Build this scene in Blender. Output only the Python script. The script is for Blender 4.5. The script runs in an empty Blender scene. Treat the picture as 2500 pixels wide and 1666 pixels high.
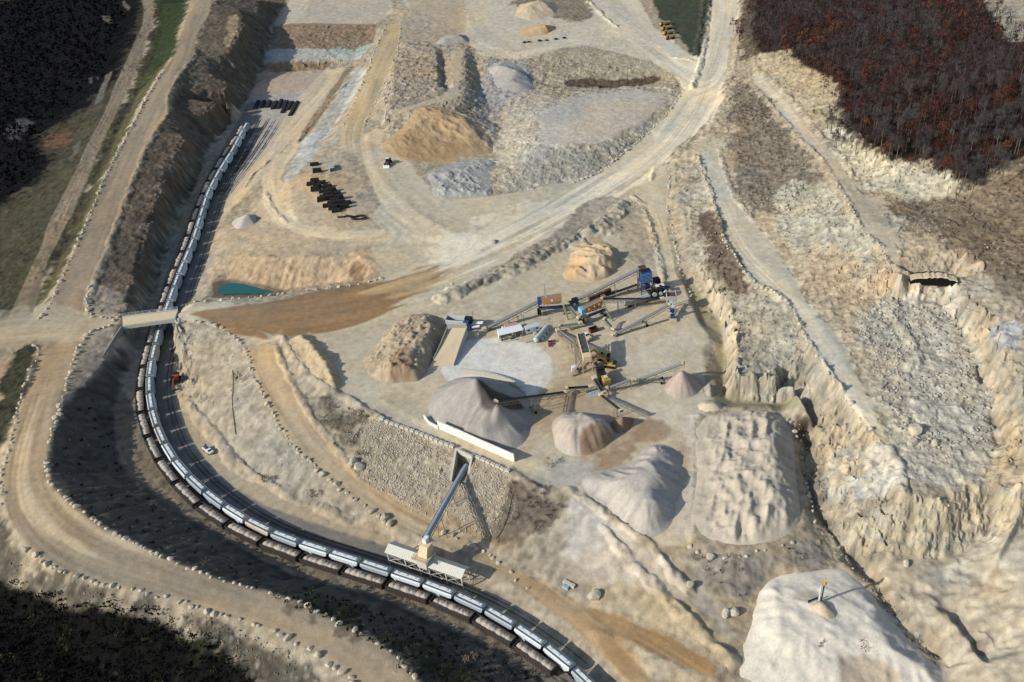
import bpy, bmesh, math, random
import numpy as np
from mathutils import Vector, Matrix, geometry
random.seed(7)
RNG = np.random.RandomState(11)
scene = bpy.context.scene
COL = scene.collection

# ------------------------------------------------------------------ camera, sky, sun, exposure
F_PX, PITCH, PPX, PPY, CAM_H = 2277.0, math.radians(35.51), 1600.7, 833.0, 258.0
cam_data = bpy.data.cameras.new('camera')
cam = bpy.data.objects.new('camera', cam_data)
COL.objects.link(cam)
cam_data.sensor_width = 36.0
cam_data.sensor_fit = 'HORIZONTAL'
cam_data.lens = 36.0 * F_PX / 2500.0
cam_data.shift_x = -(PPX - 1250.0) / 2500.0
cam_data.clip_start = 1.0
cam_data.clip_end = 6000.0
cam.location = (0, 0, CAM_H)
cam.rotation_euler = (math.radians(90) - PITCH, 0, 0)
scene.camera = cam

SUN_EL, SHADOW_AZ = math.radians(28.5), math.radians(28.0)     # shadows fall towards this bearing from +X
world = bpy.data.worlds.new('World')
scene.world = world
world.use_nodes = True
wn = world.node_tree.nodes
sky = wn.new('ShaderNodeTexSky')
sky.sky_type = 'NISHITA'
sky.sun_disc = False
sky.sun_elevation = SUN_EL
to_sun = Vector((-math.cos(SHADOW_AZ), -math.sin(SHADOW_AZ)))
sky.sun_rotation = math.atan2(to_sun.x, to_sun.y)
wn['Background'].inputs['Strength'].default_value = 0.14
world.node_tree.links.new(sky.outputs[0], wn['Background'].inputs['Color'])
sd = bpy.data.lights.new('sun', 'SUN')
sd.energy = 4.3
sd.angle = math.radians(0.5)
sd.color = (1.0, 0.955, 0.88)
sun = bpy.data.objects.new('sun', sd)
COL.objects.link(sun)
ldir = Vector((math.cos(SHADOW_AZ) * math.cos(SUN_EL), math.sin(SHADOW_AZ) * math.cos(SUN_EL), -math.sin(SUN_EL)))
sun.rotation_euler = ldir.to_track_quat('-Z', 'Y').to_euler()
sun.location = (-200, 0, 400)
scene.view_settings.view_transform = 'Standard'
scene.view_settings.look = 'None'
scene.view_settings.exposure = 0.22
scene.view_settings.gamma = 1.0

# ------------------------------------------------------------------ pixel -> world
CP, SP = math.cos(PITCH), math.sin(PITCH)
def ray(px, py):
    u, v = px - PPX, py - PPY
    return np.array([u, F_PX * CP - v * SP, -(F_PX * SP + v * CP)])
def at(px, py, z):
    """world point on the horizontal plane z that the pixel looks at"""
    d = ray(px, py)
    t = (z - CAM_H) / d[2]
    return (d[0] * t, d[1] * t, z)

# ------------------------------------------------------------------ raster of the ground
RES = 0.6
X0, X1, Y0, Y1 = -820.0, 600.0, 75.0, 1100.0
NX, NY = int((X1 - X0) / RES) + 1, int((Y1 - Y0) / RES) + 1
xs = (X0 + RES * np.arange(NX)).astype(np.float32)
ys = (Y0 + RES * np.arange(NY)).astype(np.float32)
GX, GY = np.meshgrid(xs, ys)

def hash2(ix, iy, seed):
    n = (ix.astype(np.uint32) * np.uint32(374761393) + iy.astype(np.uint32) * np.uint32(668265263) + np.uint32(seed * 974711 + 13))
    n = (n ^ (n >> np.uint32(13))) * np.uint32(1274126177)
    n = n ^ (n >> np.uint32(16))
    return (n & np.uint32(0xffff)).astype(np.float32) / 65535.0
def vnoise(x, y, wl, seed):
    """smooth value noise in -1..1 of wavelength wl"""
    fx, fy = x / wl + 1000.0, y / wl + 1000.0
    ix, iy = np.floor(fx).astype(np.int32), np.floor(fy).astype(np.int32)
    tx, ty = (fx - ix).astype(np.float32), (fy - iy).astype(np.float32)
    tx, ty = tx * tx * (3 - 2 * tx), ty * ty * (3 - 2 * ty)
    a, b = hash2(ix, iy, seed), hash2(ix + 1, iy, seed)
    c, d = hash2(ix, iy + 1, seed), hash2(ix + 1, iy + 1, seed)
    return ((a + (b - a) * tx) * (1 - ty) + (c + (d - c) * tx) * ty) * 2 - 1
def fbm(x, y, wl, seed, octs=4, gain=0.5):
    s, a, tot = 0, 1.0, 0
    for k in range(octs):
        s = s + a * vnoise(x + 17.3 * k, y - 9.1 * k, wl / 2 ** k, seed + k * 7)
        tot += a
        a *= gain
    return s / tot
def ridged(x, y, wl, seed, octs=5, gain=0.55):
    s, a, tot, w = 0, 1.0, 0, 1.0
    for k in range(octs):
        n = (1 - np.abs(vnoise(x + 31.7 * k, y + 11.9 * k, wl / 2 ** k, seed + 13 * k) + 0.25 * vnoise(x, y, wl / 2 ** k * 0.6, seed + 13 * k + 5)) * 1.6)
        s = s + a * w * n
        w = np.clip(n * 0.6 + 0.55, 0.2, 1)
        tot += a
        a *= gain
    return s / tot
def rocks(x, y, cell, seed, density=0.6):
    """rounded angular stones: 0..1 bump height, and a random tint per stone"""
    fx, fy = x / cell + 1000.0, y / cell + 1000.0
    ix, iy = np.floor(fx).astype(np.int32), np.floor(fy).astype(np.int32)
    best = np.zeros_like(x, dtype=np.float32)
    tint = np.zeros_like(best)
    for ox in (-1, 0, 1):
        for oy in (-1, 0, 1):
            jx, jy = ix + ox, iy + oy
            r1, r2, r3 = hash2(jx, jy, seed), hash2(jx, jy, seed + 5), hash2(jx, jy, seed + 9)
            cx, cy = jx + 0.2 + 0.6 * r1, jy + 0.2 + 0.6 * r2
            rad = np.where(r3 < density, 0.22 + 0.33 * hash2(jx, jy, seed + 3), 1e-3)
            an = r1 * 6.28
            dx, dy = fx - cx, fy - cy
            ex, ey = dx * np.cos(an) + dy * np.sin(an), -dx * np.sin(an) + dy * np.cos(an)
            d = np.maximum(np.abs(ex) * 0.85 + np.abs(ey) * 0.35, np.abs(ey) * 1.2) / rad
            h = np.clip(1.7 - d * 1.7, 0, 0.8) * rad * 2
            m = h > best
            best = np.where(m, h, best)
            tint = np.where(m, r2, tint)
    return best, tint
def blocks(x, y, cell, seed):
    """broken rock: every voronoi cell is a tilted facet at its own height"""
    fx, fy = x / cell + 1000.0, y / cell + 1000.0
    ix, iy = np.floor(fx).astype(np.int32), np.floor(fy).astype(np.int32)
    bd = np.full(x.shape, 9.0, np.float32)
    val, tint = np.zeros_like(bd), np.zeros_like(bd)
    for ox in (-1, 0, 1):
        for oy in (-1, 0, 1):
            jx, jy = ix + ox, iy + oy
            a, b = hash2(jx, jy, seed), hash2(jx, jy, seed + 5)
            dx, dy = fx - jx - a, fy - jy - b
            d = dx * dx + dy * dy
            m = d < bd
            bd = np.where(m, d, bd)
            c = hash2(jx, jy, seed + 9)
            val = np.where(m, (c - 0.5) + dx * (hash2(jx, jy, seed + 3) - 0.5) * 1.2 + dy * (hash2(jx, jy, seed + 4) - 0.5) * 1.2, val)
            tint = np.where(m, c, tint)
    return val.astype(np.float32), tint.astype(np.float32)
def blur(a, r):
    r = int(max(1, r))
    for ax in (0, 1):
        for _ in range(2):
            p = np.pad(a, [(r + 1, r) if i == ax else (0, 0) for i in (0, 1)], mode='edge')
            c = np.cumsum(p, axis=ax, dtype=np.float64)
            n = a.shape[ax]
            if ax == 0: a = ((c[2 * r + 1:2 * r + 1 + n] - c[:n]) / (2 * r + 1)).astype(np.float32)
            else: a = ((c[:, 2 * r + 1:2 * r + 1 + n] - c[:, :n]) / (2 * r + 1)).astype(np.float32)
    return a
def lic(noise, vx, vy, steps, res):
    """average the noise along a flow field: streaks that run with the flow"""
    ny, nx = noise.shape
    jj, ii = np.meshgrid(np.arange(nx, dtype=np.float32), np.arange(ny, dtype=np.float32))
    acc = noise.copy()
    cnt = 1
    for sgn in (1, -1):
        px, py = jj.copy(), ii.copy()
        for k in range(steps):
            qx, qy = np.clip(px + 0.5, 0, nx - 1).astype(np.int32), np.clip(py + 0.5, 0, ny - 1).astype(np.int32)
            px = px + sgn * vx[qy, qx]
            py = py + sgn * vy[qy, qx]
            qx, qy = np.clip(px + 0.5, 0, nx - 1).astype(np.int32), np.clip(py + 0.5, 0, ny - 1).astype(np.int32)
            acc += noise[qy, qx]
            cnt += 1
    return acc / math.sqrt(cnt)
def tin_raster(pts, x0, y0, res, nx, ny):
    """linear interpolation over the Delaunay triangles of scattered points"""
    key, P = set(), []
    for p in pts:
        k = (round(p[0] / 0.7), round(p[1] / 0.7))
        if k in key: continue
        key.add(k)
        P.append(p)
    vs = [Vector((p[0], p[1])) for p in P]
    ov, oe, of, oi, _, _ = geometry.delaunay_2d_cdt(vs, [], [], 0, 1e-4, True)
    Z = np.full((ny, nx), np.nan, np.float32)
    for f in of:
        q = [P[oi[i][0]] for i in f[:3]]
        (ax, ay, az), (bx, by, bz), (cx, cy, cz) = q
        den = (by - cy) * (ax - cx) + (cx - bx) * (ay - cy)
        if abs(den) < 1e-9: continue
        i0, i1 = max(0, math.floor((min(ax, bx, cx) - x0) / res)), min(nx - 1, math.ceil((max(ax, bx, cx) - x0) / res))
        j0, j1 = max(0, math.floor((min(ay, by, cy) - y0) / res)), min(ny - 1, math.ceil((max(ay, by, cy) - y0) / res))
        if i1 < i0 or j1 < j0: continue
        gx = x0 + res * np.arange(i0, i1 + 1)[None, :]
        gy = y0 + res * np.arange(j0, j1 + 1)[:, None]
        l1 = ((by - cy) * (gx - cx) + (cx - bx) * (gy - cy)) / den
        l2 = ((cy - ay) * (gx - cx) + (ax - cx) * (gy - cy)) / den
        l3 = 1 - l1 - l2
        m = (l1 >= -1e-4) & (l2 >= -1e-4) & (l3 >= -1e-4)
        sub = Z[j0:j1 + 1, i0:i1 + 1]
        sub[m] = (l1 * az + l2 * bz + l3 * cz)[m]
    return Z
def dense(line, step):
    out = []
    for a, b in zip(line[:-1], line[1:]):
        n = max(1, int(math.dist(a[:2], b[:2]) / step))
        for k in range(n):
            t = k / n
            out.append(tuple(a[i] + (b[i] - a[i]) * t for i in range(3)))
    out.append(tuple(line[-1]))
    return out

# ------------------------------------------------------------------ break lines of the terrain (traced points with their heights)
def L(z, *pp):
    """a break line: points (x, y) or (x, y, z); z is the default height"""
    return [(p[0], p[1], p[2] if len(p) > 2 else z) for p in pp]
def zr(z0, z1, *pp):
    n = len(pp) - 1
    return [(p[0], p[1], z0 + (z1 - z0) * i / n) for i, p in enumerate(pp)]
BR = []
# west: narrow road, wide haul road, cutting
W1L = zr(23, 8, (346,0),(352,21),(348,61),(314,136),(279,214),(250,286),(214,354),(179,429),(121,540),(100,604),(43,729),(21,772))
W1R = zr(23, 8.5, (373,0),(377,29),(371,61),(343,143),(311,218),(279,286),(246,357),(204,464),(168,540),(118,633),(79,769))
W2L = zr(29, 10, (480,0),(446,68),(427,132),(396,175),(371,214),(343,264),(314,321),(282,379),(257,429),(229,500),(211,540),(182,608),(157,661),(125,733),(93,786))
W2R = zr(30, 10, (520,0),(507,36),(479,86),(475,132),(436,186),(411,236),(411,279),(379,321),(350,371),(332,421),(314,464),(296,518),(282,547),(257,619),(232,683),(218,726),(216,769))
BR += [W1L, W1R, W2L, W2R]
BR += [zr(22, 9, (395,10),(395,80),(375,140),(350,200),(320,265),(285,330),(240,420),(195,520),(160,600),(110,730))]      # ditch
BR += [L(16, (300,0,20),(285,120,17),(255,190,15),(200,300,12),(110,430,9),(0,600,7)), L(0, (-60,0,6),(-60,250,3),(-60,500,4)), L(0, (150,0,10),(120,150,8),(60,300,5)),
       L(0, (-150,700,6),(-150,1000,6),(-120,1300,6))]
BR += [L(10, (-60,790),(0,800),(90,790),(180,795),(300,775)), L(10, (-60,880,9),(0,850),(75,835),(200,826),(290,795))]
# shoulder of the cutting and its rock outcrops
BR += [L(27, (545,10),(585,25),(600,60),(580,100),(560,130,23)), L(20, (640,0,22),(632,40,19),(610,90,17),(590,140,15),(572,180,13)),
       L(14, (440,225,20),(432,262,19),(475,283,15.5),(520,268,15),(550,238,14.5),(560,205,15)), L(20, (500,130,24),(510,180,21),(470,195,21)),
       L(14, (440,310,17.5),(452,345,16.5),(425,400,15.5),(402,455,14.5),(383,510,13.5),(366,570,12.5),(346,630,11.5),(330,690,10.5),(322,745,9.5))]
TOE_W = L(0.3, (720,-30,10),(707,0,9),(664,64,7.5),(661,118,5),(646,143,5),(646,175,1.5),(621,207),(600,243),(571,271),(536,321),(500,386),(471,446),(439,500),(421,560),(404,586),(386,647),(368,711),(357,751),(339,808),(321,879),(296,936),(284,1004),(284,1060),(295,1117),(318,1155),(359,1188),(404,1218),(449,1256),(505,1289),(561,1319),(613,1349),(656,1368),(712,1398),(787,1424),(880,1446),(955,1469),(1030,1499),(1105,1529),(1183,1566),(1236,1596),(1330,1666),(1420,1740))
BR += [TOE_W]
# west abutment bank
BR += [L(10, (216,772),(300,772)), L(9.5, (225,800),(288,797)), L(9, (283,820),(255,880),(205,940,10))]
# haul road south-west
W3L = L(11, (100,836,10),(86,879),(68,926),(50,979,12),(36,1040,12.5),(22,1100,13),(6,1155,13.5),(11,1222,14),(30,1274,14.5),(52,1312,15),(79,1349,15),(116,1375,15),(157,1398,15),(206,1413,15),(280,1428,15),(355,1446,15),(422,1461,15),(486,1480,14.5),(542,1502,14.5),(598,1517,14),(649,1532,14),(712,1562,13.5),(768,1592,13.5),(824,1630,13),(862,1666,13),(930,1730,12.5))
W3R = L(11, (200,826,10),(186,861,10.5),(175,904,11),(157,951,12),(146,997,13),(132,1047,13.5),(118,1097,14),(108,1147,14.5),(127,1185,15),(164,1222,15.5),(209,1259,16),(254,1289,16),(310,1316,16),(355,1338,16),(404,1364,16),(467,1387,15.5),(542,1416,15.5),(600,1431,15),(660,1446,15),(723,1465,14.5),(779,1495,14),(832,1525,14),(884,1547,14),(936,1577,13.5),(989,1622,13.5),(1022,1666,13),(1085,1730,12.5))
BR += [W3L, W3R]
BR += [L(10, (95,870,9.5),(75,930,10),(50,990,10.5),(20,1060,11),(-10,1130,11)), L(10, (30,880,9),(10,980,9.5),(-20,1080,9))]
BR += [L(8, (-20,1250,12),(0,1330,11.5),(60,1400,11.5),(140,1450,11),(250,1490,11),(370,1530,10.5),(480,1580,10),(600,1640,9.5),(690,1700,9)),
       L(0, (-60,1420,6),(100,1560,3),(260,1650,2),(420,1730,1))]
# railway bench
BR += [L(0.0, (640,215,.8),(600,262,.4),(560,330),(520,400),(480,490),(445,570),(410,660),(390,730),(365,800),(345,870),(328,940),(330,1000),(342,1050),(365,1100),(400,1150),(450,1195),(520,1245),(600,1285),(680,1315),(770,1345),(860,1373),(950,1405),(1040,1440),(1130,1480),(1220,1530),(1300,1580),(1400,1660),(1480,1740))]
BR += [L(0.3, (735,235,1),(690,300),(640,370),(590,440),(545,500),(520,560),(505,620),(490,680),(470,720),(440,752)), L(0.3,(418,800),(428,860),(440,930),(455,990),(500,1070),(560,1130),(640,1185),(720,1225),(800,1255),(880,1285),(950,1315),(1020,1345),(1180,1430),(1260,1480),(1340,1540),(1430,1620),(1500,1690))]
# east abutment and slope above the railway
BR += [L(10, (430,768,10.2),(520,757,11),(650,740,12)), L(10, (437,790),(480,790,11),(540,800,12),(600,847,12))]
R8L = L(12, (600,847,12),(621,919,11),(650,979,9.5),(679,1033,8.3),(707,1076,7.2),(723,1095,6.8),(764,1132,6),(809,1177,5),(858,1211,4.2),(910,1244,3.2),(955,1282,2.2),(1010,1300,2.0),(1100,1335,2.2),(1222,1401,2.4),(1275,1439,2.5),(1349,1487,2.6),(1462,1584,2.8),(1536,1666,3),(1600,1740,3))
R8R = L(12, (671,836,12),(686,883,11.5),(725,958,10),(754,1015,8.8),(800,1069,7.4),(832,1114,6.6),(869,1159,5.6),(936,1200,4.2),(989,1230,3.4),(1049,1267,2.6),(1097,1293,2.5),(1161,1319,2.5),(1245,1379,2.6),(1312,1409,2.7),(1368,1446,2.8),(1402,1469,2.9),(1439,1484,3),(1536,1517,3.8),(1648,1562,5),(1760,1633,6))
BR += [R8L, R8R]
BR += [L(3, (1402,1500,2.9),(1488,1543,3),(1574,1633,3),(1604,1666,3),(1660,1740,3)), L(4, (1450,1540,3.4),(1520,1560,4.0),(1600,1600,5),(1690,1650,6),(1740,1700,6))]
BR += [L(0.4, (425,847),(450,915),(432,947),(468,1004),(529,1076),(572,1129),(613,1159),(652,1177),(712,1211),(779,1241),(843,1267),(880,1282),(950,1300))]
BR += [L(8.6, (425,800,9.5),(445,850,8),(490,920,5.5),(530,1000,4),(590,1080,3.5),(650,1130,3.3),(720,1170,3))]
# slope crest below the yard
CREST = L(12, (690,825,13),(707,847,13),(750,908,13),(811,954,12.5),(850,972),(896,1001),(932,1024),(1029,1061),(1118,1100),(1200,1136),(1241,1151),(1301,1185),(1349,1203),(1390,1200),(1439,1226),(1521,1282),(1585,1323,11.5),(1611,1342,11),(1660,1390,9.5),(1678,1431,8.5))
BR += [CREST, [(p[0] + 14, p[1] - 22, 12) for p in CREST[4:14]]]
BR += [zr(11.5, 5, (1450,1255),(1510,1310),(1590,1400),(1680,1500),(1760,1590),(1800,1640))]
BR += [L(7, (1700,1440,8),(1760,1490,7),(1810,1530,6.5),(1800,1600,6)), L(10, (1690,1340,11),(1740,1390,9),(1790,1440,8))]
# plateau
BR += [L(12, (640,745),(760,735),(900,700),(1000,690)), L(12, (620,800),(700,800),(850,790),(1000,740),(1150,700),(1300,660),(1450,620),(1560,600)),
       L(12, (860,950),(1000,950),(1150,920),(1300,850),(1450,800),(1600,760),(1690,800)), L(12, (1330,1120),(1400,1150),(1500,1100),(1560,1000),(1660,1000),(1700,950)),
       L(12, (1000,880),(1100,820),(1250,740),(1400,720),(1600,660),(1640,680)), L(12, (1000,550),(1100,600),(1250,560),(1350,600),(1500,560),(1580,520)),
       L(12, (830,360),(880,450),(950,520),(1100,520),(1250,490),(1400,465),(1500,430),(1600,350)), L(12, (870,600),(1000,640),(1200,640)),
       L(12, (900,360),(960,400),(1020,440)), L(12, (1650,1180),(1680,1270),(1640,1310)), L(12, (1700,1335),(1800,1345),(1900,1335),(1960,1290),(1965,1200),(1950,1100),(1935,1020),(1870,985),(1760,1005)), L(12,(1760,1200),(1850,1150))]
# north-east road
NR_L = L(14, (1457,425,12.5),(1521,375,13),(1589,318,13.7),(1639,264,14.5),(1668,221,15),(1657,193,15.5),(1593,157,16),(1504,132,16),(1432,114,15.5),(1371,118,15))
NR_R = L(14, (1620,385,13),(1690,330,14.3),(1740,260,15.5),(1770,180,17),(1785,90,18.5),(1810,0,20),(1815,-40,20))
BR += [NR_L, NR_R, L(17, (1700,120,17),(1720,60,18.3),(1748,0,19.5),(1750,-40,20)), L(17, (1480,20,16.5),(1560,80,16.5),(1640,130,16.5),(1690,150,16.5)), L(16.5, (1590,0,17),(1640,70,16),(1690,0,18),(1640,-40,17))]
BR += [L(15, (960,-40),(1100,-40,15),(1300,-40,16),(1480,-40,16.5)), L(14.5, (960,20),(1100,40),(1250,105),(1400,100),(1480,80,15.5)), L(14.5,(1150,120),(1200,140),(1270,140))]
# grey mesa
BR += [L(18.5, (1318,261),(1304,307),(1311,354),(1389,354),(1475,357,17.5),(1505,328,16.5),(1570,296,15.6),(1612,258,15.6),(1625,225,15.6),(1557,218,16.5),(1429,229,18),(1364,250,18.5),(1318,261)), L(18, (1400,300),(1500,280,17)),
       L(12.5, (1261,229,14),(1221,321,13),(1214,393),(1254,418,14),(1271,464),(1396,439),(1457,425)), L(14.5,(1260,416),(1340,420),(1430,405))]
BR += [L(11, (1350,214,12),(1450,211),(1511,211),(1557,208),(1625,193,13)), L(14.5, (1282,154),(1340,140)), L(11, (1310,195),(1345,205,10.5)), L(14,(1240,230),(1300,228))]
# mesa behind the brown bank
BR += [L(20, (943,279,19),(1011,264),(1043,261),(1100,268),(1135,280,19.5)), L(20, (962,150,17),(960,210,18.5),(950,250,19)), L(19, (985,110,15.5),(1060,112,16.5),(1068,150,18),(1070,225,20),(1040,245,20)),
       L(13, (1080,125,14),(1082,215,14),(1092,222,15)), L(19, (1098,130,16),(1102,200,18.5),(1110,225,19.5)), L(18.5, (1135,120,16),(1138,180,18),(1132,240,19.5)), L(12, (1160,135,13),(1165,200,11.5),(1190,250,11.5),(1205,300,12),(1190,290,11)), L(14,(1190,150),(1200,215,14),(1235,235,14)),
       L(12, (929,352),(979,391),(1029,413),(1114,396),(1205,372)), L(16, (930,300,13),(945,320,14.5))]
# road down to the north pit
R2L = L(13, (943,61,12.5),(921,107,13),(896,179,12.7),(861,250,12.3),(836,314,12),(825,357,12))
R2R = L(13, (977,54,12.7),(975,107,13),(961,150,13),(939,200,12.7),(914,257,12.5),(889,307,12),(886,343,12))
BR += [R2L, R2R, L(12, (850,20),(940,35),(960,20)), L(11.5,(760,0),(745,30),(830,40))]
BR += [L(11.5, (664,66,9),(743,66),(814,62),(921,61,12)), L(6, (661,120,5.5),(750,118),(814,114),(905,108)), L(6, (650,150,5.5),(736,146),(829,145),(864,141,6.5)), L(1.5, (650,176),(707,171),(793,168),(830,160,4))]
BR += [L(6.5, (864,164,6.5),(845,205,6),(815,250,5.5),(785,293,5.5),(760,330,5.5),(735,370,5.5),(710,405,6),(690,450,6)), L(6, (880,185,7),(850,245,6.5),(820,300,6),(790,340,6),(765,370,6.5)), L(3, (835,205,4.5),(805,245,3.7),(775,288,3),(750,316,3),(722,350,3),(696,390,3.5),(675,440,5)),
       L(2, (800,190,2.5),(760,250,1.5),(715,315,1.3),(680,370,2),(650,420,3),(625,460,4)), L(8, (800,360,11),(775,390,10),(760,430,11),(775,480,12),(810,520,12))]
BR += [L(5, (690,450,5.5),(690,500,6.5),(720,535,8.5),(800,560,11),(900,575,12),(990,580,12)), L(5, (645,460,4.5),(650,510,5.5),(690,550,7.5),(770,580,10.5),(870,590,12)), L(9, (705,440,8),(712,490,9.5),(745,520,10.5)), 
       L(3.5, (560,570,3.5),(600,595,6),(680,607,9),(780,607,11),(880,597,12)), L(4, (540,590,3),(580,618,5.5),(650,628,8.8),(750,628,10.8),(870,612,12)), L(2, (520,560,1),(600,500,1.5),(640,540,4))]
# pond pit
BR += [L(1.5, (560,690),(600,702),(650,716),(545,716)), L(2, (505,720,3),(530,660,3),(560,640,4.5),(530,625,3)), L(9, (470,745,9),(560,732,10),(680,722,11),(800,708,12),(900,690,12)), L(4,(700,708,1.8),(800,694,3.5),(860,688,7)), L(1.2,(570,712),(630,714)), L(12,(900,640,12),(915,680,12))]
# east: small road, trench, cliffs
BR += [L(12.5, (1628,394,13),(1640,440),(1630,500),(1645,560),(1655,620),(1660,660)), L(12.3, (1590,480),(1605,540),(1630,680))]
BR += [L(12, (1654,651),(1682,726),(1707,790),(1735,830),(1715,851),(1721,897),(1736,911),(1750,945),(1740,985),(1789,997)), L(9.6, (1668,668,10.5),(1700,740),(1722,792),(1760,818),(1768,845),(1750,880),(1742,860)), L(9.6, (1757,880),(1764,925),(1764,965),(1790,985),(1860,990),(1935,985))]
BR += [L(9.6, (1690,690,11),(1745,765),(1768,815),(1771,861),(1768,915),(1775,965),(1788,974),(1860,972),(1940,966),(1950,986),(1985,1051))]
BR += [L(17, (1655,470,15),(1675,560,15.5),(1700,611,16),(1740,690,16.5),(1768,740,17),(1798,800,18),(1800,860,18.5),(1792,928,18.5),(1860,922,18.5),(1934,934,18.5),(1965,985,17.5),(1998,1040,16.5))]
BR += [L(14, (1660,420,14),(1690,500,15.5),(1720,560,17),(1750,620,18.5)), L(19.3,(1860,830),(1900,880))]
R6L = L(20, (1704,382,16),(1732,454,18),(1757,536,19),(1764,572,19.5),(1789,619,20.5),(1818,665,21.5),(1846,694,22),(1876,704,22.5),(1915,733,23.5),(1944,769,24),(1976,844,25),(2019,904,26),(2054,958,26.5),(2090,1004,27),(2119,1047,27.5),(2151,1076,28),(2169,1102,28),(2195,1136,28),(2203,1207,28))
R6R = L(20, (1757,361,16.5),(1771,421,18),(1789,475,19),(1836,536,20),(1886,594,21.5),(1944,683,23),(1983,754,24.5),(2040,811,25.5),(2085,900,26.5),(2130,980,27.5))
BR += [R6L, R6R, L(23, (1965,850,22),(2000,920,22),(2040,975,22),(2075,1025,21),(2100,1070,20)), L(12, (1985,1051,9),(1970,1110,8),(1985,1160,8)), L(17,(2040,1100,15),(2020,1050,15.5))]
R7L = L(30, (1840,207,22),(1894,264,26),(1951,332,30),(2008,386,32.5),(2040,446,35),(2076,496,36.5),(2090,540,37),(2136,586,38),(2172,640,39),(2201,683,39.5))
R7R = L(30, (1840,168,23),(1883,200,26),(1929,243,29),(1990,321,32),(2040,371,34),(2072,421,35.5),(2104,471,37),(2160,480,38),(2260,490,40))
BR += [R7L, R7R, L(20, (1800,180,20),(1790,240,19),(1785,300,18),(1775,360,17.5)), L(22, (1840,330,22),(1870,420,22.5),(1910,500,24),(1950,570,25.5),(2010,640,28),(2060,690,29),(2120,720,30))]
# hollow
BR += [L(30, (2060,800,26.5),(2100,850,27.5),(2150,920,28),(2200,1000,28.5),(2240,1080,29)), L(31, (2160,730,31),(2230,720,33),(2300,740,33),(2350,800,32),(2390,880,31),(2420,980,31),(2440,1080,30.5)), L(29, (2250,850,29.5),(2300,950,29),(2330,1050,29)),
       L(40, (2205,655,41),(2235,668,41),(2330,668,42),(2352,705,42),(2385,755,42),(2420,785,42),(2440,850,42),(2475,900,42),(2500,1010,41),(2560,1100,40)), L(33.5, (2225,695,35),(2335,698,34)),
       L(44, (2200,560,41),(2300,580,44),(2400,640,45),(2500,760,46),(2600,900,46))]
# forest hill
FOREST_EDGE = L(48, (1815,-40,24),(1820,60,24),(1840,129,25),(1922,121,33),(1958,161,34),(2051,204,40),(2051,264,39),(2054,293,38),(2097,343,42),(2133,357,44),(2183,389,46),(2269,396,49),(2315,404,51),(2340,446,50),(2376,461,50),(2419,421,54),(2500,371,59))
BR += [FOREST_EDGE, L(40,(2060,330,35.5),(2110,395,38),(2170,440,40),(2260,460,42),(2330,480,45)), L(60,(2600,320,66),(2600,500,58)), L(60, (1980,60,38),(2100,120,47),(2200,200,52),(2300,280,57),(2420,330,63)), L(60, (1900,-40,35),(2050,-40,46),(2200,20,55),(2350,100,64),(2500,200,72),(2650,150,80)), L(66, (2300,-60,64),(2450,-60,74),(2650,-60,86)), L(48,(2420,520,47),(2500,600,48))]
# cliff below the hollow and the lower right
BR += [L(28, (2203,1207,28),(2240,1215,28),(2300,1225,28),(2340,1190,29),(2400,1180,30),(2440,1200,30),(2500,1230,30)), L(24,(2060,1230,16),(2100,1180,20),(2130,1130,24))]
BR += [L(12, (2080,1330,11),(2120,1345,12),(2200,1358,12),(2300,1362,12),(2350,1345,13),(2400,1310,16),(2450,1280,20),(2520,1260,24))]
BR += [L(10, (2150,1420,9.5),(2220,1500,9.5),(2290,1560,9.5),(2330,1620,9)), L(12, (2250,1430,12),(2330,1520,14),(2400,1600,15),(2440,1700,15)), L(18, (2380,1380,16),(2450,1480,18),(2540,1600,20)), L(9,(2300,1470,11),(2360,1540,11),(2400,1610,11))]
GULLY = L(8, (1952,1102),(1963,1155),(1989,1229),(2034,1297),(2087,1364,7.5),(2135,1416,7),(2176,1484,6.5),(2236,1547,6),(2288,1592,6),(2315,1626,5.5),(2303,1690,5))
BR += [GULLY, L(11.5, (1975,1120,10),(2000,1210,11),(2050,1290,11.5)), L(10, (1975,1285,10.5),(2020,1330,9.5),(2070,1385,8.5),(2110,1440,8)), L(8, (1880,1360,10.5),(1860,1410,7.5),(1830,1480,6.5),(1805,1570,6),(1790,1690,5.5)), L(7,(2000,1450,7),(2000,1600,6),(2150,1600,6),(2200,1740,5))]
# frame of far points so that the sheet reaches beyond everything seen
FAR = [(-1400,100,0),(-1400,700,4),(-1100,1400,10),(-500,1500,20),(0,1500,22),(500,1500,60),(900,1300,90),(900,700,70),(800,300,50),(600,-100,25),(0,-100,2),(-400,-100,0),(-400,200,4),(300,120,18)]
PTS = []
for l in BR:
    w = [at(*p) for p in l]
    PTS += dense(w, 2.5)
PTS += FAR
Z = tin_raster(PTS, X0, Y0, RES, NX, NY)
Z = np.nan_to_num(Z, nan=5.0)
Z = blur(Z, 1)
def zat(x, y):
    fx = np.clip((np.asarray(x, float) - X0) / RES, 0, NX - 1.001)
    fy = np.clip((np.asarray(y, float) - Y0) / RES, 0, NY - 1.001)
    i, j = fx.astype(int), fy.astype(int)
    a, b = fx - i, fy - j
    return (Z[j, i] * (1 - a) + Z[j, i + 1] * a) * (1 - b) + (Z[j + 1, i] * (1 - a) + Z[j + 1, i + 1] * a) * b
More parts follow.
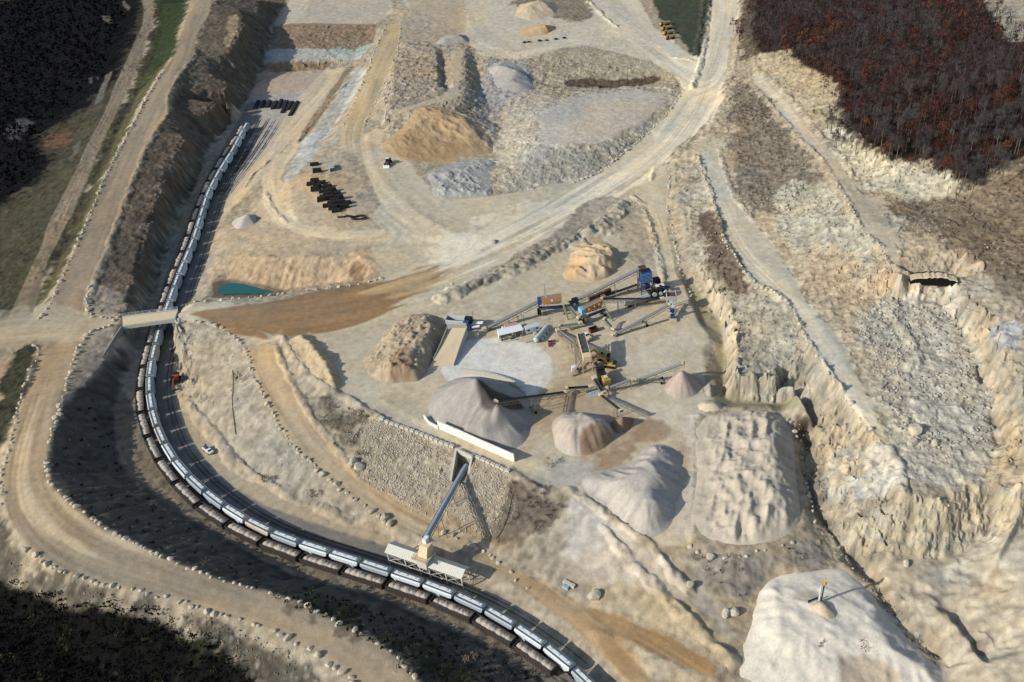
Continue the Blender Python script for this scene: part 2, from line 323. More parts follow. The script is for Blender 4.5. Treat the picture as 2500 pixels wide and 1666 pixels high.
def G(px, py):
    """the ground point a traced pixel looks at (ray marched onto the terrain)"""
    d = ray(px, py)
    t0, t1 = (95 - CAM_H) / d[2], (-5 - CAM_H) / d[2]
    n = max(60, int((t1 - t0) * np.linalg.norm(d) / 1.0))
    t = np.linspace(t0, t1, n)
    g = CAM_H + d[2] * t - zat(d[0] * t, d[1] * t)
    k = int(np.argmax(g <= 0)) if (g <= 0).any() else n - 1
    if k > 0:
        s = g[k - 1] / (g[k - 1] - g[k] + 1e-9)
        tt = t[k - 1] + (t[k] - t[k - 1]) * s
    else: tt = t[0]
    return (d[0] * tt, d[1] * tt, float(zat(d[0] * tt, d[1] * tt)))

def polyline_d(P, width):
    best = None
    A = np.array(P)
    i0, i1 = max(0, int((A[:, 0].min() - width - X0) / RES)), min(NX, int((A[:, 0].max() + width - X0) / RES) + 1)
    j0, j1 = max(0, int((A[:, 1].min() - width - Y0) / RES)), min(NY, int((A[:, 1].max() + width - Y0) / RES) + 1)
    if i1 <= i0 or j1 <= j0: return None, None
    x, y = GX[j0:j1, i0:i1], GY[j0:j1, i0:i1]
    d = np.full(x.shape, 1e9, np.float32)
    for a, b in zip(A[:-1], A[1:]):
        v = b - a
        t = np.clip(((x - a[0]) * v[0] + (y - a[1]) * v[1]) / (v @ v + 1e-9), 0, 1)
        d = np.minimum(d, np.hypot(x - a[0] - t * v[0], y - a[1] - t * v[1]))
    return (slice(j0, j1), slice(i0, i1)), d
RIDGES = [  # safety berms and banks (positive) and ditches (negative): traced line, ground height there, height, half width
    ([(1385,1198),(1440,1228),(1521,1282),(1585,1325),(1640,1395),(1680,1440)], 12, 1.8, 2.6), ([(1475,1290),(1520,1345),(1560,1395),(1610,1450),(1680,1510),(1740,1570),(1790,1620)], 9, 2.2, 2.8),
    ([(1078,728),(1130,706),(1200,680),(1290,640),(1370,598),(1450,560),(1500,528),(1520,500)], 12, 3.3, 6.0), ([(1400,598),(1440,575),(1490,555)], 12, 2.2, 6), ([(1545,480),(1570,500),(1590,560),(1612,640),(1622,690)], 12.3, 1.3, 2.2),
    ([(p[0] - 3, p[1]) for p in R6L[:13]], 21, 1.6, 2.4), ([(p[0] - 3, p[1] + 2) for p in R7L], 33, 1.4, 2.4), ([(p[0] + 5, p[1]) for p in R7R[:7]], 33, 1.2, 2.4), ([(p[0] + 3, p[1]) for p in W2R[3:]], 16, 1.0, 2.6),
    ([(690,825),(712,865),(752,912),(812,958),(850,974),(896,1004),(930,1026)], 12.5, 1.6, 2.4), ([(675,845),(690,890),(728,960),(757,1016),(802,1069),(834,1114),(872,1160)], 9, 0.9, 1.8),
    ([(432,947),(468,1004),(530,1076),(572,1131),(613,1160),(652,1179),(712,1213),(779,1243),(850,1275)], 0.8, 1.7, 2.6), ([(1736,-40),(1726,60),(1718,125),(1703,180),(1690,215)], 17.5, 2.0, 3), ([(1425,-10),(1470,38),(1505,66)], 16, 1.6, 3),
    ([(1640,140),(1690,148)], 16.5, 1.5, 2.5), ([(1722,-30),(1712,60),(1700,140)], 17.5, 2.2, 3.5), ([(1812,-20),(1806,60),(1798,130),(1785,200)], 19, 1.5, 3), ([(1952,1105),(1966,1160),(1992,1230),(2036,1298),(2088,1366),(2136,1418),(2178,1486),(2238,1549),(2290,1594)], 8, -2.2, 3.2),
    ([(845,205),(805,246),(775,289),(750,318),(722,352)], 4, 1.5, 2.5), ([(648,470),(668,510),(700,545)], 6, 0.9, 1.8), ([(598,458),(620,425),(655,395)], 3, 1.5, 2), ([(1030,1060),(1100,1096)], 12, 0.7, 2), ([(1240,1150),(1300,1185),(1330,1200)], 12, 1.2, 2.4),
    ([(1590,440),(1600,410),(1640,392),(1700,380)], 13, 1.4, 2.2), ([(2170,1105),(2196,1140),(2204,1205)], 28, 1.6, 3), ([(2160,730),(2200,800),(2240,860),(2230,900)], 29, 1.8, 4), ([(1700,1020),(1800,1000),(1880,1000)], 12, 1.2, 3),
    ([(2010,1390),(2060,1380),(2120,1430)], 8, 1.0, 3), ([(470,1180),(540,1240),(600,1280)], 0.3, 0.8, 2.0), ([(1755,362),(1772,425),(1792,480),(1840,540)], 18.5, 1.0, 2.2), ([(2235,1440),(2270,1480),(2300,1540),(2330,1600)], 12, -1.8, 5), ([(2390,1390),(2440,1480),(2480,1540)], 17, -2.5, 8), ([(2340,1500),(2400,1600)], 14, -2.2, 7)]
RMASK = np.zeros((NY, NX), np.float32)
cut = [at(*p)[:2] for p in ((1116,1101,12.0),(1152,1117,12.0),(1139,1189,6.3),(1102,1178,6.9))]
cx_, cy_ = np.zeros((NY, NX), bool), None
for k in range(4):
    (ax, ay), (bx, by) = cut[k], cut[(k + 1) % 4]
    cx_ ^= ((ay > GY) != (by > GY)) & (GX < (bx - ax) * (GY - ay) / (by - ay + 1e-9) + ax)
Z[cx_] = np.minimum(Z[cx_], 5.6)
for pts_, z_, h_, w_ in RIDGES:
    s_, d_ = polyline_d([G(p[0], p[1])[:2] for p in pts_], w_ * 2)
    if s_ is None: continue
    x_, y_ = GX[s_], GY[s_]
    k_ = np.clip(1 - d_ / (w_ * (0.9 + 0.45 * vnoise(x_, y_, 6, 61) + 0.25 * vnoise(x_, y_, 2.2, 63))), 0, 1)
    b_ = 0.3 if w_ > 5 else 1.0
    Z[s_] += h_ * np.clip(0.66 + b_ * 0.40 * vnoise(x_, y_, 6, 62) + 0.3 * vnoise(x_, y_, 2.4, 64), 0.1, 1.2) * k_ * (2 - k_) * 0.9
    RMASK[s_] = np.maximum(RMASK[s_], k_)

# ------------------------------------------------------------------ materials of the ground: colour of each patch, some with shade painted in
def lin(c):
    c = np.asarray(c, float) / 255.0
    return np.where(c <= 0.04045, c / 12.92, ((c + 0.055) / 1.055) ** 2.4)
ALB = 0.80
def alb(*c): return (lin(c) * ALB).astype(np.float32)
n_big = fbm(GX, GY, 60, 3, 4)
n_mid = fbm(GX, GY, 14, 21, 4)
n_fine = fbm(GX, GY, 3.2, 41, 3)
def fill(poly):
    """raster mask of a world polygon: (slice, bool mask)"""
    P = np.array([(p[0], p[1]) for p in poly])
    i0, i1 = max(0, int((P[:, 0].min() - X0) / RES) - 12), min(NX, int((P[:, 0].max() - X0) / RES) + 13)
    j0, j1 = max(0, int((P[:, 1].min() - Y0) / RES) - 12), min(NY, int((P[:, 1].max() - Y0) / RES) + 13)
    if i1 <= i0 or j1 <= j0: return None, None
    x, y = GX[j0:j1, i0:i1], GY[j0:j1, i0:i1]
    m = np.zeros(x.shape, bool)
    n = len(P)
    for k in range(n):
        (ax, ay), (bx, by) = P[k], P[(k + 1) % n]
        if ay == by: continue
        c = ((ay > y) != (by > y)) & (x < (bx - ax) * (y - ay) / (by - ay) + ax)
        m ^= c
    return (slice(j0, j1), slice(i0, i1)), m
def soft(px_poly, r=2.0, jit=0.35, flow=False):
    if jit >= 0.3 and r >= 1.5: r, jit = r * 1.5, jit * 1.7
    """soft, uneven-edged mask of a traced patch"""
    sl, m = fill([G(*p[:2]) for p in px_poly])
    if sl is None: return None, None
    f = blur(m.astype(np.float32), max(1, r / RES))
    jn = n_mid[sl] * 0.7 + n_fine[sl] * 0.5
    if flow: jn = jn * (1 - LANE[sl]) + LANE[sl] * (0.30 * broad[sl] + 0.14 * streak[sl])
    f = f + jit * jn * np.clip(4 * f * (1 - f), 0, 1)
    t = np.clip((f - 0.3) / 0.4, 0, 1)
    return sl, (t * t * (3 - 2 * t)).astype(np.float32)
C = np.empty((NY, NX, 3), np.float32)
C[:] = alb(180, 165, 138)
SM = np.zeros((NY, NX), np.float32)       # graded smooth ground (roads, yards)
RK = np.full((NY, NX), 0.35, np.float32)  # amount of loose stones
VEG = np.zeros((NY, NX), np.float32)      # amount of low dry brush
def paint(px, col, r=2.0, jit=0.35, k=1.0, smooth=None, rk=None, veg=None, flow=False):
    sl, m = soft(px, r, jit, flow)
    if sl is None: return
    mm = (m * k)[..., None]
    C[sl] = C[sl] * (1 - mm) + alb(*col) * mm
    for arr, v in ((SM, smooth), (RK, rk), (VEG, veg)):
        if v is not None: arr[sl] = arr[sl] * (1 - m) + v * m
def band(l, r): return list(l) + list(r)[::-1]
FLOW = np.zeros((NY, NX, 2), np.float32)
FW = np.zeros((NY, NX), np.float32)
LANES = []
def lane(px, width):
    """travel direction of the vehicles on a road, for its wheel streaks"""
    P = [G(*p[:2]) for p in px]
    LANES.append((P, width))
    for a, b in zip(P[:-1], P[1:]):
        dx, dy = b[0] - a[0], b[1] - a[1]
        ln = math.hypot(dx, dy)
        if ln < 1e-3: continue
        i0, i1 = max(0, int((min(a[0], b[0]) - width - X0) / RES)), min(NX, int((max(a[0], b[0]) + width - X0) / RES) + 1)
        j0, j1 = max(0, int((min(a[1], b[1]) - width - Y0) / RES)), min(NY, int((max(a[1], b[1]) + width - Y0) / RES) + 1)
        if i1 <= i0 or j1 <= j0: continue
        x, y = GX[j0:j1, i0:i1] - a[0], GY[j0:j1, i0:i1] - a[1]
        t = np.clip((x * dx + y * dy) / ln ** 2, 0, 1)
        d = np.hypot(x - t * dx, y - t * dy)
        w = np.clip(1 - d / width, 0, 1) ** 2
        FLOW[j0:j1, i0:i1, 0] += w * dx / ln
        FLOW[j0:j1, i0:i1, 1] += w * dy / ln
        FW[j0:j1, i0:i1] += w

lane([((a[0] + b[0]) / 2, (a[1] + b[1]) / 2) for a, b in zip(W1L[::2], [W1R[min(len(W1R) - 1, int(i * len(W1R) / len(W1L)))] for i in range(0, len(W1L), 2)])], 14)
lane([(500,0),(455,80),(430,150),(390,225),(350,300),(305,400),(265,490),(235,580),(190,680),(150,760)], 26)
lane([(145,850),(120,930),(95,1010),(72,1090),(65,1170),(85,1250),(140,1310),(240,1365),(380,1410),(520,1455),(650,1490),(760,1535),(860,1590),(950,1670)], 28)
lane([(-60,830),(60,795),(180,790),(310,775)], 26)
lane([(1130,-30),(1145,60),(1180,110),(1260,135),(1400,105),(1500,85)], 14)
lane([(1700,350),(1735,420),(1765,520),(1820,620),(1890,690),(1960,760),(2020,850),(2075,950),(2130,1040)], 11)
lane([(1840,185),(1910,260),(1975,345),(2025,420),(2085,490)], 9)
lane([(360,0),(363,50),(345,100),(300,200),(250,300),(200,420),(140,560),(60,730)], 10)
lane([(430,775),(640,770),(830,745),(1000,705),(1150,645),(1300,580),(1450,490),(1560,420),(1650,340),(1710,250),(1745,150),(1770,60),(1780,-40)], 34)
lane([(1430,0),(1520,70),(1600,130),(1680,190),(1715,230)], 30)
lane([(1100,600),(1000,560),(930,500),(880,420),(850,340),(880,260),(915,170),(950,90)], 26)
lane([(560,560),(620,590),(720,600),(880,590),(1000,570)], 14)
lane([(650,430),(660,500),(720,545),(800,568),(900,570)], 14)
lane([(640,820),(650,900),(700,990),(760,1080),(840,1160),(920,1220),(1000,1270),(1150,1335),(1300,1420),(1420,1510),(1540,1620),(1600,1690)], 18)
lane([(1430,1490),(1550,1530),(1690,1610),(1760,1650)], 14)
lane([(1580,460),(1620,560),(1650,680)], 14)
lane([(1300,1160),(1200,1120),(1060,1060),(960,1000)], 12)
lane([(820,190),(760,260),(700,330),(640,420),(560,520)], 12)
white = RNG.rand(NY, NX).astype(np.float32) * 2 - 1
white = blur(white, 1)
white /= white.std()
fl = np.hypot(FLOW[..., 0], FLOW[..., 1]) + 1e-4
streak = lic(white[::-1].copy(), FLOW[..., 0] / fl, FLOW[..., 1] / fl, 40, RES)
streak /= streak[FW > 0.3].std()
streak = np.clip(streak, -2.5, 2.5) * (FW > 0.02)
broad = lic(blur(white[:, ::-1].copy(), 3) * 4, FLOW[..., 0] / fl, FLOW[..., 1] / fl, 60, RES)
broad /= broad[FW > 0.3].std()
broad = np.clip(broad, -2.5, 2.5) * (FW > 0.02)
LANE = np.clip(FW * 3, 0, 1)
# west hillside: wood floor painted near black for shade, grass banks
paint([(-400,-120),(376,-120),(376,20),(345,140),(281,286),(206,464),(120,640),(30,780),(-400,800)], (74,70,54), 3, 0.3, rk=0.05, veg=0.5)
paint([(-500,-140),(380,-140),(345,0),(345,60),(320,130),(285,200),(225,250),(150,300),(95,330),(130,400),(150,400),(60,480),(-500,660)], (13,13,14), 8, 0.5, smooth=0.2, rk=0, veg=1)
paint([(-200,620),(60,480),(150,395),(230,280),(290,200),(345,60),(350,0),(372,0),(200,560),(20,770),(-200,780)], (82,78,58), 8, 0.6, rk=0.05, veg=0.5)
paint([(100,330),(160,310),(190,290),(160,370),(140,390),(125,370)], (112,82,58), 5, 0.6, rk=0.1)
paint([(20,300),(55,285),(85,300),(55,325),(60,345),(35,345),(12,330)], (66,68,70), 2, 0.3, smooth=0.5)
for q in ([(275,175),(258,185),(228,258),(250,245)], [(200,340),(175,360),(180,375),(140,400),(190,375)], [(247,38),(268,40),(275,58),(255,55)], [(300,0),(318,20),(315,30),(300,15)], [(215,190),(225,190),(225,205),(220,205)], [(232,185),(242,190),(240,200)]):
    paint(q, (104,98,90), 1.0, 0.25, rk=0.4)
paint(band([(p[0] + 2, p[1]) for p in W1R], [(p[0] - 3, p[1]) for p in W2L]), (92,88,58), 3, 0.6, rk=0.05, veg=0.5)
paint([(378,0),(470,0),(440,60),(420,130),(380,180),(345,230),(330,230),(360,140),(380,60)], (52,66,36), 5, 0.5, rk=0, veg=0.4)
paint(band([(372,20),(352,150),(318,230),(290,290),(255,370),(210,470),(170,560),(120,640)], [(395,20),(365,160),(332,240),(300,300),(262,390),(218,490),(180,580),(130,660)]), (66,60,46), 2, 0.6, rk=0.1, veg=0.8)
TAN = (150,134,110)  # left road dirt; the dimness of the left side is put into this tone
paint(band(W1L, W1R), (142,126,102), 1.0, 0.2, smooth=1, rk=0)
# cutting wall and dark slopes (loose dark earth and dry brush)
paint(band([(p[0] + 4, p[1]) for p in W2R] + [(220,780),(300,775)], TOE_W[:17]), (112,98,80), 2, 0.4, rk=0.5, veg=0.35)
paint([(415,240),(440,228),(556,222),(556,245),(520,280),(470,290),(425,280)], (108,92,76), 3, 0.4, rk=0.4, veg=0.1)
paint([(560,40),(580,30),(585,70),(565,110),(555,130),(550,110)], (170,144,108), 1.5, 0.5)
paint(band(W2L, W2R), TAN, 1.0, 0.25, smooth=1, rk=0)
paint([(205,700),(216,690),(300,720),(305,772),(216,772)], (165,150,130), 2, 0.4, rk=0.3)
# south-west slope, road, dark brush
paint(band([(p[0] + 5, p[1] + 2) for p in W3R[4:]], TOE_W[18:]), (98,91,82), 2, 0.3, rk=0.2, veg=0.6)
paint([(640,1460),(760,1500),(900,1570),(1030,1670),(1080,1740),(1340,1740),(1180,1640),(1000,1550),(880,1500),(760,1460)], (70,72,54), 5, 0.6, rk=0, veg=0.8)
paint([(300,1140),(330,1130),(400,1180),(480,1240),(560,1300),(600,1325),(560,1320),(470,1270),(390,1215)], (150,138,118), 2, 0.4, rk=0.2)
paint(band(TOE_W[20:], [(335,1010),(345,1050),(370,1100),(405,1150),(455,1195),(525,1245),(605,1290),(685,1322),(775,1352),(865,1380),(955,1412),(1045,1447),(1135,1487),(1225,1537),(1305,1587),(1405,1667)]), (140,128,108), 1.5, 0.4, rk=0.2, veg=0.25)
paint([(-200,1240),(0,1260),(60,1390),(150,1410),(260,1440),(380,1470),(520,1520),(650,1570),(760,1640),(820,1740),(700,1740),(560,1600),(400,1500),(290,1480),(200,1490),(100,1450),(0,1420),(-200,1400)], (98,90,76), 2, 0.5, rk=0.7, veg=0.15)
paint([(-200,1400),(0,1420),(90,1450),(200,1490),(260,1475),(330,1510),(400,1510),(470,1560),(560,1600),(640,1680),(700,1740),(-200,1740)], (15,15,13), 4, 0.25, smooth=0.2, rk=0.05, veg=1)  # brush floor: dark growth plus the corner's shade painted in
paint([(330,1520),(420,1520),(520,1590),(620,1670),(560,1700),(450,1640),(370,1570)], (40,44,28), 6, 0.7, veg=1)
paint(band(W3L, W3R), (162,142,112), 1.0, 0.25, smooth=1, rk=0)  # road dirt toned down for the dimmer light on the left
paint([(60,1290),(100,1180),(190,1170),(250,1330),(480,1460),(700,1530),(900,1640),(960,1690),(860,1650),(650,1500),(420,1430),(190,1360),(110,1330)], (178,160,126), 6, 0.6, k=0.6, flow=True)
paint([(70,1280),(75,1120),(130,900),(160,850),(150,950),(110,1100),(110,1200),(160,1280),(250,1330),(500,1440),(700,1510),(690,1525),(480,1470),(240,1385),(110,1340)], (186,172,146), 5, 0.6, k=0.6, flow=True)
# junction at the west
paint([(-200,780),(20,760),(60,740),(80,765),(125,735),(218,765),(305,778),(305,795),(240,805),(190,835),(100,835),(80,830),(40,850),(-200,880)], (170,156,130), 1.5, 0.3, smooth=1, rk=0)
paint([(-200,905),(0,880),(30,860),(25,900),(0,950),(-200,1100)], (178,152,124), 2, 0.4, smooth=0.8)
paint([(25,870),(78,832),(96,840),(80,880),(60,940),(35,1010),(0,1100),(-60,1120),(0,960)], (60,62,46), 2, 0.5, rk=0.05, veg=0.7)
paint([(283,800),(235,820),(200,870),(175,940),(190,960),(240,910),(265,870)], (158,146,132), 2, 0.3, rk=0.25)
# railway bed
BED_L = [(640,215),(600,262),(560,330),(520,400),(480,490),(445,570),(410,660),(390,730),(365,800),(345,870),(328,940),(325,1000),(337,1050),(360,1100),(395,1150),(445,1195),(515,1245),(595,1288),(675,1320),(765,1350),(855,1378),(945,1410),(1035,1445),(1125,1485),(1215,1535),(1295,1585),(1395,1665),(1470,1740)]
BED_R = [(735,235),(700,270),(640,370),(585,440),(545,500),(518,560),(500,620),(480,690),(455,745),(430,800),(425,860),(425,920),(430,970),(438,1010),(460,1060),(490,1110),(525,1150),(580,1195),(650,1235),(740,1268),(840,1300),(935,1330),(1030,1362),(1180,1430),(1260,1480),(1340,1540),(1430,1620),(1520,1740)]
paint(BED_L + BED_R[::-1], (132,125,118), 1.2, 0.25, smooth=0.8, rk=0.0)
paint([(640,262),(728,262),(640,380),(565,488),(530,482),(590,400)], (176,168,156), 1.4, 0.2, smooth=0.8)
paint([(640,222),(742,225),(720,250),(612,250)], (168,160,152), 1.2, 0.2, smooth=0.9)
paint(BED_R[8:24] + [(1010,1345),(950,1312),(900,1290),(800,1250),(700,1212),(620,1160),(560,1110),(500,1050),(465,1000),(440,950),(428,850),(430,800)], (182,164,134), 1.2, 0.3, smooth=0.9, rk=0.05)
paint([(990,1340),(1180,1425),(1340,1535),(1450,1640),(1530,1740),(1500,1740),(1400,1650),(1250,1520),(1100,1430)], (176,160,132), 1.5, 0.3, smooth=0.7)
# slopes east of the railway
paint([(425,775),(500,785),(590,830),(615,920),(650,1000),(700,1085),(780,1160),(900,1250),(945,1285),(880,1280),(760,1230),(640,1165),(560,1110),(480,1005),(440,930),(420,850)], (176,164,142), 2, 0.3, rk=0.4, veg=0.2)
paint([(440,790),(500,790),(560,830),(600,900),(640,1000),(600,1060),(540,960),(490,890),(445,840)], (178,168,148), 4, 0.4, veg=0.1, rk=0.4)
paint([(720,960),(800,970),(905,1015),(890,1060),(860,1110),(800,1050),(750,1000)], (122,112,96), 4, 0.6, rk=0.5, veg=0.9)
paint([(905,1020),(1030,1065),(1100,1105),(1110,1150),(1065,1260),(980,1225),(870,1150),(880,1070)], (170,158,134), 2.5, 0.35, rk=1.0, veg=0)
paint([(1120,1110),(1240,1150),(1230,1250),(1190,1315),(1120,1290),(1100,1200)], (176,162,138), 2.5, 0.4, rk=1.0, veg=0.2)
paint([(1245,1170),(1330,1180),(1400,1240),(1330,1300),(1260,1330),(1210,1300),(1230,1230)], (140,126,106), 4, 0.6, rk=0.3, veg=0.9)
paint([(1370,1200),(1440,1225),(1530,1290),(1610,1345),(1670,1420),(1690,1500),(1640,1530),(1520,1450),(1440,1430),(1380,1360),(1390,1280)], (196,184,166), 3, 0.3, rk=0.0, veg=0.0, smooth=0.45)
paint([(1690,1330),(1760,1360),(1740,1450),(1800,1520),(1820,1600),(1760,1570),(1690,1500),(1670,1420)], (184,174,158), 3, 0.4, rk=0.1, veg=0.1, smooth=0.3)
paint([(1400,1460),(1480,1470),(1600,1530),(1750,1600),(1790,1560),(1700,1480),(1600,1430),(1480,1400)], (182,166,134), 3, 0.4, rk=0.25, veg=0.15)
paint([(1680,1320),(1760,1350),(1880,1345),(1960,1300),(2010,1350),(2060,1390),(1900,1395),(1850,1420),(1800,1500),(1740,1440),(1690,1370)], (156,148,136), 3, 0.4, rk=0.4, veg=0.5)
# the plateau and its roads
PLAT = [(430,765),(640,745),(810,712),(900,695),(880,640),(900,615),(870,600),(930,580),(880,560),(930,500),(900,430),(870,350),(930,345),(1000,400),(1060,470),(1200,480),(1280,465),(1460,425),(1600,350),(1650,390),(1650,440),(1625,560),(1650,660),(1690,740),(1735,840),(1715,950),(1740,1000),(1700,1020),(1690,1330),(1620,1335),(1480,1250),(1380,1195),(1240,1145),(1030,1055),(900,1000),(840,960),(760,810),(620,845),(520,795),(440,788)]
paint(PLAT, (198,184,154), 1.5, 0.25, smooth=0.9, rk=0.03, veg=0)
paint([(434,770),(480,756),(640,734),(800,704),(960,678),(1110,636),(1060,708),(960,752),(830,800),(690,818),(560,810),(490,790)], (146,116,80), 2.4, 0.8, smooth=1, flow=True)
paint([(900,690),(1080,660),(1300,560),(1500,450),(1450,500),(1250,610),(1060,700),(930,745)], (186,162,122), 5, 0.8, k=0.7, flow=True)
paint([(1050,590),(1300,500),(1480,430),(1600,350),(1690,240),(1740,130),(1760,0),(1805,0),(1780,120),(1745,230),(1690,320),(1600,410),(1450,500),(1250,600),(1100,670)], (220,208,180), 7, 0.8, k=0.8, smooth=1, flow=True)
paint(NR_L[:7] + [(1590,140),(1480,50),(1430,0),(1490,-40),(1560,0),(1600,70),(1690,140),(1730,0),(1735,-40),(1815,-40),(1785,90),(1770,180),(1740,260),(1690,330),(1620,385),(1600,410)], (208,196,168), 1.5, 0.25, smooth=1, rk=0)
paint([(960,-40),(1480,-40),(1560,60),(1640,140),(1580,150),(1450,115),(1370,118),(1280,145),(1180,140),(1150,110),(1100,60),(1000,20)], (200,188,162), 2, 0.3, smooth=0.7, rk=0.1)
paint([(980,-40),(1130,-40),(1140,70),(1060,110),(990,100),(1010,30)], (180,164,138), 3, 0.5, rk=0.4, veg=0.2)
paint([(1240,10),(1300,-40),(1420,-40),(1450,40),(1400,60),(1340,35)], (150,136,112), 4, 0.6, rk=0.3, veg=0.6)
paint([(1595,-40),(1740,-40),(1738,0),(1720,100),(1710,140),(1690,135),(1650,80),(1610,45),(1592,0)], (70,74,56), 2, 0.4, smooth=0.6, rk=0, veg=0.35)
paint(band(R8L, R8R[:11] + [(1340,1450),(1420,1510),(1490,1545),(1574,1633),(1640,1740)]), (186,162,124), 1.2, 0.25, smooth=1, rk=0)
paint([(860,1170),(960,1220),(1060,1275),(1180,1330),(1250,1385),(1180,1370),(1060,1320),(960,1270),(880,1215)], (164,136,98), 4, 0.8, k=0.8, flow=True)
paint([(1400,1475),(1440,1485),(1536,1517),(1648,1562),(1760,1633),(1740,1660),(1620,1600),(1520,1560),(1450,1535)], (150,124,88), 1.5, 0.3, smooth=1, rk=0)
paint([(1160,1330),(1240,1385),(1330,1425),(1405,1470),(1500,1555),(1610,1690),(1545,1690),(1460,1594),(1370,1508),(1290,1452),(1235,1408),(1150,1360)], (172,146,108), 1.4, 0.25, smooth=1, flow=True)
paint([(1330,1440),(1400,1490),(1470,1560),(1540,1660),(1570,1660),(1500,1570),(1430,1500)], (158,128,88), 3, 0.8, k=0.8, flow=True)
paint([(1380,860),(1430,850),(1520,880),(1560,930),(1500,990),(1400,990),(1350,960),(1360,910)], (172,148,112), 5, 0.8, k=0.6)
paint([(1050,700),(1180,690),(1300,660),(1280,700),(1150,760),(1060,740)], (208,197,168), 6, 0.6, k=0.6, flow=True)
paint([(1085,738),(1200,690),(1370,610),(1500,545),(1530,490),(1490,475),(1430,490),(1350,570),(1200,660),(1080,718)], (168,156,132), 2, 0.5, smooth=0.1, rk=0.4, veg=0.25)
paint([(1430,490),(1490,478),(1560,500),(1600,600),(1610,650),(1540,650),(1500,570),(1450,560)], (182,168,142), 3, 0.5, smooth=0.3, rk=0.35, veg=0.2)
# white yard, fine grey sand floor
paint([(1075,905),(1100,860),(1150,828),(1210,825),(1300,838),(1345,870),(1352,910),(1330,950),(1290,980),(1240,990),(1150,950),(1090,930)], (216,212,200), 1.2, 0.15, smooth=1, rk=0)
paint([(1330,900),(1352,915),(1335,955),(1290,985),(1240,995),(1300,960)], (190,172,140), 3, 0.5, k=0.7)
paint([(1350,820),(1440,810),(1500,850),(1420,850),(1370,850)], (186,162,124), 4, 0.6, k=0.6)
paint([(1470,890),(1600,830),(1660,800),(1690,850),(1650,890),(1560,920)], (206,194,168), 5, 0.6, k=0.6)
paint([(1230,1000),(1330,990),(1400,970),(1460,990),(1350,1010),(1290,1110),(1262,1120)], (184,160,122), 4, 0.6, k=0.7)
paint([(1560,1000),(1640,985),(1690,1000),(1650,1050),(1590,1060)], (204,192,168), 4, 0.5, k=0.7)
paint([(1290,990),(1360,940),(1420,960),(1520,990),(1580,1020),(1580,1090),(1480,1130),(1400,1120),(1340,1080),(1310,1040)], (176,150,116), 4, 0.5, k=0.7)
paint([(1480,1100),(1560,1050),(1570,1010),(1610,1020),(1640,1060),(1560,1090),(1500,1150),(1420,1180)], (150,122,94), 3, 0.4, k=0.75)
paint([(1250,1130),(1380,1130),(1470,1120),(1400,1190),(1330,1180)], (182,174,160), 3, 0.4, k=0.8)
paint([(1660,1010),(1715,1000),(1720,1100),(1690,1240),(1680,1330),(1620,1310),(1650,1180),(1670,1080)], (206,194,174), 2, 0.3, k=0.9)
paint([(1640,1110),(1690,1040),(1690,1140),(1660,1230),(1640,1290),(1630,1230)], (176,156,126), 2, 0.4, k=0.7)
# grey mesa and banks
paint([(1261,225),(1310,215),(1364,245),(1429,225),(1557,210),(1640,215),(1660,225),(1640,268),(1589,322),(1521,378),(1457,428),(1396,442),(1271,468),(1220,470),(1205,400),(1215,320)], (188,178,156), 2, 0.35, smooth=0.2, rk=0.5)
paint([(1330,262),(1429,232),(1560,218),(1630,225),(1620,262),(1580,300),(1500,330),(1470,352),(1390,352),(1320,350),(1310,305)], (198,186,166), 3, 0.35, smooth=0.8, rk=0.1)
paint([(1240,420),(1320,372),(1470,362),(1470,420),(1396,436),(1280,455)], (164,158,142), 3, 0.4, k=0.8, rk=0.9)
paint([(1371,116),(1432,112),(1504,130),(1593,155),(1664,190),(1625,196),(1557,208),(1450,212),(1350,214),(1340,160)], (172,160,132), 2, 0.3, rk=0.9)
paint([(1380,195),(1440,188),(1500,200),(1590,180),(1630,190),(1600,202),(1557,210),(1450,215),(1380,212)], (104,88,70), 2, 0.5, rk=0.2, veg=0.9)
paint([(1290,350),(1390,220),(1440,235),(1420,300),(1360,300)], (172,166,156), 5, 0.6, k=0.5, rk=0.8)
# north mesa
paint([(965,105),(1060,110),(1140,118),(1140,250),(1100,270),(1040,262),(1010,266),(940,282),(955,200)], (172,156,132), 3, 0.4, rk=0.5, veg=0.2)
paint([(1100,125),(1130,125),(1128,190),(1120,235),(1080,250),(1020,262),(960,285),(960,275),(1040,245),(1090,230),(1103,200)], (190,172,140), 1.5, 0.3, smooth=0.8, rk=0)
paint([(1190,145),(1290,150),(1300,215),(1240,240),(1215,300),(1205,370),(1170,320),(1150,280),(1180,200)], (170,164,154), 2, 0.4, rk=0.5)
# north pit benches
paint([(700,-40),(950,-40),(960,30),(910,62),(743,62),(664,64),(700,10)], (188,176,156), 2, 0.3, smooth=0.6, rk=0.2)
paint([(664,64),(921,60),(905,108),(750,120),(660,120)], (150,126,100), 1.5, 0.4, rk=0.6, veg=0.25)
paint([(660,120),(905,108),(880,145),(829,147),(736,148),(645,155)], (184,184,172), 2, 0.4, smooth=0.4, rk=0.3)
paint([(800,112),(905,108),(890,125),(860,130),(800,122)], (150,172,156), 2, 0.5, k=0.8)
paint([(640,155),(829,146),(793,170),(707,173),(645,178)], (156,128,98), 1.5, 0.4, rk=0.6)
paint([(500,590),(560,540),(640,480),(690,450),(720,430),(800,420),(870,460),(940,560),(900,620),(700,630),(560,625)], (188,168,136), 4, 0.4, smooth=0.5, rk=0.05)
paint([(640,178),(790,172),(790,190),(740,225),(610,240)], (184,162,138), 2, 0.4, smooth=0.6, rk=0.1)
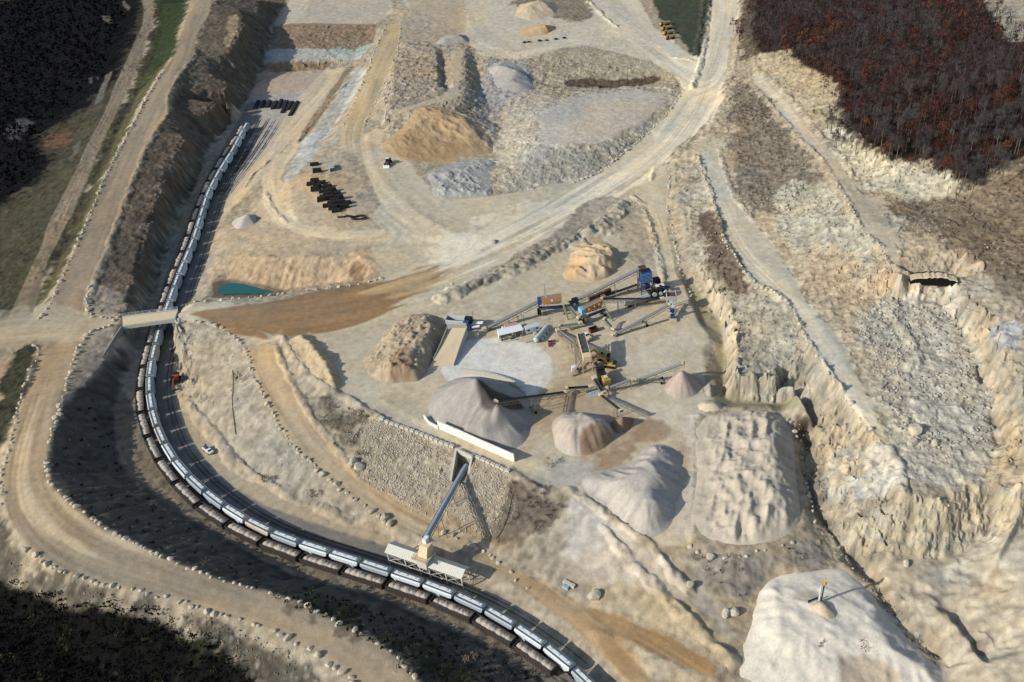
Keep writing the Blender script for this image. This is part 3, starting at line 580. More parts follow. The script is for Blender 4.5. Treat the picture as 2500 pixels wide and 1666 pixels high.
paint([(790,175),(840,160),(850,190),(800,240),(740,310),(690,370),(640,430),(600,470),(560,520),(530,560),(545,500),(590,440),(640,370),(700,270),(740,230)], (196,178,146), 1.5, 0.3, smooth=0.9, rk=0.05)
paint([(640,430),(690,370),(750,290),(775,300),(700,400),(685,440),(690,500),(740,545),(830,565),(940,560),(940,590),(840,590),(740,575),(670,545),(640,500)], (202,184,148), 1.5, 0.3, smooth=0.9, rk=0.05)
paint([(864,160),(895,165),(880,210),(840,270),(800,330),(760,390),(715,440),(690,440),(705,400),(760,330),(800,270),(840,205)], (182,180,168), 2, 0.4, rk=0.4, smooth=0.3)
paint([(735,345),(790,310),(775,345),(745,385),(720,392)], (206,204,198), 2, 0.4, k=0.9)
paint([(845,165),(858,170),(805,250),(770,305),(735,350),(720,350),(760,290),(805,225)], (140,120,96), 1.5, 0.4, rk=0.7, veg=0.3)
paint(band(R2L, R2R), (194,170,126), 1.2, 0.25, smooth=1, rk=0)
paint([(890,340),(920,300),(945,330),(930,360),(880,380),(825,360)], (198,176,138), 3, 0.4, smooth=0.9, rk=0.05)
paint([(730,420),(790,420),(830,480),(860,520),(820,535),(760,500),(730,460)], (196,170,130), 3, 0.4, smooth=0.5, rk=0.1)
# pond pit
paint([(530,622),(600,622),(700,628),(820,622),(900,612),(930,650),(910,690),(800,705),(680,718),(600,722),(520,720),(500,680),(515,640)], (192,166,130), 2, 0.35, rk=0.2, smooth=0.15)
paint([(855,640),(890,655),(890,690),(860,700),(850,670)], (130,98,66), 2, 0.5, k=0.8)
paint([(515,690),(560,680),(610,690),(690,708),(680,722),(600,727),(515,727)], (128,112,86), 1.4, 0.25, smooth=0.8)
paint([(548,697),(575,692),(610,700),(650,712),(640,719),(545,722)], (60,86,72), 1, 0.2, smooth=1)
# east: pale limestone slopes
paint([(1625,400),(1700,380),(1760,560),(1850,690),(1960,780),(1930,960),(1790,965),(1770,840),(1700,680),(1660,560),(1640,480)], (186,175,150), 2, 0.35, rk=0.35, veg=0.08)
paint([(1660,390),(1700,400),(1720,440),(1690,480),(1680,560),(1660,540)], (176,166,146), 3, 0.5, rk=0.5, veg=0.2)
paint([(1700,520),(1745,520),(1790,640),(1840,700),(1800,740),(1760,690),(1725,620)], (118,102,84), 3, 0.6, rk=0.4, veg=1)
paint([(1770,740),(1920,730),(1960,800),(1950,900),(1930,940),(1800,930),(1790,820)], (178,170,148), 3, 0.4, rk=0.5)
paint([(1785,925),(1940,930),(1945,962),(1860,972),(1785,975)], (176,165,138), 1.5, 0.3, rk=0.9)
paint([(1655,655),(1700,700),(1765,790),(1772,900),(1765,965),(1860,985),(1940,965),(1955,990),(1860,1002),(1780,1000),(1740,970),(1720,920),(1750,870),(1740,830),(1700,780)], (160,148,116), 1.0, 0.25, smooth=0.9, rk=0.0)
paint(band(R6L, R6R), (198,188,164), 1.5, 0.35, smooth=0.9, rk=0.08)
paint([(1700,330),(1770,340),(1770,365),(1700,385),(1640,400),(1690,360)], (196,184,156), 2, 0.3, smooth=0.6, rk=0.2)
paint([(1775,190),(1820,190),(1880,280),(1940,350),(1990,420),(1990,500),(1920,520),(1870,520),(1800,480),(1780,400),(1790,280)], (142,128,108), 4, 0.6, rk=0.7, veg=0.75)
paint([(1900,440),(2040,470),(2090,560),(2170,650),(2100,700),(2020,650),(1940,620),(1900,540)], (186,180,158), 4, 0.5, rk=0.6, veg=0.15)
paint([(1870,560),(1960,600),(2000,700),(2060,760),(2140,740),(2200,690),(2120,640),(2000,600)], (186,164,132), 4, 0.6, k=0.7, rk=0.4)
paint(band(R7L, R7R[:8]), (188,176,152), 1.5, 0.3, smooth=0.8, rk=0.15)
paint([(1830,130),(1922,121),(2051,204),(2051,264),(2040,300),(1990,290),(1900,200),(1840,165)], (186,170,138), 2, 0.4, rk=0.5, veg=0.15)
paint([(2000,310),(2054,300),(2140,365),(2183,395),(2315,410),(2340,450),(2300,490),(2200,480),(2104,465),(2040,365)], (198,190,164), 2, 0.4, rk=0.5, veg=0.05)
paint([(2200,480),(2340,460),(2420,450),(2500,400),(2600,400),(2600,800),(2480,760),(2380,640),(2280,580),(2180,560),(2110,500)], (138,120,96), 5, 0.6, rk=0.6, veg=0.7)
paint([(2080,490),(2180,500),(2220,580),(2210,650),(2150,600)], (178,166,142), 3, 0.5, rk=0.7, veg=0.2)
paint([(2140,720),(2230,700),(2340,700),(2390,770),(2420,880),(2440,1000),(2440,1120),(2380,1180),(2240,1180),(2200,1100),(2130,960),(2080,830)], (190,183,164), 3, 0.4, rk=0.55, veg=0)
paint([(2060,770),(2110,760),(2200,870),(2230,960),(2180,1010),(2120,930),(2070,850)], (188,170,142), 4, 0.5, k=0.7)
paint([(2080,750),(2200,760),(2220,850),(2160,870),(2110,830)], (170,168,156), 4, 0.5, k=0.7, rk=1.0)
paint([(2380,640),(2470,760),(2500,900),(2560,1000),(2500,1100),(2440,1000),(2400,800),(2340,700)], (176,164,142), 4, 0.5, rk=0.5)
paint([(2440,770),(2480,790),(2490,860),(2450,850),(2420,800)], (172,176,180), 3, 0.4, k=0.9)
paint([(2040,1090),(2110,1080),(2200,1120),(2200,1230),(2100,1240),(2040,1240),(2010,1180)], (190,184,168), 4, 0.5, rk=0.3, smooth=0.2)
paint([(2030,1120),(2100,1100),(2120,1180),(2060,1215)], (196,176,138), 4, 0.6, k=0.8)
paint([(2060,1230),(2200,1210),(2420,1180),(2500,1220),(2500,1300),(2380,1330),(2300,1365),(2180,1350),(2090,1330)], (176,164,138), 2, 0.4, rk=0.5)
paint([(2120,1330),(2180,1342),(2260,1352),(2340,1345),(2330,1362),(2240,1366),(2140,1348)], (188,128,98), 2, 0.5, k=0.65)
paint([(2090,1340),(2200,1365),(2330,1365),(2420,1320),(2560,1280),(2560,1740),(2330,1740),(2300,1580),(2200,1480),(2110,1390)], (188,176,152), 3, 0.3, rk=0.12, veg=0, smooth=0.2)
paint([(2360,1380),(2420,1360),(2470,1460),(2480,1500),(2440,1500),(2390,1440)], (178,148,100), 4, 0.5, k=0.6)
paint([(2350,1520),(2390,1520),(2420,1600),(2400,1650),(2370,1600)], (110,96,80), 3, 0.6, k=0.8, rk=0.6)
paint([(2030,1280),(2060,1300),(2120,1390),(2180,1470),(2260,1560),(2330,1640),(2310,1690),(2230,1560),(2140,1450),(2060,1370),(1990,1250),(1960,1150),(1965,1100)], (120,114,102), 2, 0.5, rk=0.6, veg=0.3)
paint([(1935,1010),(1955,1000),(1985,1080),(1990,1120),(1965,1110),(1945,1060)], (92,78,62), 2, 0.5, veg=0.6)
# wood floor on the hill
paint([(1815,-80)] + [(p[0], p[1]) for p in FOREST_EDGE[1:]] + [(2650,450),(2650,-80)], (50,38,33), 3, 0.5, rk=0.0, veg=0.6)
paint([(2369,-60),(2426,39),(2465,86),(2447,104),(2520,100),(2650,120),(2650,-60)], (176,164,142), 3, 0.5, rk=0.5, veg=0.1)
paint([(1812,-80),(1840,-80),(1835,60),(1850,130),(1815,150),(1800,90)], (110,96,80), 3, 0.6, veg=0.7)

# ------------------------------------------------------------------ relief: rills down the slopes, stones, wheel streaks
Zs = blur(Z, 4)
gy, gx = np.gradient(Zs, RES)
sl = np.hypot(gx, gy)
wob = n_mid * 1.1
dx_, dy_ = gx / (sl + 1e-3), gy / (sl + 1e-3)
dxr, dyr = dx_ * np.cos(wob * 0.5) - dy_ * np.sin(wob * 0.5), dx_ * np.sin(wob * 0.5) + dy_ * np.cos(wob * 0.5)
rill = lic(white, dxr.astype(np.float32), dyr.astype(np.float32), 14, RES)
rill /= rill[sl > 0.3].std()
rill = np.clip(rill, -2.6, 2.6)
SM = SM * (1 - 0.8 * RMASK)
onroad = LANE * SM
steep = np.clip((sl - 0.18) / 0.5, 0, 1)
cliffy = np.clip((sl - 0.42) / 0.4, 0, 1)
rough = (1 - SM)
ROCKY = np.zeros((NY, NX), np.float32)
for q in ([(1640,380),(1790,180),(1840,100),(2600,330),(2650,1300),(2000,1370),(1950,1000),(1780,985),(1700,680)], [(640,60),(930,50),(900,150),(640,180)], [(1150,120),(1320,130),(1660,180),(1660,260),(1470,440),(1200,480)], [(960,100),(1200,110),(1220,370),(930,350)], [(415,790),(470,790),(480,900),(520,1000),(440,1000),(420,880)]):
    s_, m_ = soft(q, 5, 0.2)
    ROCKY[s_] = np.maximum(ROCKY[s_], m_)
EARTH = np.zeros((NY, NX), np.float32)
s_, m_ = soft([(520,0),(700,0),(640,200),(560,350),(430,560),(330,830),(220,780),(300,500),(410,250)], 4, 0.2)
EARTH[s_] = m_
s_, m_ = soft([(530,615),(600,618),(700,625),(870,610),(900,650),(880,695),(700,716),(600,720),(520,715)], 2, 0.2)
EARTH[s_] = np.maximum(EARTH[s_], 0.7 * m_)
rk1 = np.clip(RK * 1.0 - 0.42 + 0.6 * n_mid, 0, 1) + 0.25 * RMASK
r1, t1 = rocks(GX, GY, 2.1, 5, 0.5)
r3, t3 = rocks(GX, GY, 1.35, 15, 0.6)
n_f2 = fbm(GX, GY, 1.9, 141, 2)
rg1 = ridged(GX, GY, 16, 151, 5, 0.6) - 0.5
rg2 = ridged(GX, GY, 5.5, 161, 4, 0.65) - 0.5
Z0 = Z.copy()
Z = Z + rough * (0.45 * n_mid + 0.30 * n_fine + 0.12 * n_f2 + (0.15 + 0.4 * ROCKY) * rg2) + SM * (0.10 * n_mid + 0.05 * n_fine)
Z = Z + steep * (0.3 + 0.7 * rough) * (0.20 + 0.22 * np.maximum(ROCKY, EARTH)) * rill
Z = Z + rough * np.maximum(ROCKY * 0.6, EARTH) * ((0.4 + 1.3 * cliffy) * rg1 * 1.4 + (0.4 + 1.1 * cliffy) * rg2)
BT = np.zeros((NY, NX), np.float32)
jj_, ii_ = np.nonzero(ROCKY[::8, ::8] > 0.02)
bs_ = (slice(max(0, jj_.min() * 8 - 8), jj_.max() * 8 + 9), slice(max(0, ii_.min() * 8 - 8), ii_.max() * 8 + 9))
bx_, by_ = GX[bs_] + 2.2 * n_mid[bs_] + 0.8 * n_fine[bs_], GY[bs_] + 2.2 * n_fine[bs_] - 1.5 * n_mid[bs_]
w_ = (rough * ROCKY)[bs_]
for cell_, amp_, sd_ in ((9.0, 1.7, 201), (3.6, 0.95, 211), (1.7, 0.45, 221)):
    v_, tn_ = blocks(bx_, by_ * 1.3, cell_, sd_)
    Z[bs_] += w_ * v_ * amp_ * (0.35 + 1.0 * cliffy[bs_] + 0.35 * steep[bs_])
    BT[bs_] += w_ * (tn_ - 0.5) * (0.16 if cell_ < 5 else 0.10)
# ledges of bedded limestone on the steep faces
zn = Z + 1.2 * n_mid + 2.0 * n_big
stp = 2.4 + 0.9 * vnoise(GX, GY, 40, 171)
q = zn / stp
fr = q - np.floor(q)
led = (np.floor(q) + np.clip((fr - 0.5) * 3.2 + 0.5, 0, 1) - q) * stp
Z = Z + led * rough * ROCKY * np.clip(cliffy + 0.25 * steep, 0, 1) * 0.75
Z = Z + r1 * rk1 * 0.6 * rough + r3 * rk1 * 0.55 * rough
Z = Z + onroad * (0.02 * streak + 0.03 * broad)
veg_bump = np.clip(fbm(GX, GY, 2.2, 77, 2) * 0.8 + fbm(GX, GY, 9, 78, 2) + 0.1, 0, 1) * VEG
Z = Z + veg_bump * 0.9
track = np.clip(FW * 1.3, 0, 1) ** 1.3
f = 1 + 0.08 * n_big + 0.10 * n_mid * (1 - 0.4 * SM) + 0.12 * n_fine * (1 - 0.6 * SM) + 0.16 * n_f2 * (1 - 0.75 * SM) + (0.04 + 0.085 * rough) * np.clip(white, -2, 2)
f += onroad * (0.07 * streak + 0.065 * broad) + SM * 0.16 * (track - 0.45) * (LANE > 0.02)
f += steep * (0.4 + 0.6 * rough) * 0.055 * rill
f += BT
rk_ = random.Random(5)
for P, width in LANES:
    A = np.array([p[:2] for p in P])
    for _ in range(2):
        q_ = np.empty((2 * len(A) - 2, 2))
        q_[0::2], q_[1::2] = 0.75 * A[:-1] + 0.25 * A[1:], 0.25 * A[:-1] + 0.75 * A[1:]
        A = np.vstack([A[:1], q_, A[-1:]])
    T = np.gradient(A, axis=0)
    T /= np.hypot(T[:, 0], T[:, 1])[:, None] + 1e-9
    N2 = np.stack([-T[:, 1], T[:, 0]], 1)
    s_ = np.concatenate([[0], np.cumsum(np.hypot(*np.diff(A, axis=0).T))])
    for _ in range(5 if width > 16 else 3):
        o_ = rk_.uniform(-.27, .27) * width + rk_.uniform(.3, 1.6) * np.sin(s_ / rk_.uniform(25, 60) + rk_.uniform(0, 6))
        a0 = rk_.uniform(0, .4) * s_[-1]
        a1 = a0 + rk_.uniform(.35, .7) * s_[-1]
        m_ = (s_ >= a0) & (s_ <= a1)
        if m_.sum() < 3: continue
        k0 = rk_.choice((-.12, -.10, -.08, .07))
        for g_ in (-1.1, 1.1):
            sl_, d_ = polyline_d([tuple(v) for v in (A + N2 * (o_ + g_)[:, None])[m_]], 1.6)
            if sl_ is None: continue
            f[sl_] += k0 * np.clip(1.25 - d_ / 0.75, 0, 1) * SM[sl_] * (0.7 + 0.5 * n_mid[sl_])
            Z[sl_] -= 0.05 * np.clip(1.25 - d_ / 0.75, 0, 1) * SM[sl_]
f += -0.07 * onroad * np.clip((streak - 1.1) * 2, 0, 1)
f *= 1 - 0.15 * rough
C *= f[..., None]
grey = C.mean(2, keepdims=True)
C = (grey + (C - grey) * 0.86) * np.array([1.015, 1.0, 0.965], np.float32)
warm = (fbm(GX, GY, 34, 55, 4) + 0.5 * fbm(GX, GY, 11, 56, 3) + 0.35 * onroad * broad)[..., None]
C *= 1 + warm * np.array([0.08, 0.0, -0.12], np.float32)
brush = np.clip((VEG - 0.5 + 0.9 * n_mid + 0.7 * n_fine + 0.5 * n_f2) * 2.0, 0, 1) * np.clip(VEG * 1.6, 0, 1)
dryc = alb(98, 88, 74) * (1 + 0.5 * n_f2[..., None])
brush = brush * np.clip(C.mean(2) / 0.22, 0, 1)
C = C * (1 - 0.7 * brush[..., None]) + dryc * 0.7 * brush[..., None]
stone = np.clip((r1 * rk1 * 2.2 + r3 * rk1 * 1.6), 0, 1) * rough
stc = alb(188, 182, 166) * (0.6 + 0.6 * t1[..., None])
C = C * (1 - 0.5 * stone[..., None]) + stc * 0.5 * stone[..., None]
# bedding colours of the cut rock: cream, blue grey and rust layers following height
bed = vnoise(Z0 * 6 + 3 * n_mid, GX * 0.15, 5, 181) + 0.6 * vnoise(Z0 * 14, GY * 0.1, 5, 182)
bw_ = (ROCKY * np.clip(cliffy * 1.2, 0, 1) * rough)[..., None]
C *= 1 + bw_ * bed[..., None] * np.array([0.20, 0.12, 0.0], np.float32)
C = np.clip(C, 0.003, 0.85)

def rgb(a, x, y):
    fx = np.clip((x - X0) / RES, 0, NX - 1.001)
    fy = np.clip((y - Y0) / RES, 0, NY - 1.001)
    i, j = fx.astype(np.int32), fy.astype(np.int32)
    p, q = (fx - i)[..., None], (fy - j)[..., None]
    return (a[j, i] * (1 - p) + a[j, i + 1] * p) * (1 - q) + (a[j + 1, i] * (1 - p) + a[j + 1, i + 1] * p) * q

def grid_mesh(name, X, Y, Zz, Cc, keep=None, smooth_=True):
    ny, nx = X.shape
    co = np.stack([X, Y, Zz], -1).reshape(-1, 3).astype(np.float32)
    cc = Cc.reshape(-1, 3)
    idx = np.arange(ny * nx).reshape(ny, nx)
    q = np.stack([idx[:-1, :-1], idx[:-1, 1:], idx[1:, 1:], idx[1:, :-1]], -1).reshape(-1, 4)
    if keep is not None:
        kq = (keep[:-1, :-1] & keep[:-1, 1:] & keep[1:, 1:] & keep[1:, :-1]).reshape(-1)
        q = q[kq]
        used = np.unique(q)
        remap = np.zeros(ny * nx, np.int64)
        remap[used] = np.arange(len(used))
        q, co, cc = remap[q], co[used], cc[used]
    me = bpy.data.meshes.new(name)
    me.vertices.add(len(co))
    me.vertices.foreach_set('co', co.ravel())
    me.loops.add(q.size)
    me.loops.foreach_set('vertex_index', q.ravel().astype(np.int32))
    me.polygons.add(len(q))
    me.polygons.foreach_set('loop_start', np.arange(0, q.size, 4, dtype=np.int32))
    me.update(calc_edges=True)
    at_ = me.color_attributes.new('ground_colour', 'FLOAT_COLOR', 'POINT')
    at_.data.foreach_set('color', np.concatenate([cc, np.ones((len(cc), 1))], 1).astype(np.float32).ravel())
    me.polygons.foreach_set('use_smooth', np.full(len(q), smooth_, bool))
    me.update()
    return me

# ------------------------------------------------------------------ materials
def node_mat(name, rough_=0.9):
    m = bpy.data.materials.new(name)
    m.use_nodes = True
    b = m.node_tree.nodes['Principled BSDF']
    b.inputs['Roughness'].default_value = rough_
    b.inputs['Specular IOR Level'].default_value = 0.2
    return m, m.node_tree.nodes, m.node_tree.links, b
def ground_material(name, speck=0.24, bump=0.5):
    m, N, K, b = node_mat(name, 0.95)
    b.inputs['Specular IOR Level'].default_value = 0.08
    a = N.new('ShaderNodeAttribute')
    a.attribute_name = 'ground_colour'
    tc = N.new('ShaderNodeTexCoord')
    n1 = N.new('ShaderNodeTexNoise')
    n1.inputs['Scale'].default_value = 1.7
    n1.inputs['Detail'].default_value = 6
    n1.inputs['Roughness'].default_value = 0.7
    K.new(tc.outputs['Object'], n1.inputs['Vector'])
    n2 = N.new('ShaderNodeTexNoise')
    n2.inputs['Scale'].default_value = 0.45
    n2.inputs['Detail'].default_value = 9
    n2.inputs['Roughness'].default_value = 0.78
    K.new(tc.outputs['Object'], n2.inputs['Vector'])
    av = N.new('ShaderNodeMath')
    av.operation = 'MULTIPLY_ADD'
    K.new(n2.outputs[0], av.inputs[0])
    av.inputs[1].default_value = 0.6
    sc_ = N.new('ShaderNodeMath')
    sc_.operation = 'MULTIPLY'
    sc_.inputs[1].default_value = 0.4
    K.new(n1.outputs[0], sc_.inputs[0])
    K.new(sc_.outputs[0], av.inputs[2])
    mr = N.new('ShaderNodeMapRange')
    mr.inputs['From Min'].default_value, mr.inputs['From Max'].default_value = 0.34, 0.66
    mr.inputs['To Min'].default_value, mr.inputs['To Max'].default_value = 1 - speck, 1 + speck
    K.new(av.outputs[0], mr.inputs['Value'])
    mx = N.new('ShaderNodeVectorMath')
    mx.operation = 'SCALE'
    K.new(a.outputs['Color'], mx.inputs[0])
    K.new(mr.outputs[0], mx.inputs['Scale'])
    K.new(mx.outputs[0], b.inputs['Base Color'])
    bp = N.new('ShaderNodeBump')
    bp.inputs['Strength'].default_value = bump
    bp.inputs['Distance'].default_value = 0.25
    K.new(n1.outputs[0], bp.inputs['Height'])
    K.new(bp.outputs[0], b.inputs['Normal'])
    return m
M_GROUND = ground_material('quarry_ground')

# ------------------------------------------------------------------ the ground sheet: a fan, finest near the middle of the quarry
NT, NR = 1600, 1250
tht = np.linspace(math.radians(-60), math.radians(50), NT)
rr = 100 * (1090 / 100) ** np.linspace(0, 1, NR) ** 0.95
TT, RR = np.meshgrid(tht, rr)
FX, FY = RR * np.sin(TT), RR * np.cos(TT)
fz = rgb(Z[..., None], FX, FY)[..., 0]
fc = rgb(C, FX, FY)
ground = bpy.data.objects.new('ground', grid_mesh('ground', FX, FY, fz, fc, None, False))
ground['kind'] = 'structure'
ground.data.materials.append(M_GROUND)
COL.objects.link(ground)
# ------------------------------------------------------------------ object helpers
def mat(name, rgb8, rough_=0.7, var=0.18, scale=1.2, metal=0.0, rust=None):
    m, N, K, b = node_mat(name, rough_)
    b.inputs['Metallic'].default_value = metal
    c = lin(rgb8)
    tc = N.new('ShaderNodeTexCoord')
    n1 = N.new('ShaderNodeTexNoise')
    n1.inputs['Scale'].default_value = scale
    n1.inputs['Detail'].default_value = 5
    n1.inputs['Roughness'].default_value = 0.65
    K.new(tc.outputs['Object'], n1.inputs['Vector'])
    r = N.new('ShaderNodeValToRGB')
    e = r.color_ramp.elements
    e[0].position, e[1].position = 0.3, 0.7
    lo = lin(rust) if rust else c * (1 - var)
    e[0].color = (*lo, 1)
    e[1].color = (*np.clip(c * (1 + var), 0, 0.9), 1)
    if rust:
        k = e.new(0.44)
        k.color = (*c, 1)
    K.new(n1.outputs[0], r.inputs['Fac'])
    K.new(r.outputs[0], b.inputs['Base Color'])
    return m
M = {
    'white': mat('white_paint', (206, 208, 206), 0.45, 0.06), 'hopper_white': mat('wagon_white', (188, 194, 195), 0.5, 0.10, 1.3, rust=(150, 146, 138)),
    'hopper_blue': mat('wagon_blue_grey', (142, 152, 157), 0.5, 0.1, 1.3, rust=(116, 120, 122)), 'hopper_tan': mat('wagon_tan', (178, 166, 154), 0.6, 0.1, 1.0, rust=(130, 74, 58)),
    'walk': mat('wagon_walkway', (84, 92, 94), 0.7, 0.1), 'black': mat('black_steel', (30, 30, 31), 0.6, 0.2), 'gondola': mat('gondola_steel', (62, 54, 50), 0.7, 0.2, 1.0, rust=(46, 38, 34)),
    'load': mat('sand_load', (172, 160, 142), 0.95, 0.14, 2.0), 'rail': mat('rail_steel', (62, 54, 50), 0.5, 0.2), 'sleeper': mat('sleeper', (98, 92, 86), 0.9, 0.15),
    'conc': mat('concrete', (174, 171, 158), 0.9, 0.12, 0.8), 'conc_w': mat('pale_concrete', (204, 203, 194), 0.9, 0.08, 0.9, rust=(158, 152, 140)), 'conc_d': mat('weathered_concrete', (128, 124, 114), 0.9, 0.15),
    'deck': mat('dirt_on_deck', (196, 178, 144), 0.95, 0.08, 0.4), 'cream': mat('cream_sheet', (184, 181, 168), 0.5, 0.05), 'cream_d': mat('dusty_cream', (200, 178, 144), 0.7, 0.15),
    'pipe_blue': mat('blue_grey_cover', (124, 138, 148), 0.45, 0.12), 'truss': mat('dusty_truss', (122, 113, 96), 0.7, 0.2), 'belt': mat('rubber_belt', (44, 46, 50), 0.6, 0.25),
    'belt_l': mat('dusty_belt', (112, 116, 118), 0.6, 0.15), 'yellow': mat('machine_yellow', (168, 136, 72), 0.6, 0.22), 'orange': mat('orange_panel', (164, 112, 56), 0.5, 0.15), 'blue': mat('blue_paint', (46, 68, 118), 0.45, 0.18),
    'sky': mat('light_blue_paint', (112, 156, 184), 0.45, 0.1), 'grey': mat('grey_paint', (150, 156, 154), 0.5, 0.12), 'dgrey': mat('dark_grey', (72, 74, 76), 0.6, 0.2), 'mesh': mat('screen_deck', (120, 118, 112), 0.7, 0.2, 3.0),
    'red': mat('red_paint', (170, 54, 46), 0.5, 0.15), 'pink': mat('faded_red', (186, 138, 130), 0.6, 0.1), 'tank': mat('tank_grey', (166, 174, 166), 0.5, 0.08), 'glass': mat('dark_glass', (26, 32, 38), 0.15, 0.1), 'tyre': mat('tyre', (28, 27, 26), 0.9, 0.15),
    'brown': mat('rusty_brown', (86, 58, 46), 0.8, 0.2), 'creo': mat('creosote_timber', (36, 33, 31), 0.85, 0.3, 1.5, rust=(62, 54, 48)), 'silver': mat('galvanised', (176, 180, 182), 0.4, 0.08), 'dump': mat('dusty_yellow', (178, 150, 92), 0.6, 0.2),
    'rock': mat('limestone', (170, 161, 142), 0.95, 0.25, 1.4), 'tan': mat('tan_panel', (184, 170, 138), 0.7, 0.15), 'hose': mat('hose', (52, 48, 44), 0.7, 0.1), 'orange2': mat('orange_red', (146, 66, 46), 0.5, 0.15)}

class MB:
    def __init__(s): s.v, s.f = [], []
    def add(s, vs, fs):
        o = len(s.v)
        s.v += [tuple(v) for v in vs]
        s.f += [tuple(i + o for i in f) for f in fs]
        return s
    def box(s, c, d, rz=0.0, ry=0.0):
        R = Matrix.Rotation(rz, 3, 'Z') @ Matrix.Rotation(ry, 3, 'Y')
        vs = [Vector(c) + R @ Vector((x * d[0] / 2, y * d[1] / 2, z * d[2] / 2)) for z in (-1, 1) for y in (-1, 1) for x in (-1, 1)]
        return s.add(vs, [(0, 2, 3, 1), (4, 5, 7, 6), (0, 1, 5, 4), (2, 6, 7, 3), (1, 3, 7, 5), (0, 4, 6, 2)])
    def beam(s, a, b, w, h=None):
        a, b = Vector(a), Vector(b)
        h = h or w
        d = (b - a).normalized()
        up = Vector((0, 0, 1)) if abs(d.z) < 0.95 else Vector((1, 0, 0))
        sd_ = d.cross(up).normalized() * w / 2
        u = sd_.cross(d).normalized() * h / 2
        vs = [p + i * sd_ + j * u for p in (a, b) for i, j in ((-1, -1), (1, -1), (1, 1), (-1, 1))]
        return s.add(vs, [(3, 2, 1, 0), (4, 5, 6, 7), (0, 1, 5, 4), (1, 2, 6, 5), (2, 3, 7, 6), (3, 0, 4, 7)])
    def cyl(s, a, b, r, n=10, r2=None, caps=True):
        a, b = Vector(a), Vector(b)
        d = (b - a).normalized()
        up = Vector((0, 0, 1)) if abs(d.z) < 0.95 else Vector((1, 0, 0))
        x = d.cross(up).normalized()
        y = d.cross(x)
        vs = []
        for p, q in ((a, r), (b, r if r2 is None else r2)):
            vs += [p + q * (math.cos(2 * math.pi * k / n) * x + math.sin(2 * math.pi * k / n) * y) for k in range(n)]
        fs = [(k, k + n, (k + 1) % n + n, (k + 1) % n) for k in range(n)]
        if caps: fs += [tuple(range(n)), tuple(range(2 * n - 1, n - 1, -1))]
        return s.add(vs, fs)
    def loft(s, secs, caps=True):
        n = len(secs[0])
        vs = [v for q in secs for v in q]
        fs = [(k * n + i, k * n + (i + 1) % n, (k + 1) * n + (i + 1) % n, (k + 1) * n + i) for k in range(len(secs) - 1) for i in range(n)]
        if caps: fs += [tuple(range(n - 1, -1, -1)), tuple((len(secs) - 1) * n + i for i in range(n))]
        return s.add(vs, fs)
    def mesh(s, name, m, smooth=False):
        me = bpy.data.meshes.new(name)
        me.from_pydata(s.v, [], s.f)
        bm = bmesh.new()
        bm.from_mesh(me)
        bmesh.ops.recalc_face_normals(bm, faces=bm.faces)
        bm.to_mesh(me)
        bm.free()
        if m: me.materials.append(m)
        if smooth: me.polygons.foreach_set('use_smooth', np.ones(len(me.polygons), bool))
        return me
    def build(s, name, m, parent=None, smooth=False):
        o = bpy.data.objects.new(name, s.mesh(name, m, smooth))
        COL.objects.link(o)
        if parent: o.parent = parent
        return o
def tag(o, label, cat, group=None, kind=None):
    o['label'] = label
    o['category'] = cat
    if group: o['group'] = group
    if kind: o['kind'] = kind
    return o
def thing(name, label, cat, loc=(0, 0, 0), rz=0.0, group=None):
    o = bpy.data.objects.new(name, None)
    COL.objects.link(o)
    o.location, o.rotation_euler = loc, (0, 0, rz)
    o.empty_display_size = 0.5
    return tag(o, label, cat, group)
CHILD = {}
def dup(root, loc, rz, label, group=None, scale=None):
    if root.name not in CHILD:
        CHILD[root.name] = [(c, list(c.children)) for c in root.children]
    r = root.copy()
    COL.objects.link(r)
    r.location, r.rotation_euler = loc, (0, 0, rz)
    if scale: r.scale = scale
    r['label'] = label
    if group: r['group'] = group
    for c, gs in CHILD[root.name]:
        d = c.copy()
        COL.objects.link(d)
        d.parent = r
        for g in gs:
            e = g.copy()
            COL.objects.link(e)
            e.parent = d
    return r
def pose(a, b):
    """ground pose of a thing lying from traced pixel a to traced pixel b: centre, bearing, length"""
    p, q = G(*a), G(*b)
    return ((p[0] + q[0]) / 2, (p[1] + q[1]) / 2, min(p[2], q[2])), math.atan2(q[1] - p[1], q[0] - p[0]), math.hypot(q[0] - p[0], q[1] - p[1])
ORD = ['first', 'second', 'third', 'fourth', 'fifth', 'sixth', 'seventh', 'eighth', 'ninth', 'tenth', 'eleventh', 'twelfth', 'thirteenth', 'fourteenth', 'fifteenth', 'sixteenth', 'seventeenth', 'eighteenth', 'nineteenth', 'twentieth', 'twenty-first', 'twenty-second', 'twenty-third', 'twenty-fourth', 'twenty-fifth', 'twenty-sixth', 'twenty-seventh']

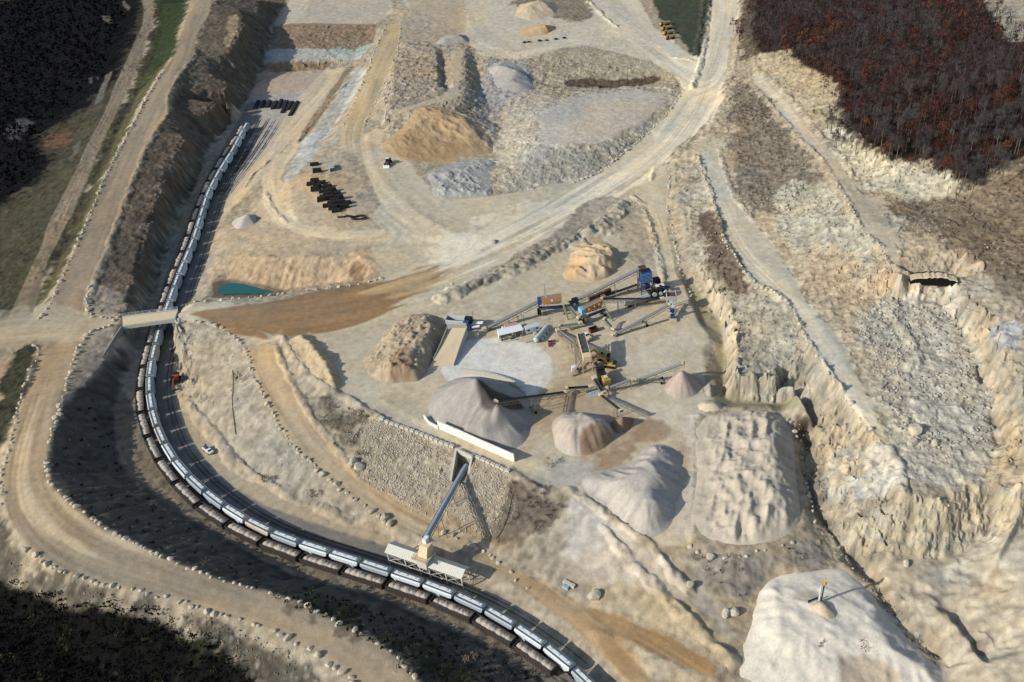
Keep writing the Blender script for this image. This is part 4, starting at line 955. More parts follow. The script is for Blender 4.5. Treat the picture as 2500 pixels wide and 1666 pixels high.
# ------------------------------------------------------------------ stockpiles: each a heap of its own standing on the ground
M_PILE = ground_material('heaped_material', 0.13, 0.3)
def pile(name, label, foot, crest, col, lump=0.25, wl=6.0, rill_a=0.25, rk=0.0, patches=(), cat='stockpile', sm=1, crest_step=1.2, tone=0.06, ripple=0.0, rang=0.6):
    fw = [at(*p) if len(p) == 3 else G(*p) for p in foot]
    pts = dense([(p[0], p[1], p[2] - 0.25) for p in fw + fw[:1]], 1.5)
    for line in crest:
        pts += dense([at(*p) for p in line], crest_step)
    res = 0.55
    x0, x1 = min(p[0] for p in fw) - 2, max(p[0] for p in fw) + 2
    y0, y1 = min(p[1] for p in fw) - 2, max(p[1] for p in fw) + 2
    nx, ny = int((x1 - x0) / res) + 1, int((y1 - y0) / res) + 1
    X, Y = np.meshgrid((x0 + res * np.arange(nx)).astype(np.float32), (y0 + res * np.arange(ny)).astype(np.float32))
    zt = tin_raster(pts, x0, y0, res, nx, ny)
    gz = zat(X, Y).astype(np.float32)
    inside = np.zeros(X.shape, bool)
    for k in range(len(fw)):
        (ax, ay, _), (bx, by, _) = fw[k], fw[(k + 1) % len(fw)]
        if ay == by: continue
        inside ^= ((ay > Y) != (by > Y)) & (X < (bx - ax) * (Y - ay) / (by - ay) + ax)
    zt = np.where(np.isnan(zt), gz - 0.6, zt)
    zt = np.where(inside, zt, np.minimum(zt, gz - 0.6))
    zt = blur(zt, sm)
    h = np.clip((zt - gz) / 2.5, 0, 1)
    seed = sum(map(ord, label)) % 900
    l1 = fbm(X, Y, wl, seed, 4)
    gy_, gx_ = np.gradient(blur(zt, 3), res)
    s_ = np.hypot(gx_, gy_) + 1e-3
    w_ = blur(np.random.RandomState(seed).rand(*X.shape).astype(np.float32) * 2 - 1, 1)
    w_ /= w_.std()
    ri = lic(w_, gx_ / s_, gy_ / s_, 12, res)
    ri /= ri.std() + 1e-6
    st = np.clip((s_ - 0.15) / 0.4, 0, 1)
    zt = zt + h * (lump * l1 * 2 + rill_a * 0.3 * ri * st)
    if ripple:
        u_, v_ = X * math.cos(rang) + Y * math.sin(rang), -X * math.sin(rang) + Y * math.cos(rang)
        zt = zt + h * ripple * (ridged(u_, v_ * 0.5, 5.2, seed + 30, 4, 0.5) - 0.5)
    cc = np.empty(X.shape + (3,), np.float32)
    cc[:] = alb(*col)
    if rk:
        a, ta = rocks(X, Y, 1.9, seed, 0.6)
        b, tb = rocks(X, Y, 4.0, seed + 3, 0.35)
        zt = zt + h * rk * (a * 1.0 + b * 1.8)
        s2 = np.clip(a * 2 + b * 2, 0, 1)[..., None] * min(1, rk)
        cc = cc * (1 - 0.4 * s2) + alb(200, 190, 168) * (0.7 + 0.5 * ta[..., None]) * 0.4 * s2
    for q in patches:
        pw = [G(*p) if len(p) == 2 else at(*p) for p in q[0]]
        m = np.zeros(X.shape, bool)
        for k in range(len(pw)):
            (ax, ay, _), (bx, by, _) = pw[k], pw[(k + 1) % len(pw)]
            if ay == by: continue
            m ^= ((ay > Y) != (by > Y)) & (X < (bx - ax) * (Y - ay) / (by - ay) + ax)
        m = np.clip((blur(m.astype(np.float32), 2) + 0.25 * l1 - 0.25) * 2, 0, 1)[..., None]
        cc = cc * (1 - m) + alb(*q[1]) * m
    cc *= (1 + tone * l1 + tone * fbm(X, Y, 2.0, seed + 4, 2) + 0.05 * np.clip(ri, -2.5, 2.5) * st + 0.05 * np.random.RandomState(seed + 1).randn(*X.shape).clip(-2, 2))[..., None]
    keep = (zt > gz - 0.35) & (blur(inside.astype(np.float32), 2) > 0.02)
    zb = np.where(keep, zt, gz - 0.6)
    me = grid_mesh(name, X, Y, zb, np.clip(cc, 0.004, 0.85), keep)
    me.materials.append(M_PILE)
    o = bpy.data.objects.new(name, me)
    COL.objects.link(o)
    tag(o, label, cat)
    return o
GREY = (160, 150, 138)
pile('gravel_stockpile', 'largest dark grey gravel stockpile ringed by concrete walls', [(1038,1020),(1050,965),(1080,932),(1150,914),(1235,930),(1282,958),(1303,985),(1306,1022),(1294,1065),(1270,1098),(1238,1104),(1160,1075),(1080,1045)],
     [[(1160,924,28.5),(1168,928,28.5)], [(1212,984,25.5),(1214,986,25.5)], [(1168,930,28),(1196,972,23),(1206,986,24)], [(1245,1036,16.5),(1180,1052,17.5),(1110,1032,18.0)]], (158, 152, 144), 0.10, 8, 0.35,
     patches=[([(1160,926,27),(1195,935,26),(1262,975,16),(1282,1000,14),(1240,1020,16),(1200,1034,16),(1176,1000,20)], (88, 80, 73))])  # dark patch paints the self-shadow of the right flank into the pile
pile('sand_stockpile', 'lobed grey and brown stockpile with scooped brown face beside small brown cone', [(1348,1030),(1352,1065),(1358,1092),(1378,1110),(1412,1115),(1446,1110),(1478,1092),(1500,1066),(1492,1030),(1484,1014),(1455,1010),(1425,1006),(1395,1004),(1366,1010)],
     [[(1372,1022,18),(1390,1030,20),(1410,1042,20.5),(1445,1032,20.5),(1478,1034,19.5)], [(1412,1012,19),(1440,1018,19.5),(1470,1022,19)], [(1395,1050,20),(1378,1060,17.5)]], (178, 167, 152), 0.45, 6, 1.1, sm=2, ripple=0.6,
     patches=[([(1412,1050,19),(1450,1035,20),(1490,1045,17),(1505,1070),(1470,1105),(1418,1120)], (150, 126, 104))])
pile('sand_cone', 'small brown sand cone under the end of a short conveyor', [(1487,1022),(1490,1045),(1506,1058),(1522,1054),(1542,1042),(1550,1028),(1540,1012),(1515,1006),(1498,1010)], [[(1519,1016,18.5),(1521,1018,18.7)]], (140, 116, 98), 0.08, 5, 0.3)
pile('gravel_cone', 'pinkish grey gravel cone below the long right stacker conveyor', [(1621,946),(1628,962),(1646,972),(1668,975),(1692,970),(1712,955),(1719,938),(1708,922),(1680,912),(1650,914),(1630,926)], [[(1664,903,21.5),(1668,903,21.6)]], (174, 159, 144), 0.08, 5, 0.8)
pile('sand_ridge', 'long smooth grey sand ridge left of the rippled sand heap', [(1420,1160),(1424,1190),(1462,1218),(1500,1243),(1538,1285),(1575,1306),(1606,1308),(1628,1284),(1638,1240),(1650,1190),(1661,1140),(1658,1104),(1632,1088),(1600,1082),(1576,1090),(1560,1112),(1530,1138),(1470,1150)],
     [[(1450,1165,15),(1510,1176,18),(1560,1145,20),(1595,1110,19),(1615,1098,18)], [(1560,1145,20),(1610,1150,21),(1632,1165,19)], [(1520,1200,18),(1575,1230,20),(1612,1250,17)], [(1540,1190,18.5),(1600,1215,20),(1622,1222,18)]], (180, 172, 160), 0.3, 9, 0.9, sm=4, ripple=0.5)
pile('rippled_sand_heap', 'broad tan sand heap with rippled bulldozed flanks', [(1722,1012),(1696,1050),(1694,1100),(1698,1170),(1690,1220),(1676,1258),(1698,1296),(1735,1322),(1800,1334),(1880,1328),(1938,1300),(1960,1262),(1950,1200),(1944,1130),(1938,1060),(1922,1022),(1880,1002),(1830,998),(1780,1002)],
     [[(1762,1022,13.6),(1758,1070,14.4),(1762,1120,15.2),(1770,1180,16.2),(1782,1225,16.4)], [(1862,1012,16),(1890,1040,19),(1896,1080,20),(1893,1110,19),(1898,1150,19.5),(1905,1195,19.5),(1893,1228,18.5)], [(1828,1050,16.5),(1835,1120,18),(1845,1190,19)], [(1765,1262,15),(1800,1270,15.5),(1840,1262,16.5),(1890,1262,16)], [(1740,1290,13.5),(1810,1305,13.8),(1880,1298,13.8)]], (188, 176, 156), 0.5, 5, 1.2, tone=0.05, ripple=2.0, rang=-0.2)
pile('white_sand_mound', 'huge white sand mound with a discharge mast on its flat top', [(1872,1420),(1900,1404),(1950,1394),(2000,1388),(2062,1385),(2098,1416),(2135,1450),(2172,1494),(2212,1538),(2266,1588),(2306,1640),(2312,1690),(2150,1760),(1950,1760),(1790,1720),(1802,1640),(1808,1580),(1832,1520),(1850,1446)],
     [[(1885,1440,9.5),(1900,1484,10.5),(1903,1500,11),(1906,1556,11),(1960,1556,11.6),(2064,1550,11.5),(2140,1566,11),(2200,1596,10.5),(2260,1632,9.5)], [(1930,1418,9.5),(2050,1408,9.5),(2095,1444,10),(2130,1484,10.5)], [(1990,1470,11.4),(2080,1484,11.2),(2150,1534,11)], [(1850,1610,7.6),(1930,1600,9.5),(2000,1630,8.8),(2080,1610,9.6),(2150,1650,8)], [(1875,1520,9),(1868,1570,8.5)]], (212, 204, 186), 0.5, 9, 1.0, tone=0.05, ripple=0.5, rang=0.9,
     patches=[([(2040,1620),(2120,1615),(2200,1660),(2180,1740),(2060,1740)], (182, 168, 146)), ([(1940,1445,11),(1990,1435,11),(2000,1460,11),(1975,1475,11),(1945,1465,11)], (190, 178, 158))])
pile('sand_cone', 'little damp sand cone at the foot of the discharge mast', [(1974,1478,11.2),(1980,1495,11.2),(2008,1520,11.2),(2040,1532,11.2),(2060,1522,11.2),(2045,1495,11.2),(2026,1472,11.2),(2010,1462,11.2),(1990,1464,11.2)], [[(2003,1470,14.4),(2012,1474,14.4)]], (186, 168, 142), 0.1, 4, 0.3)
pile('rubble_heap', 'rough brown rubble heap beside the concrete feed ramp', [(878,880),(896,917),(922,931),(961,936),(1021,931),(1044,905),(1062,872),(1090,800),(1082,774),(1043,763),(1005,766),(970,776),(942,812),(908,852)],
     [[(925,880,15.5),(960,862,18),(1000,850,19),(1040,830,19),(1055,800,18)], [(960,810,17),(990,790,18),(1035,782,18)], [(960,900,17),(1010,895,18)]], (168, 150, 124), 0.7, 7, 0.3, rk=0.9, patches=[([(960,890),(1000,870),(1010,930),(950,935)], (154, 130, 104))])
pile('tan_sand_heap', 'hummocky tan sand heap behind the crushing plant', [(1368,676),(1384,688),(1410,692),(1457,690),(1494,672),(1522,636),(1506,606),(1462,576),(1430,580),(1398,598),(1384,645)],
     [[(1400,655,14.5),(1425,645,16.5),(1440,632,17.5),(1470,628,18),(1500,628,16.5)], [(1440,606,17),(1465,602,17.5),(1495,612,16.5)], [(1455,660,15.5),(1480,655,16)]], (190, 168, 136), 0.8, 6, 0.8, ripple=2.4, rang=0.9, patches=[([(1390,640),(1430,640),(1420,680),(1380,690)], (196, 164, 122))])
pile('brown_sand_bank', 'tall orange brown sand bank being dug by the loader', [(928,352),(938,372),(975,390),(1000,398),(1030,412),(1060,405),(1114,394),(1150,384),(1208,372),(1206,352),(1190,322),(1168,290),(1132,275),(1090,262),(1045,256),(1012,262),(1000,290),(975,315),(950,335)],
     [[(1005,278,21),(1040,268,23),(1090,276,23),(1130,290,21),(1165,325,17.5),(1190,350,14.5)], [(960,345,15),(985,330,17)]], (172, 147, 112), 0.45, 6, 1.1, ripple=1.1,  patches=[([(960,340),(1000,330),(1080,350),(1150,360),(1110,385),(1030,400),(970,380)], (160, 134, 100)), ([(1135,295,19),(1205,350),(1205,372),(1180,355),(1140,310,18)], (164, 150, 132))])
pile('grey_rock_heap', 'low heap of blue grey broken rock at the foot of the brown bank', [(1036,418),(1048,450),(1057,484),(1100,488),(1204,482),(1210,440),(1214,391),(1180,380),(1114,395),(1080,404)], [[(1060,430,14),(1100,425,14.5),(1180,400,14.5)], [(1075,465,14),(1140,468,14.5),(1190,465,14)]], (156, 156, 150), 0.5, 6, 0.2, rk=0.7, ripple=2.0)
pile('grey_sand_heap', 'bluish grey sand heap spilling past the northern trench', [(1186,160),(1200,148),(1254,148),(1275,165),(1306,210),(1296,222),(1268,226),(1234,230),(1204,205)], [[(1215,160,18.5),(1262,170,18.5)], [(1250,195,16.5),(1272,205,16)]], (172, 166, 156), 0.4, 7, 0.6)
pile('pale_sand_cone', 'small pale sand cone west of the lower ramp road', [(562,545),(572,560),(600,563),(622,552),(628,525),(608,515),(585,522)], [[(600,523,8.0),(606,522,8.2)]], (188, 180, 166), 0.1, 5, 0.3)
pile('grey_sand_heap', 'small grey double heap at the north end of the quarry', [(1055,106),(1075,112),(1110,112),(1148,106),(1142,88),(1125,78),(1100,84),(1078,88)], [[(1085,95,18.5),(1118,84,20),(1130,92,18)]], (170, 162, 150), 0.3, 5, 0.5)
pile('tan_sand_cone', 'tan sand cone with a dark side near the row of dark stones', [(1252,88),(1290,90),(1335,84),(1362,70),(1350,56),(1330,50),(1300,62),(1270,74)], [[(1290,72,17),(1330,60,20.5)]], (190, 162, 124), 0.2, 5, 0.5)
pile('pale_sand_heap', 'large pale sand heap at the top edge of the quarry', [(1250,55),(1290,52),(1352,46),(1362,20),(1345,-10),(1310,-20),(1275,-10),(1262,20)], [[(1285,15,21),(1315,0,24),(1335,10,21)]], (192, 174, 146), 0.3, 7, 0.7)
pile('gravel_heap', 'tiny grey gravel heap alone on the open plateau', [(1199,588),(1203,597),(1211,598),(1217,588),(1211,580),(1204,580)], [[(1207,583,14.2),(1209,584,14.2)]], (150, 144, 134), 0.05, 3, 0.1)
pile('pale_sand_heap', 'small pale heap at the edge of the muddy ditch', [(1700,985),(1702,1000),(1735,1006),(1770,1004),(1765,985),(1745,972),(1720,975)], [[(1720,985,15),(1745,985,15.2)]], (196, 182, 158), 0.15, 5, 0.4)
pile('grey_rock_heap', 'narrow grey spoil heap between the yard and the muddy ditch', [(1716,930),(1722,965),(1738,972),(1748,955),(1744,925),(1732,920)], [[(1730,932,16),(1734,955,15.5)]], (160, 152, 136), 0.4, 4, 0.3, rk=0.5)
pile('sand_berm', 'steep sand berm dividing the lower road from the yard', [(700,832),(722,818),(745,812),(766,818),(800,858),(818,890),(836,928),(828,952),(806,952),(776,925),(745,895),(716,860)], [[(735,822,15),(752,830,16.2),(772,856,17),(790,880,17.2),(805,905,16.8),(818,935,15)], [(725,838,14.6),(752,872,15),(785,912,14.8)], [(760,850,16),(778,876,16.2)]], (188, 168, 134), 0.9, 5, 1.2, ripple=1.0)
0 and pile('spoil_heap', 'sand spoil heap at the tip of the slope above the brown side road', [(1610,1330),(1640,1400),(1668,1440),(1682,1432),(1680,1360),(1678,1312),(1640,1308)], [[(1645,1330,15),(1660,1380,13.5),(1670,1420,11)]], (188, 172, 146), 0.3, 6, 0.6)

# ------------------------------------------------------------------ railway
def smooth_line(P, it=3):
    P = np.array(P, float)
    for _ in range(it):
        q = np.empty((2 * len(P) - 2, P.shape[1]))
        q[0::2] = 0.75 * P[:-1] + 0.25 * P[1:]
        q[1::2] = 0.25 * P[:-1] + 0.75 * P[1:]
        P = np.vstack([P[:1], q, P[-1:]])
    return P
class Path:
    def __init__(s, P):
        s.P = smooth_line([p[:2] for p in P])
        d = np.hypot(*np.diff(s.P, axis=0).T)
        s.s = np.concatenate([[0], np.cumsum(d)])
        s.len = s.s[-1]
    def pt(s, t): return np.array([np.interp(t, s.s, s.P[:, 0]), np.interp(t, s.s, s.P[:, 1])])
    def off(s, o):
        t = np.gradient(s.P, axis=0)
        t /= np.hypot(t[:, 0], t[:, 1])[:, None] + 1e-9
        return np.stack([s.P[:, 0] - t[:, 1] * o, s.P[:, 1] + t[:, 0] * o], 1)
T2_ROOF = [(604,298),(595.4,311.9),(586.5,329.7),(575.7,349.5),(565.5,369.3),(552.7,388.4),(539.3,408.8),(527.2,430.5),(515.7,451.6),(505.5,473.9),(494,511),(483,547),(475,574),(464,602.5),(451.8,631),(438.5,661.4),(427,691.8),(416,724),(404,757),(392,791),(382,825.7),(373,864.5),(365,903.8),(363.4,944),(367.5,982.6),(376.5,1022.4),(392.5,1062.6),(413,1103),(443,1142),(480,1179),(523,1215),(574,1250),(630,1281),(691,1308),(761,1331),(836,1354.5),(911,1378),(986,1403),(1062,1428.5),(1138.6,1459),(1213.8,1497),(1285,1541),(1357,1591),(1425,1650),(1490,1715)]
T1_TOP = [(592,303),(580.8,324.6),(561.6,352),(545,378),(529.7,404),(513,432),(498,460),(470,535),(450,595),(434,633.6),(418,672),(404,708),(390,748),(375,795),(357,850),(344,903),(338,960),(342,1015),(360,1069.6),(389,1126.7),(426,1175),(471,1222),(538,1269),(619,1313),(699,1345.4),(796,1376),(901,1409),(998,1441),(1104,1479),(1200,1529),(1298.6,1595),(1398,1668),(1440,1705)]
TRK = 0.35
T2 = Path([at(p[0], p[1], 4.75 + TRK) for p in T2_ROOF])
T1 = Path([at(p[0], p[1], 3.55 + TRK) for p in T1_TOP])
T3 = Path(T2.off(6.6)[::4])
def strip(line, w, z0, z1):
    n = len(line)
    t = np.gradient(line, axis=0)
    t /= np.hypot(t[:, 0], t[:, 1])[:, None] + 1e-9
    nrm = np.stack([-t[:, 1], t[:, 0]], 1) * w / 2
    return [[(*(line[i] - nrm[i]), z0), (*(line[i] + nrm[i]), z0), (*(line[i] + nrm[i]), z1), (*(line[i] - nrm[i]), z1)] for i in range(n)]
def track(path, label, zf=None):
    o = thing('railway_track', label, 'railway track', (0, 0, 0))
    for sgn in (-1, 1):
        MB().loft(strip(path.off(sgn * 0.75), 0.16, TRK - 0.12, TRK + 0.06)).build('rail', M['rail'], o)
    sl_ = MB()
    for t in np.arange(0.5, path.len - 0.5, 0.9):
        p, q = path.pt(t), path.pt(t + 0.2)
        sl_.box((p[0], p[1], TRK - 0.22), (0.28, 2.6, 0.2), math.atan2(q[1] - p[1], q[0] - p[0]))
    b = sl_.build('sleepers', M['sleeper'], o)
    b['kind'] = 'stuff'
    return o
track(T1, 'railway track under the open wagons, nearest the western cutting')
track(T2, 'middle railway track under the covered hopper wagons')
track(T3, 'empty railway track east of the covered hopper wagons')
for k, (a, m_, b) in enumerate([((648,268),(600,352),(530,478)), ((668,271),(612,362),(538,480)), ((684,271),(622,372),(545,482)), ((700,271),(634,378),(551,484)), ((722,258),(650,372),(558,488))]):
    track(Path([G(*a), G(*m_), G(*b)]), 'unfinished siding on pale sleepers, %s from the west of the siding fan' % ORD[k])

def bogie(x, parent):
    b = MB()
    for y in (-1, 1): b.box((x, y * 1.0, 0.62), (2.3, 0.22, 0.35))
    b.box((x, 0, 0.75), (0.5, 2.2, 0.3))
    o = b.build('bogie', M['black'], parent)
    for dx in (-0.88, 0.88):
        w = MB()
        for y in (-0.78, 0.78): w.cyl((x + dx, y - 0.06, 0.46), (x + dx, y + 0.06, 0.46), 0.42, 10)
        w.cyl((x + dx, -0.78, 0.46), (x + dx, 0.78, 0.46), 0.09, 6)
        w.build('wheelset', M['black'], o)
def make_hopper(paint_, label):
    o = thing('hopper_wagon', label, 'hopper wagon')
    def sec(x, zb, w=1.55): return [(x, -w * 0.97, zb), (x, -1.6, 3.35), (x, -1.58, 4.1), (x, -1.2, 4.52), (x, 0, 4.68), (x, 1.2, 4.52), (x, 1.58, 4.1), (x, 1.6, 3.35), (x, w * 0.97, zb)]
    b = MB().loft([sec(-5.75, 3.3), sec(-5.3, 2.85), sec(-3.7, 1.35), sec(3.7, 1.35), sec(5.3, 2.85), sec(5.75, 3.3)])
    for k in range(9):
        x = -4.8 + 1.2 * k
        for y in (-1, 1): b.box((x, y * 1.61, 4.02), (0.5, 0.1, 0.3))
    b.build('body', paint_, o)
    u = MB()
    for x in (-2.4, 2.4):
        u.loft([[(x - 1.2, -1.2, 1.4), (x + 1.2, -1.2, 1.4), (x + 1.2, 1.2, 1.4), (x - 1.2, 1.2, 1.4)], [(x - 0.4, -0.5, 0.6), (x + 0.4, -0.5, 0.6), (x + 0.4, 0.5, 0.6), (x - 0.4, 0.5, 0.6)]])
    u.box((0, 0, 1.0), (12.0, 0.4, 0.3))
    for x in (-5.6, 5.6):
        u.box((x, 0, 1.1), (0.9, 3.0, 0.16))
        for y in (-1.35, 1.35): u.beam((x, y, 1.1), (x * 0.99, y, 3.4), 0.1)
        u.beam((x, 1.0, 1.1), (x * 0.95, 1.0, 3.3), 0.08)
    u.build('underframe', M['black'], o)
    w = MB()
    for y in (-0.98, 0.98): w.box((0, y, 4.70), (11.6, 0.5, 0.06))
    for x in (-5.5, 5.5): w.box((x, 0, 4.74), (0.5, 2.5, 0.06))
    w.build('roof_walkway', M['walk'], o)
    h = MB().box((0, 0, 4.78), (9.4, 0.95, 0.22)).build('hatch_trough', M['white'], o)
    for x in (-3.4, 0, 3.4): MB().cyl((x, 0, 4.89), (x, 0, 5.0), 0.42, 12).build('hatch_lid', M['silver'], h)
    bogie(-4.35, o)
    bogie(4.35, o)
    return o
def make_gondola(label):
    o = thing('open_wagon', label, 'open wagon')
    Lh, W, H = 8.1, 1.52, 3.5
    b = MB()
    for y in (-1, 1):
        b.box((0, y * W, 2.3), (2 * Lh, 0.1, 2.4))
        b.box((0, y * W, 3.5), (2 * Lh + 0.16, 0.2, 0.16))
        for k in range(14): b.box((-Lh + 0.35 + k * (2 * Lh - 0.7) / 13, y * (W + 0.09), 2.25), (0.14, 0.12, 2.3))
    for x in (-1, 1):
        b.box((x * Lh, 0, 2.3), (0.1, 2 * W - 0.1, 2.4))
        b.box((x * Lh, 0, 3.5), (0.2, 2 * W - 0.2, 0.16))
    b.box((0, 0, 1.05), (2 * Lh - 0.2, 2 * W - 0.12, 0.2))
    b.box((0, 0, 0.85), (17.2, 0.4, 0.3))
    b.build('body', M['gondola'], o)
    return o
def sand_load(seed, parent):
    r = random.Random(seed)
    tops = [(-6.1 + 12.2 * k / 6 + r.uniform(-.5, .5), 3.2 + r.uniform(0, .65)) for k in range(7)]
    X, Y = np.meshgrid(np.linspace(-7.95, 7.95, 60), np.linspace(-1.45, 1.45, 13))
    Zl = np.full(X.shape, 2.5)
    for cx, cz in tops: Zl = np.maximum(Zl, cz + 0.15 - 0.42 * np.hypot(X - cx, Y * 1.1) ** 1.1)
    Zl = np.clip(Zl, 2.2, 4.0) * np.clip((8.0 - np.abs(X)) * 0.9 + 0.72, 0, 1) + 0.03 * np.sin(X * 5 + Y * 3)
    m = MB()
    idx = lambda j, i: j * 60 + i
    m.add(np.stack([X, Y, Zl], -1).reshape(-1, 3), [(idx(j, i), idx(j, i + 1), idx(j + 1, i + 1), idx(j + 1, i)) for j in range(12) for i in range(59)])
    return m.build('sand_load', M['load'], parent, True)
BRIDGE_S2 = float(T2.s[np.argmin(np.hypot(T2.P[:, 0] - at(392, 790, 4.75)[0], T2.P[:, 1] - at(392, 790, 4.75)[1]))])
BRIDGE_S1 = float(T1.s[np.argmin(np.hypot(T1.P[:, 0] - at(372, 800, 3.5)[0], T1.P[:, 1] - at(372, 800, 3.5)[1]))])
def side_word(k): return 'south' if k >= 0 else 'north'
def put_wagons(path, start, length, clear, protos, bs, noun, group):
    n = int((path.len - start - 2) / length)
    mids = [start + length * (i + 0.5) for i in range(n)]
    first_s = next(i for i, s in enumerate(mids) if s > bs)
    used = set()
    for i, s in enumerate(mids):
        a, b = path.pt(s - clear), path.pt(s + clear)
        c = (a + b) / 2
        kind = protos[0](i)
        proto, adj = kind
        k = i - first_s
        place = ORD[k] + ' south of the bridge' if k >= 0 else ORD[-k - 1] + ' north of the bridge'
        lab = '%s %s, %s' % (adj, noun, place)
        loc, rz = (c[0], c[1], TRK + 0.04), math.atan2(b[1] - a[1], b[0] - a[0])
        if proto.name not in used:
            used.add(proto.name)
            proto.location, proto.rotation_euler = loc, (0, 0, rz)
            proto['label'], proto['group'] = lab, group
        else: dup(proto, loc, rz, lab, group)
HW = make_hopper(M['hopper_white'], 'white covered hopper wagon')
HB = make_hopper(M['hopper_blue'], 'blue grey covered hopper wagon')
HT = make_hopper(M['hopper_tan'], 'tan rust-streaked covered hopper wagon')
def hop(i): return (HT, 'tan rust-streaked') if i in (21, 25, 26, 32) else (HB, 'blue grey') if (i * 7) % 10 < 4 or i in (19, 20) else (HW, 'white')
put_wagons(T2, 0.5, 12.83, 4.4, [hop], BRIDGE_S2, 'covered hopper wagon', 'covered hopper wagons on the middle track')
GON = []
for k in range(3):
    g_ = make_gondola('dark open wagon heaped with grey sand')
    sand_load(k + 3, g_)
    bogie(-6.2, g_)
    bogie(6.2, g_)
    GON.append(g_)
put_wagons(T1, 1.0, 17.75, 6.2, [lambda i: (GON[i % 3], 'dark open')], BRIDGE_S1, 'wagon heaped with grey sand', 'open sand wagons on the western track')

# ------------------------------------------------------------------ bridge over the cutting
def quad_slab(mb, c4, z0, z1):
    mb.loft([[(p[0], p[1], z0) for p in c4], [(p[0], p[1], z1) for p in c4]])
ZB = 10.3
nw, ne, se, sw = [Vector(at(*p, ZB)) for p in ((299,773),(434,756),(427,781.5),(300,799))]
br = thing('road_bridge', 'narrow concrete road bridge with railing crossing the railway cutting', 'bridge', ((nw + se) / 2)[:])
off = Vector(br.location)
def loc_(p): return Vector(p) - off
ax = (ne - nw).normalized()
quad_slab(m := MB(), [nw, ne, se, sw], ZB - 1.3, ZB)
m.v = [tuple(loc_(v)) for v in m.v]
m.build('deck', M['conc'], br)
m = MB()
ins = (sw - nw).normalized() * 0.9
quad_slab(m, [nw + ins, ne + ins, se - ins * 2, sw - ins * 2], ZB + 0.004, ZB + 0.06)
m.v = [tuple(loc_(v)) for v in m.v]
m.build('dirt_roadway', M['deck'], br)
for a, b, h in ((nw, ne, 0.35), (sw, se, 0.5)):
    s_in = ins.normalized() * (0.4 if a is nw else -0.4)
    MB().beam(loc_(a + s_in + Vector((0, 0, h / 2 + 0.06))), loc_(b + s_in + Vector((0, 0, h / 2 + 0.06))), 0.5, h).build('kerb', M['conc'], br)
rl = MB()
for k in range(9):
    p = loc_(nw.lerp(ne, k / 8) - ins.normalized() * 0.15)
    rl.beam(p + Vector((0, 0, -0.5)), p + Vector((0, 0, 1.5)), 0.14)
for z in (0.75, 1.45): rl.beam(loc_(nw - ins.normalized() * 0.15) + Vector((0, 0, z)), loc_(ne - ins.normalized() * 0.15) + Vector((0, 0, z)), 0.1)
rl.build('railing', M['silver'], br)
ws = (sw - nw).normalized()
for a, b, d in ((nw, sw, ax), (ne, se, -ax)):
    m = MB()
    c4 = [a - ws * 0.3, b + ws * 0.3, b + ws * 0.3 + d * 1.8, a - ws * 0.3 + d * 1.8]
    quad_slab(m, c4, -0.5, ZB - 1.303)
    m.v = [tuple(loc_(v)) for v in m.v]
    m.build('abutment', M['conc_d'], br)
def wall_run(pts, h0, h1, thick, m, name, parent, off_):
    b = MB()
    P = np.array([(p[0], p[1]) for p in pts])
    t = np.gradient(P, axis=0)
    t /= np.hypot(t[:, 0], t[:, 1])[:, None] + 1e-9
    n_ = np.stack([-t[:, 1], t[:, 0]], 1) * thick / 2
    secs = []
    for i, p in enumerate(pts):
        z0, z1 = (p[2] + h0, p[2] + h1)
        secs.append([(*(P[i] - n_[i]), z0), (*(P[i] + n_[i]), z0), (*(P[i] + n_[i]), z1), (*(P[i] - n_[i]), z1)])
    b.loft([[tuple(Vector(v) - Vector(off_)) for v in q] for q in secs])
    return b.build(name, m, parent)
wall_run([at(428,782,9.6), at(436,800,9.0), at(448,818,8.2), at(466,842,7.2)], -8, 0.9, 0.6, M['conc'], 'wing_wall', br, off)
wall_run([at(297,801,10), at(284,820,9.4), at(268,846,8.7), at(252,871,8.2)], -7, 0.8, 0.6, M['conc_d'], 'wing_wall', br, off)
m = MB()
for k in range(9):
    t = 0.1 + k * 0.11
    p = loc_(Vector(at(432 + 36 * t, 792 + 52 * t, 9.6 - 2.2 * t)))
    m.box(p + Vector((0.8, 0.2, 0.7)), (1.3, 0.35, 0.5), 0.3)
m.build('wall_bracket', M['dgrey'], br)

# ------------------------------------------------------------------ train loading shed with its tower and the loading conveyor
gA, gB, gC = Vector(at(952,1376,0.3)), Vector(at(1131,1438.7,0.3)), Vector(at(1159,1421,0.3))
ux = (gB - gA).normalized()
LEN = (gB - gA).length
uy = Vector((-ux.y, ux.x, 0))
WID = abs((gC - gB).dot(uy))
shed = thing('loading_shed', 'cream open-sided train loading shed with corrugated roof and central tower', 'shed', gA[:], math.atan2(ux.y, ux.x))
EV, RG = 6.2, 8.0
def corrug(x0, x1, ya, za, yb, zb):
    m = MB()
    n = int((x1 - x0) / 0.4)
    vs = []
    for k in range(n + 1):
        x = x0 + (x1 - x0) * k / n
        dz = 0.06 * (k % 2)
        vs += [(x, ya, za + dz), (x, yb, zb + dz), (x, ya, za + dz - 0.12), (x, yb, zb + dz - 0.12)]
    fs = []
    for k in range(n):
        a = 4 * k
        fs += [(a, a + 4, a + 5, a + 1), (a + 2, a + 3, a + 7, a + 6), (a, a + 2, a + 6, a + 4), (a + 1, a + 5, a + 7, a + 3)]
    fs += [(0, 1, 3, 2), (4 * n, 4 * n + 2, 4 * n + 3, 4 * n + 1)]
    return m.add(vs, fs)
TX0, TX1 = LEN * 0.435, LEN * 0.565
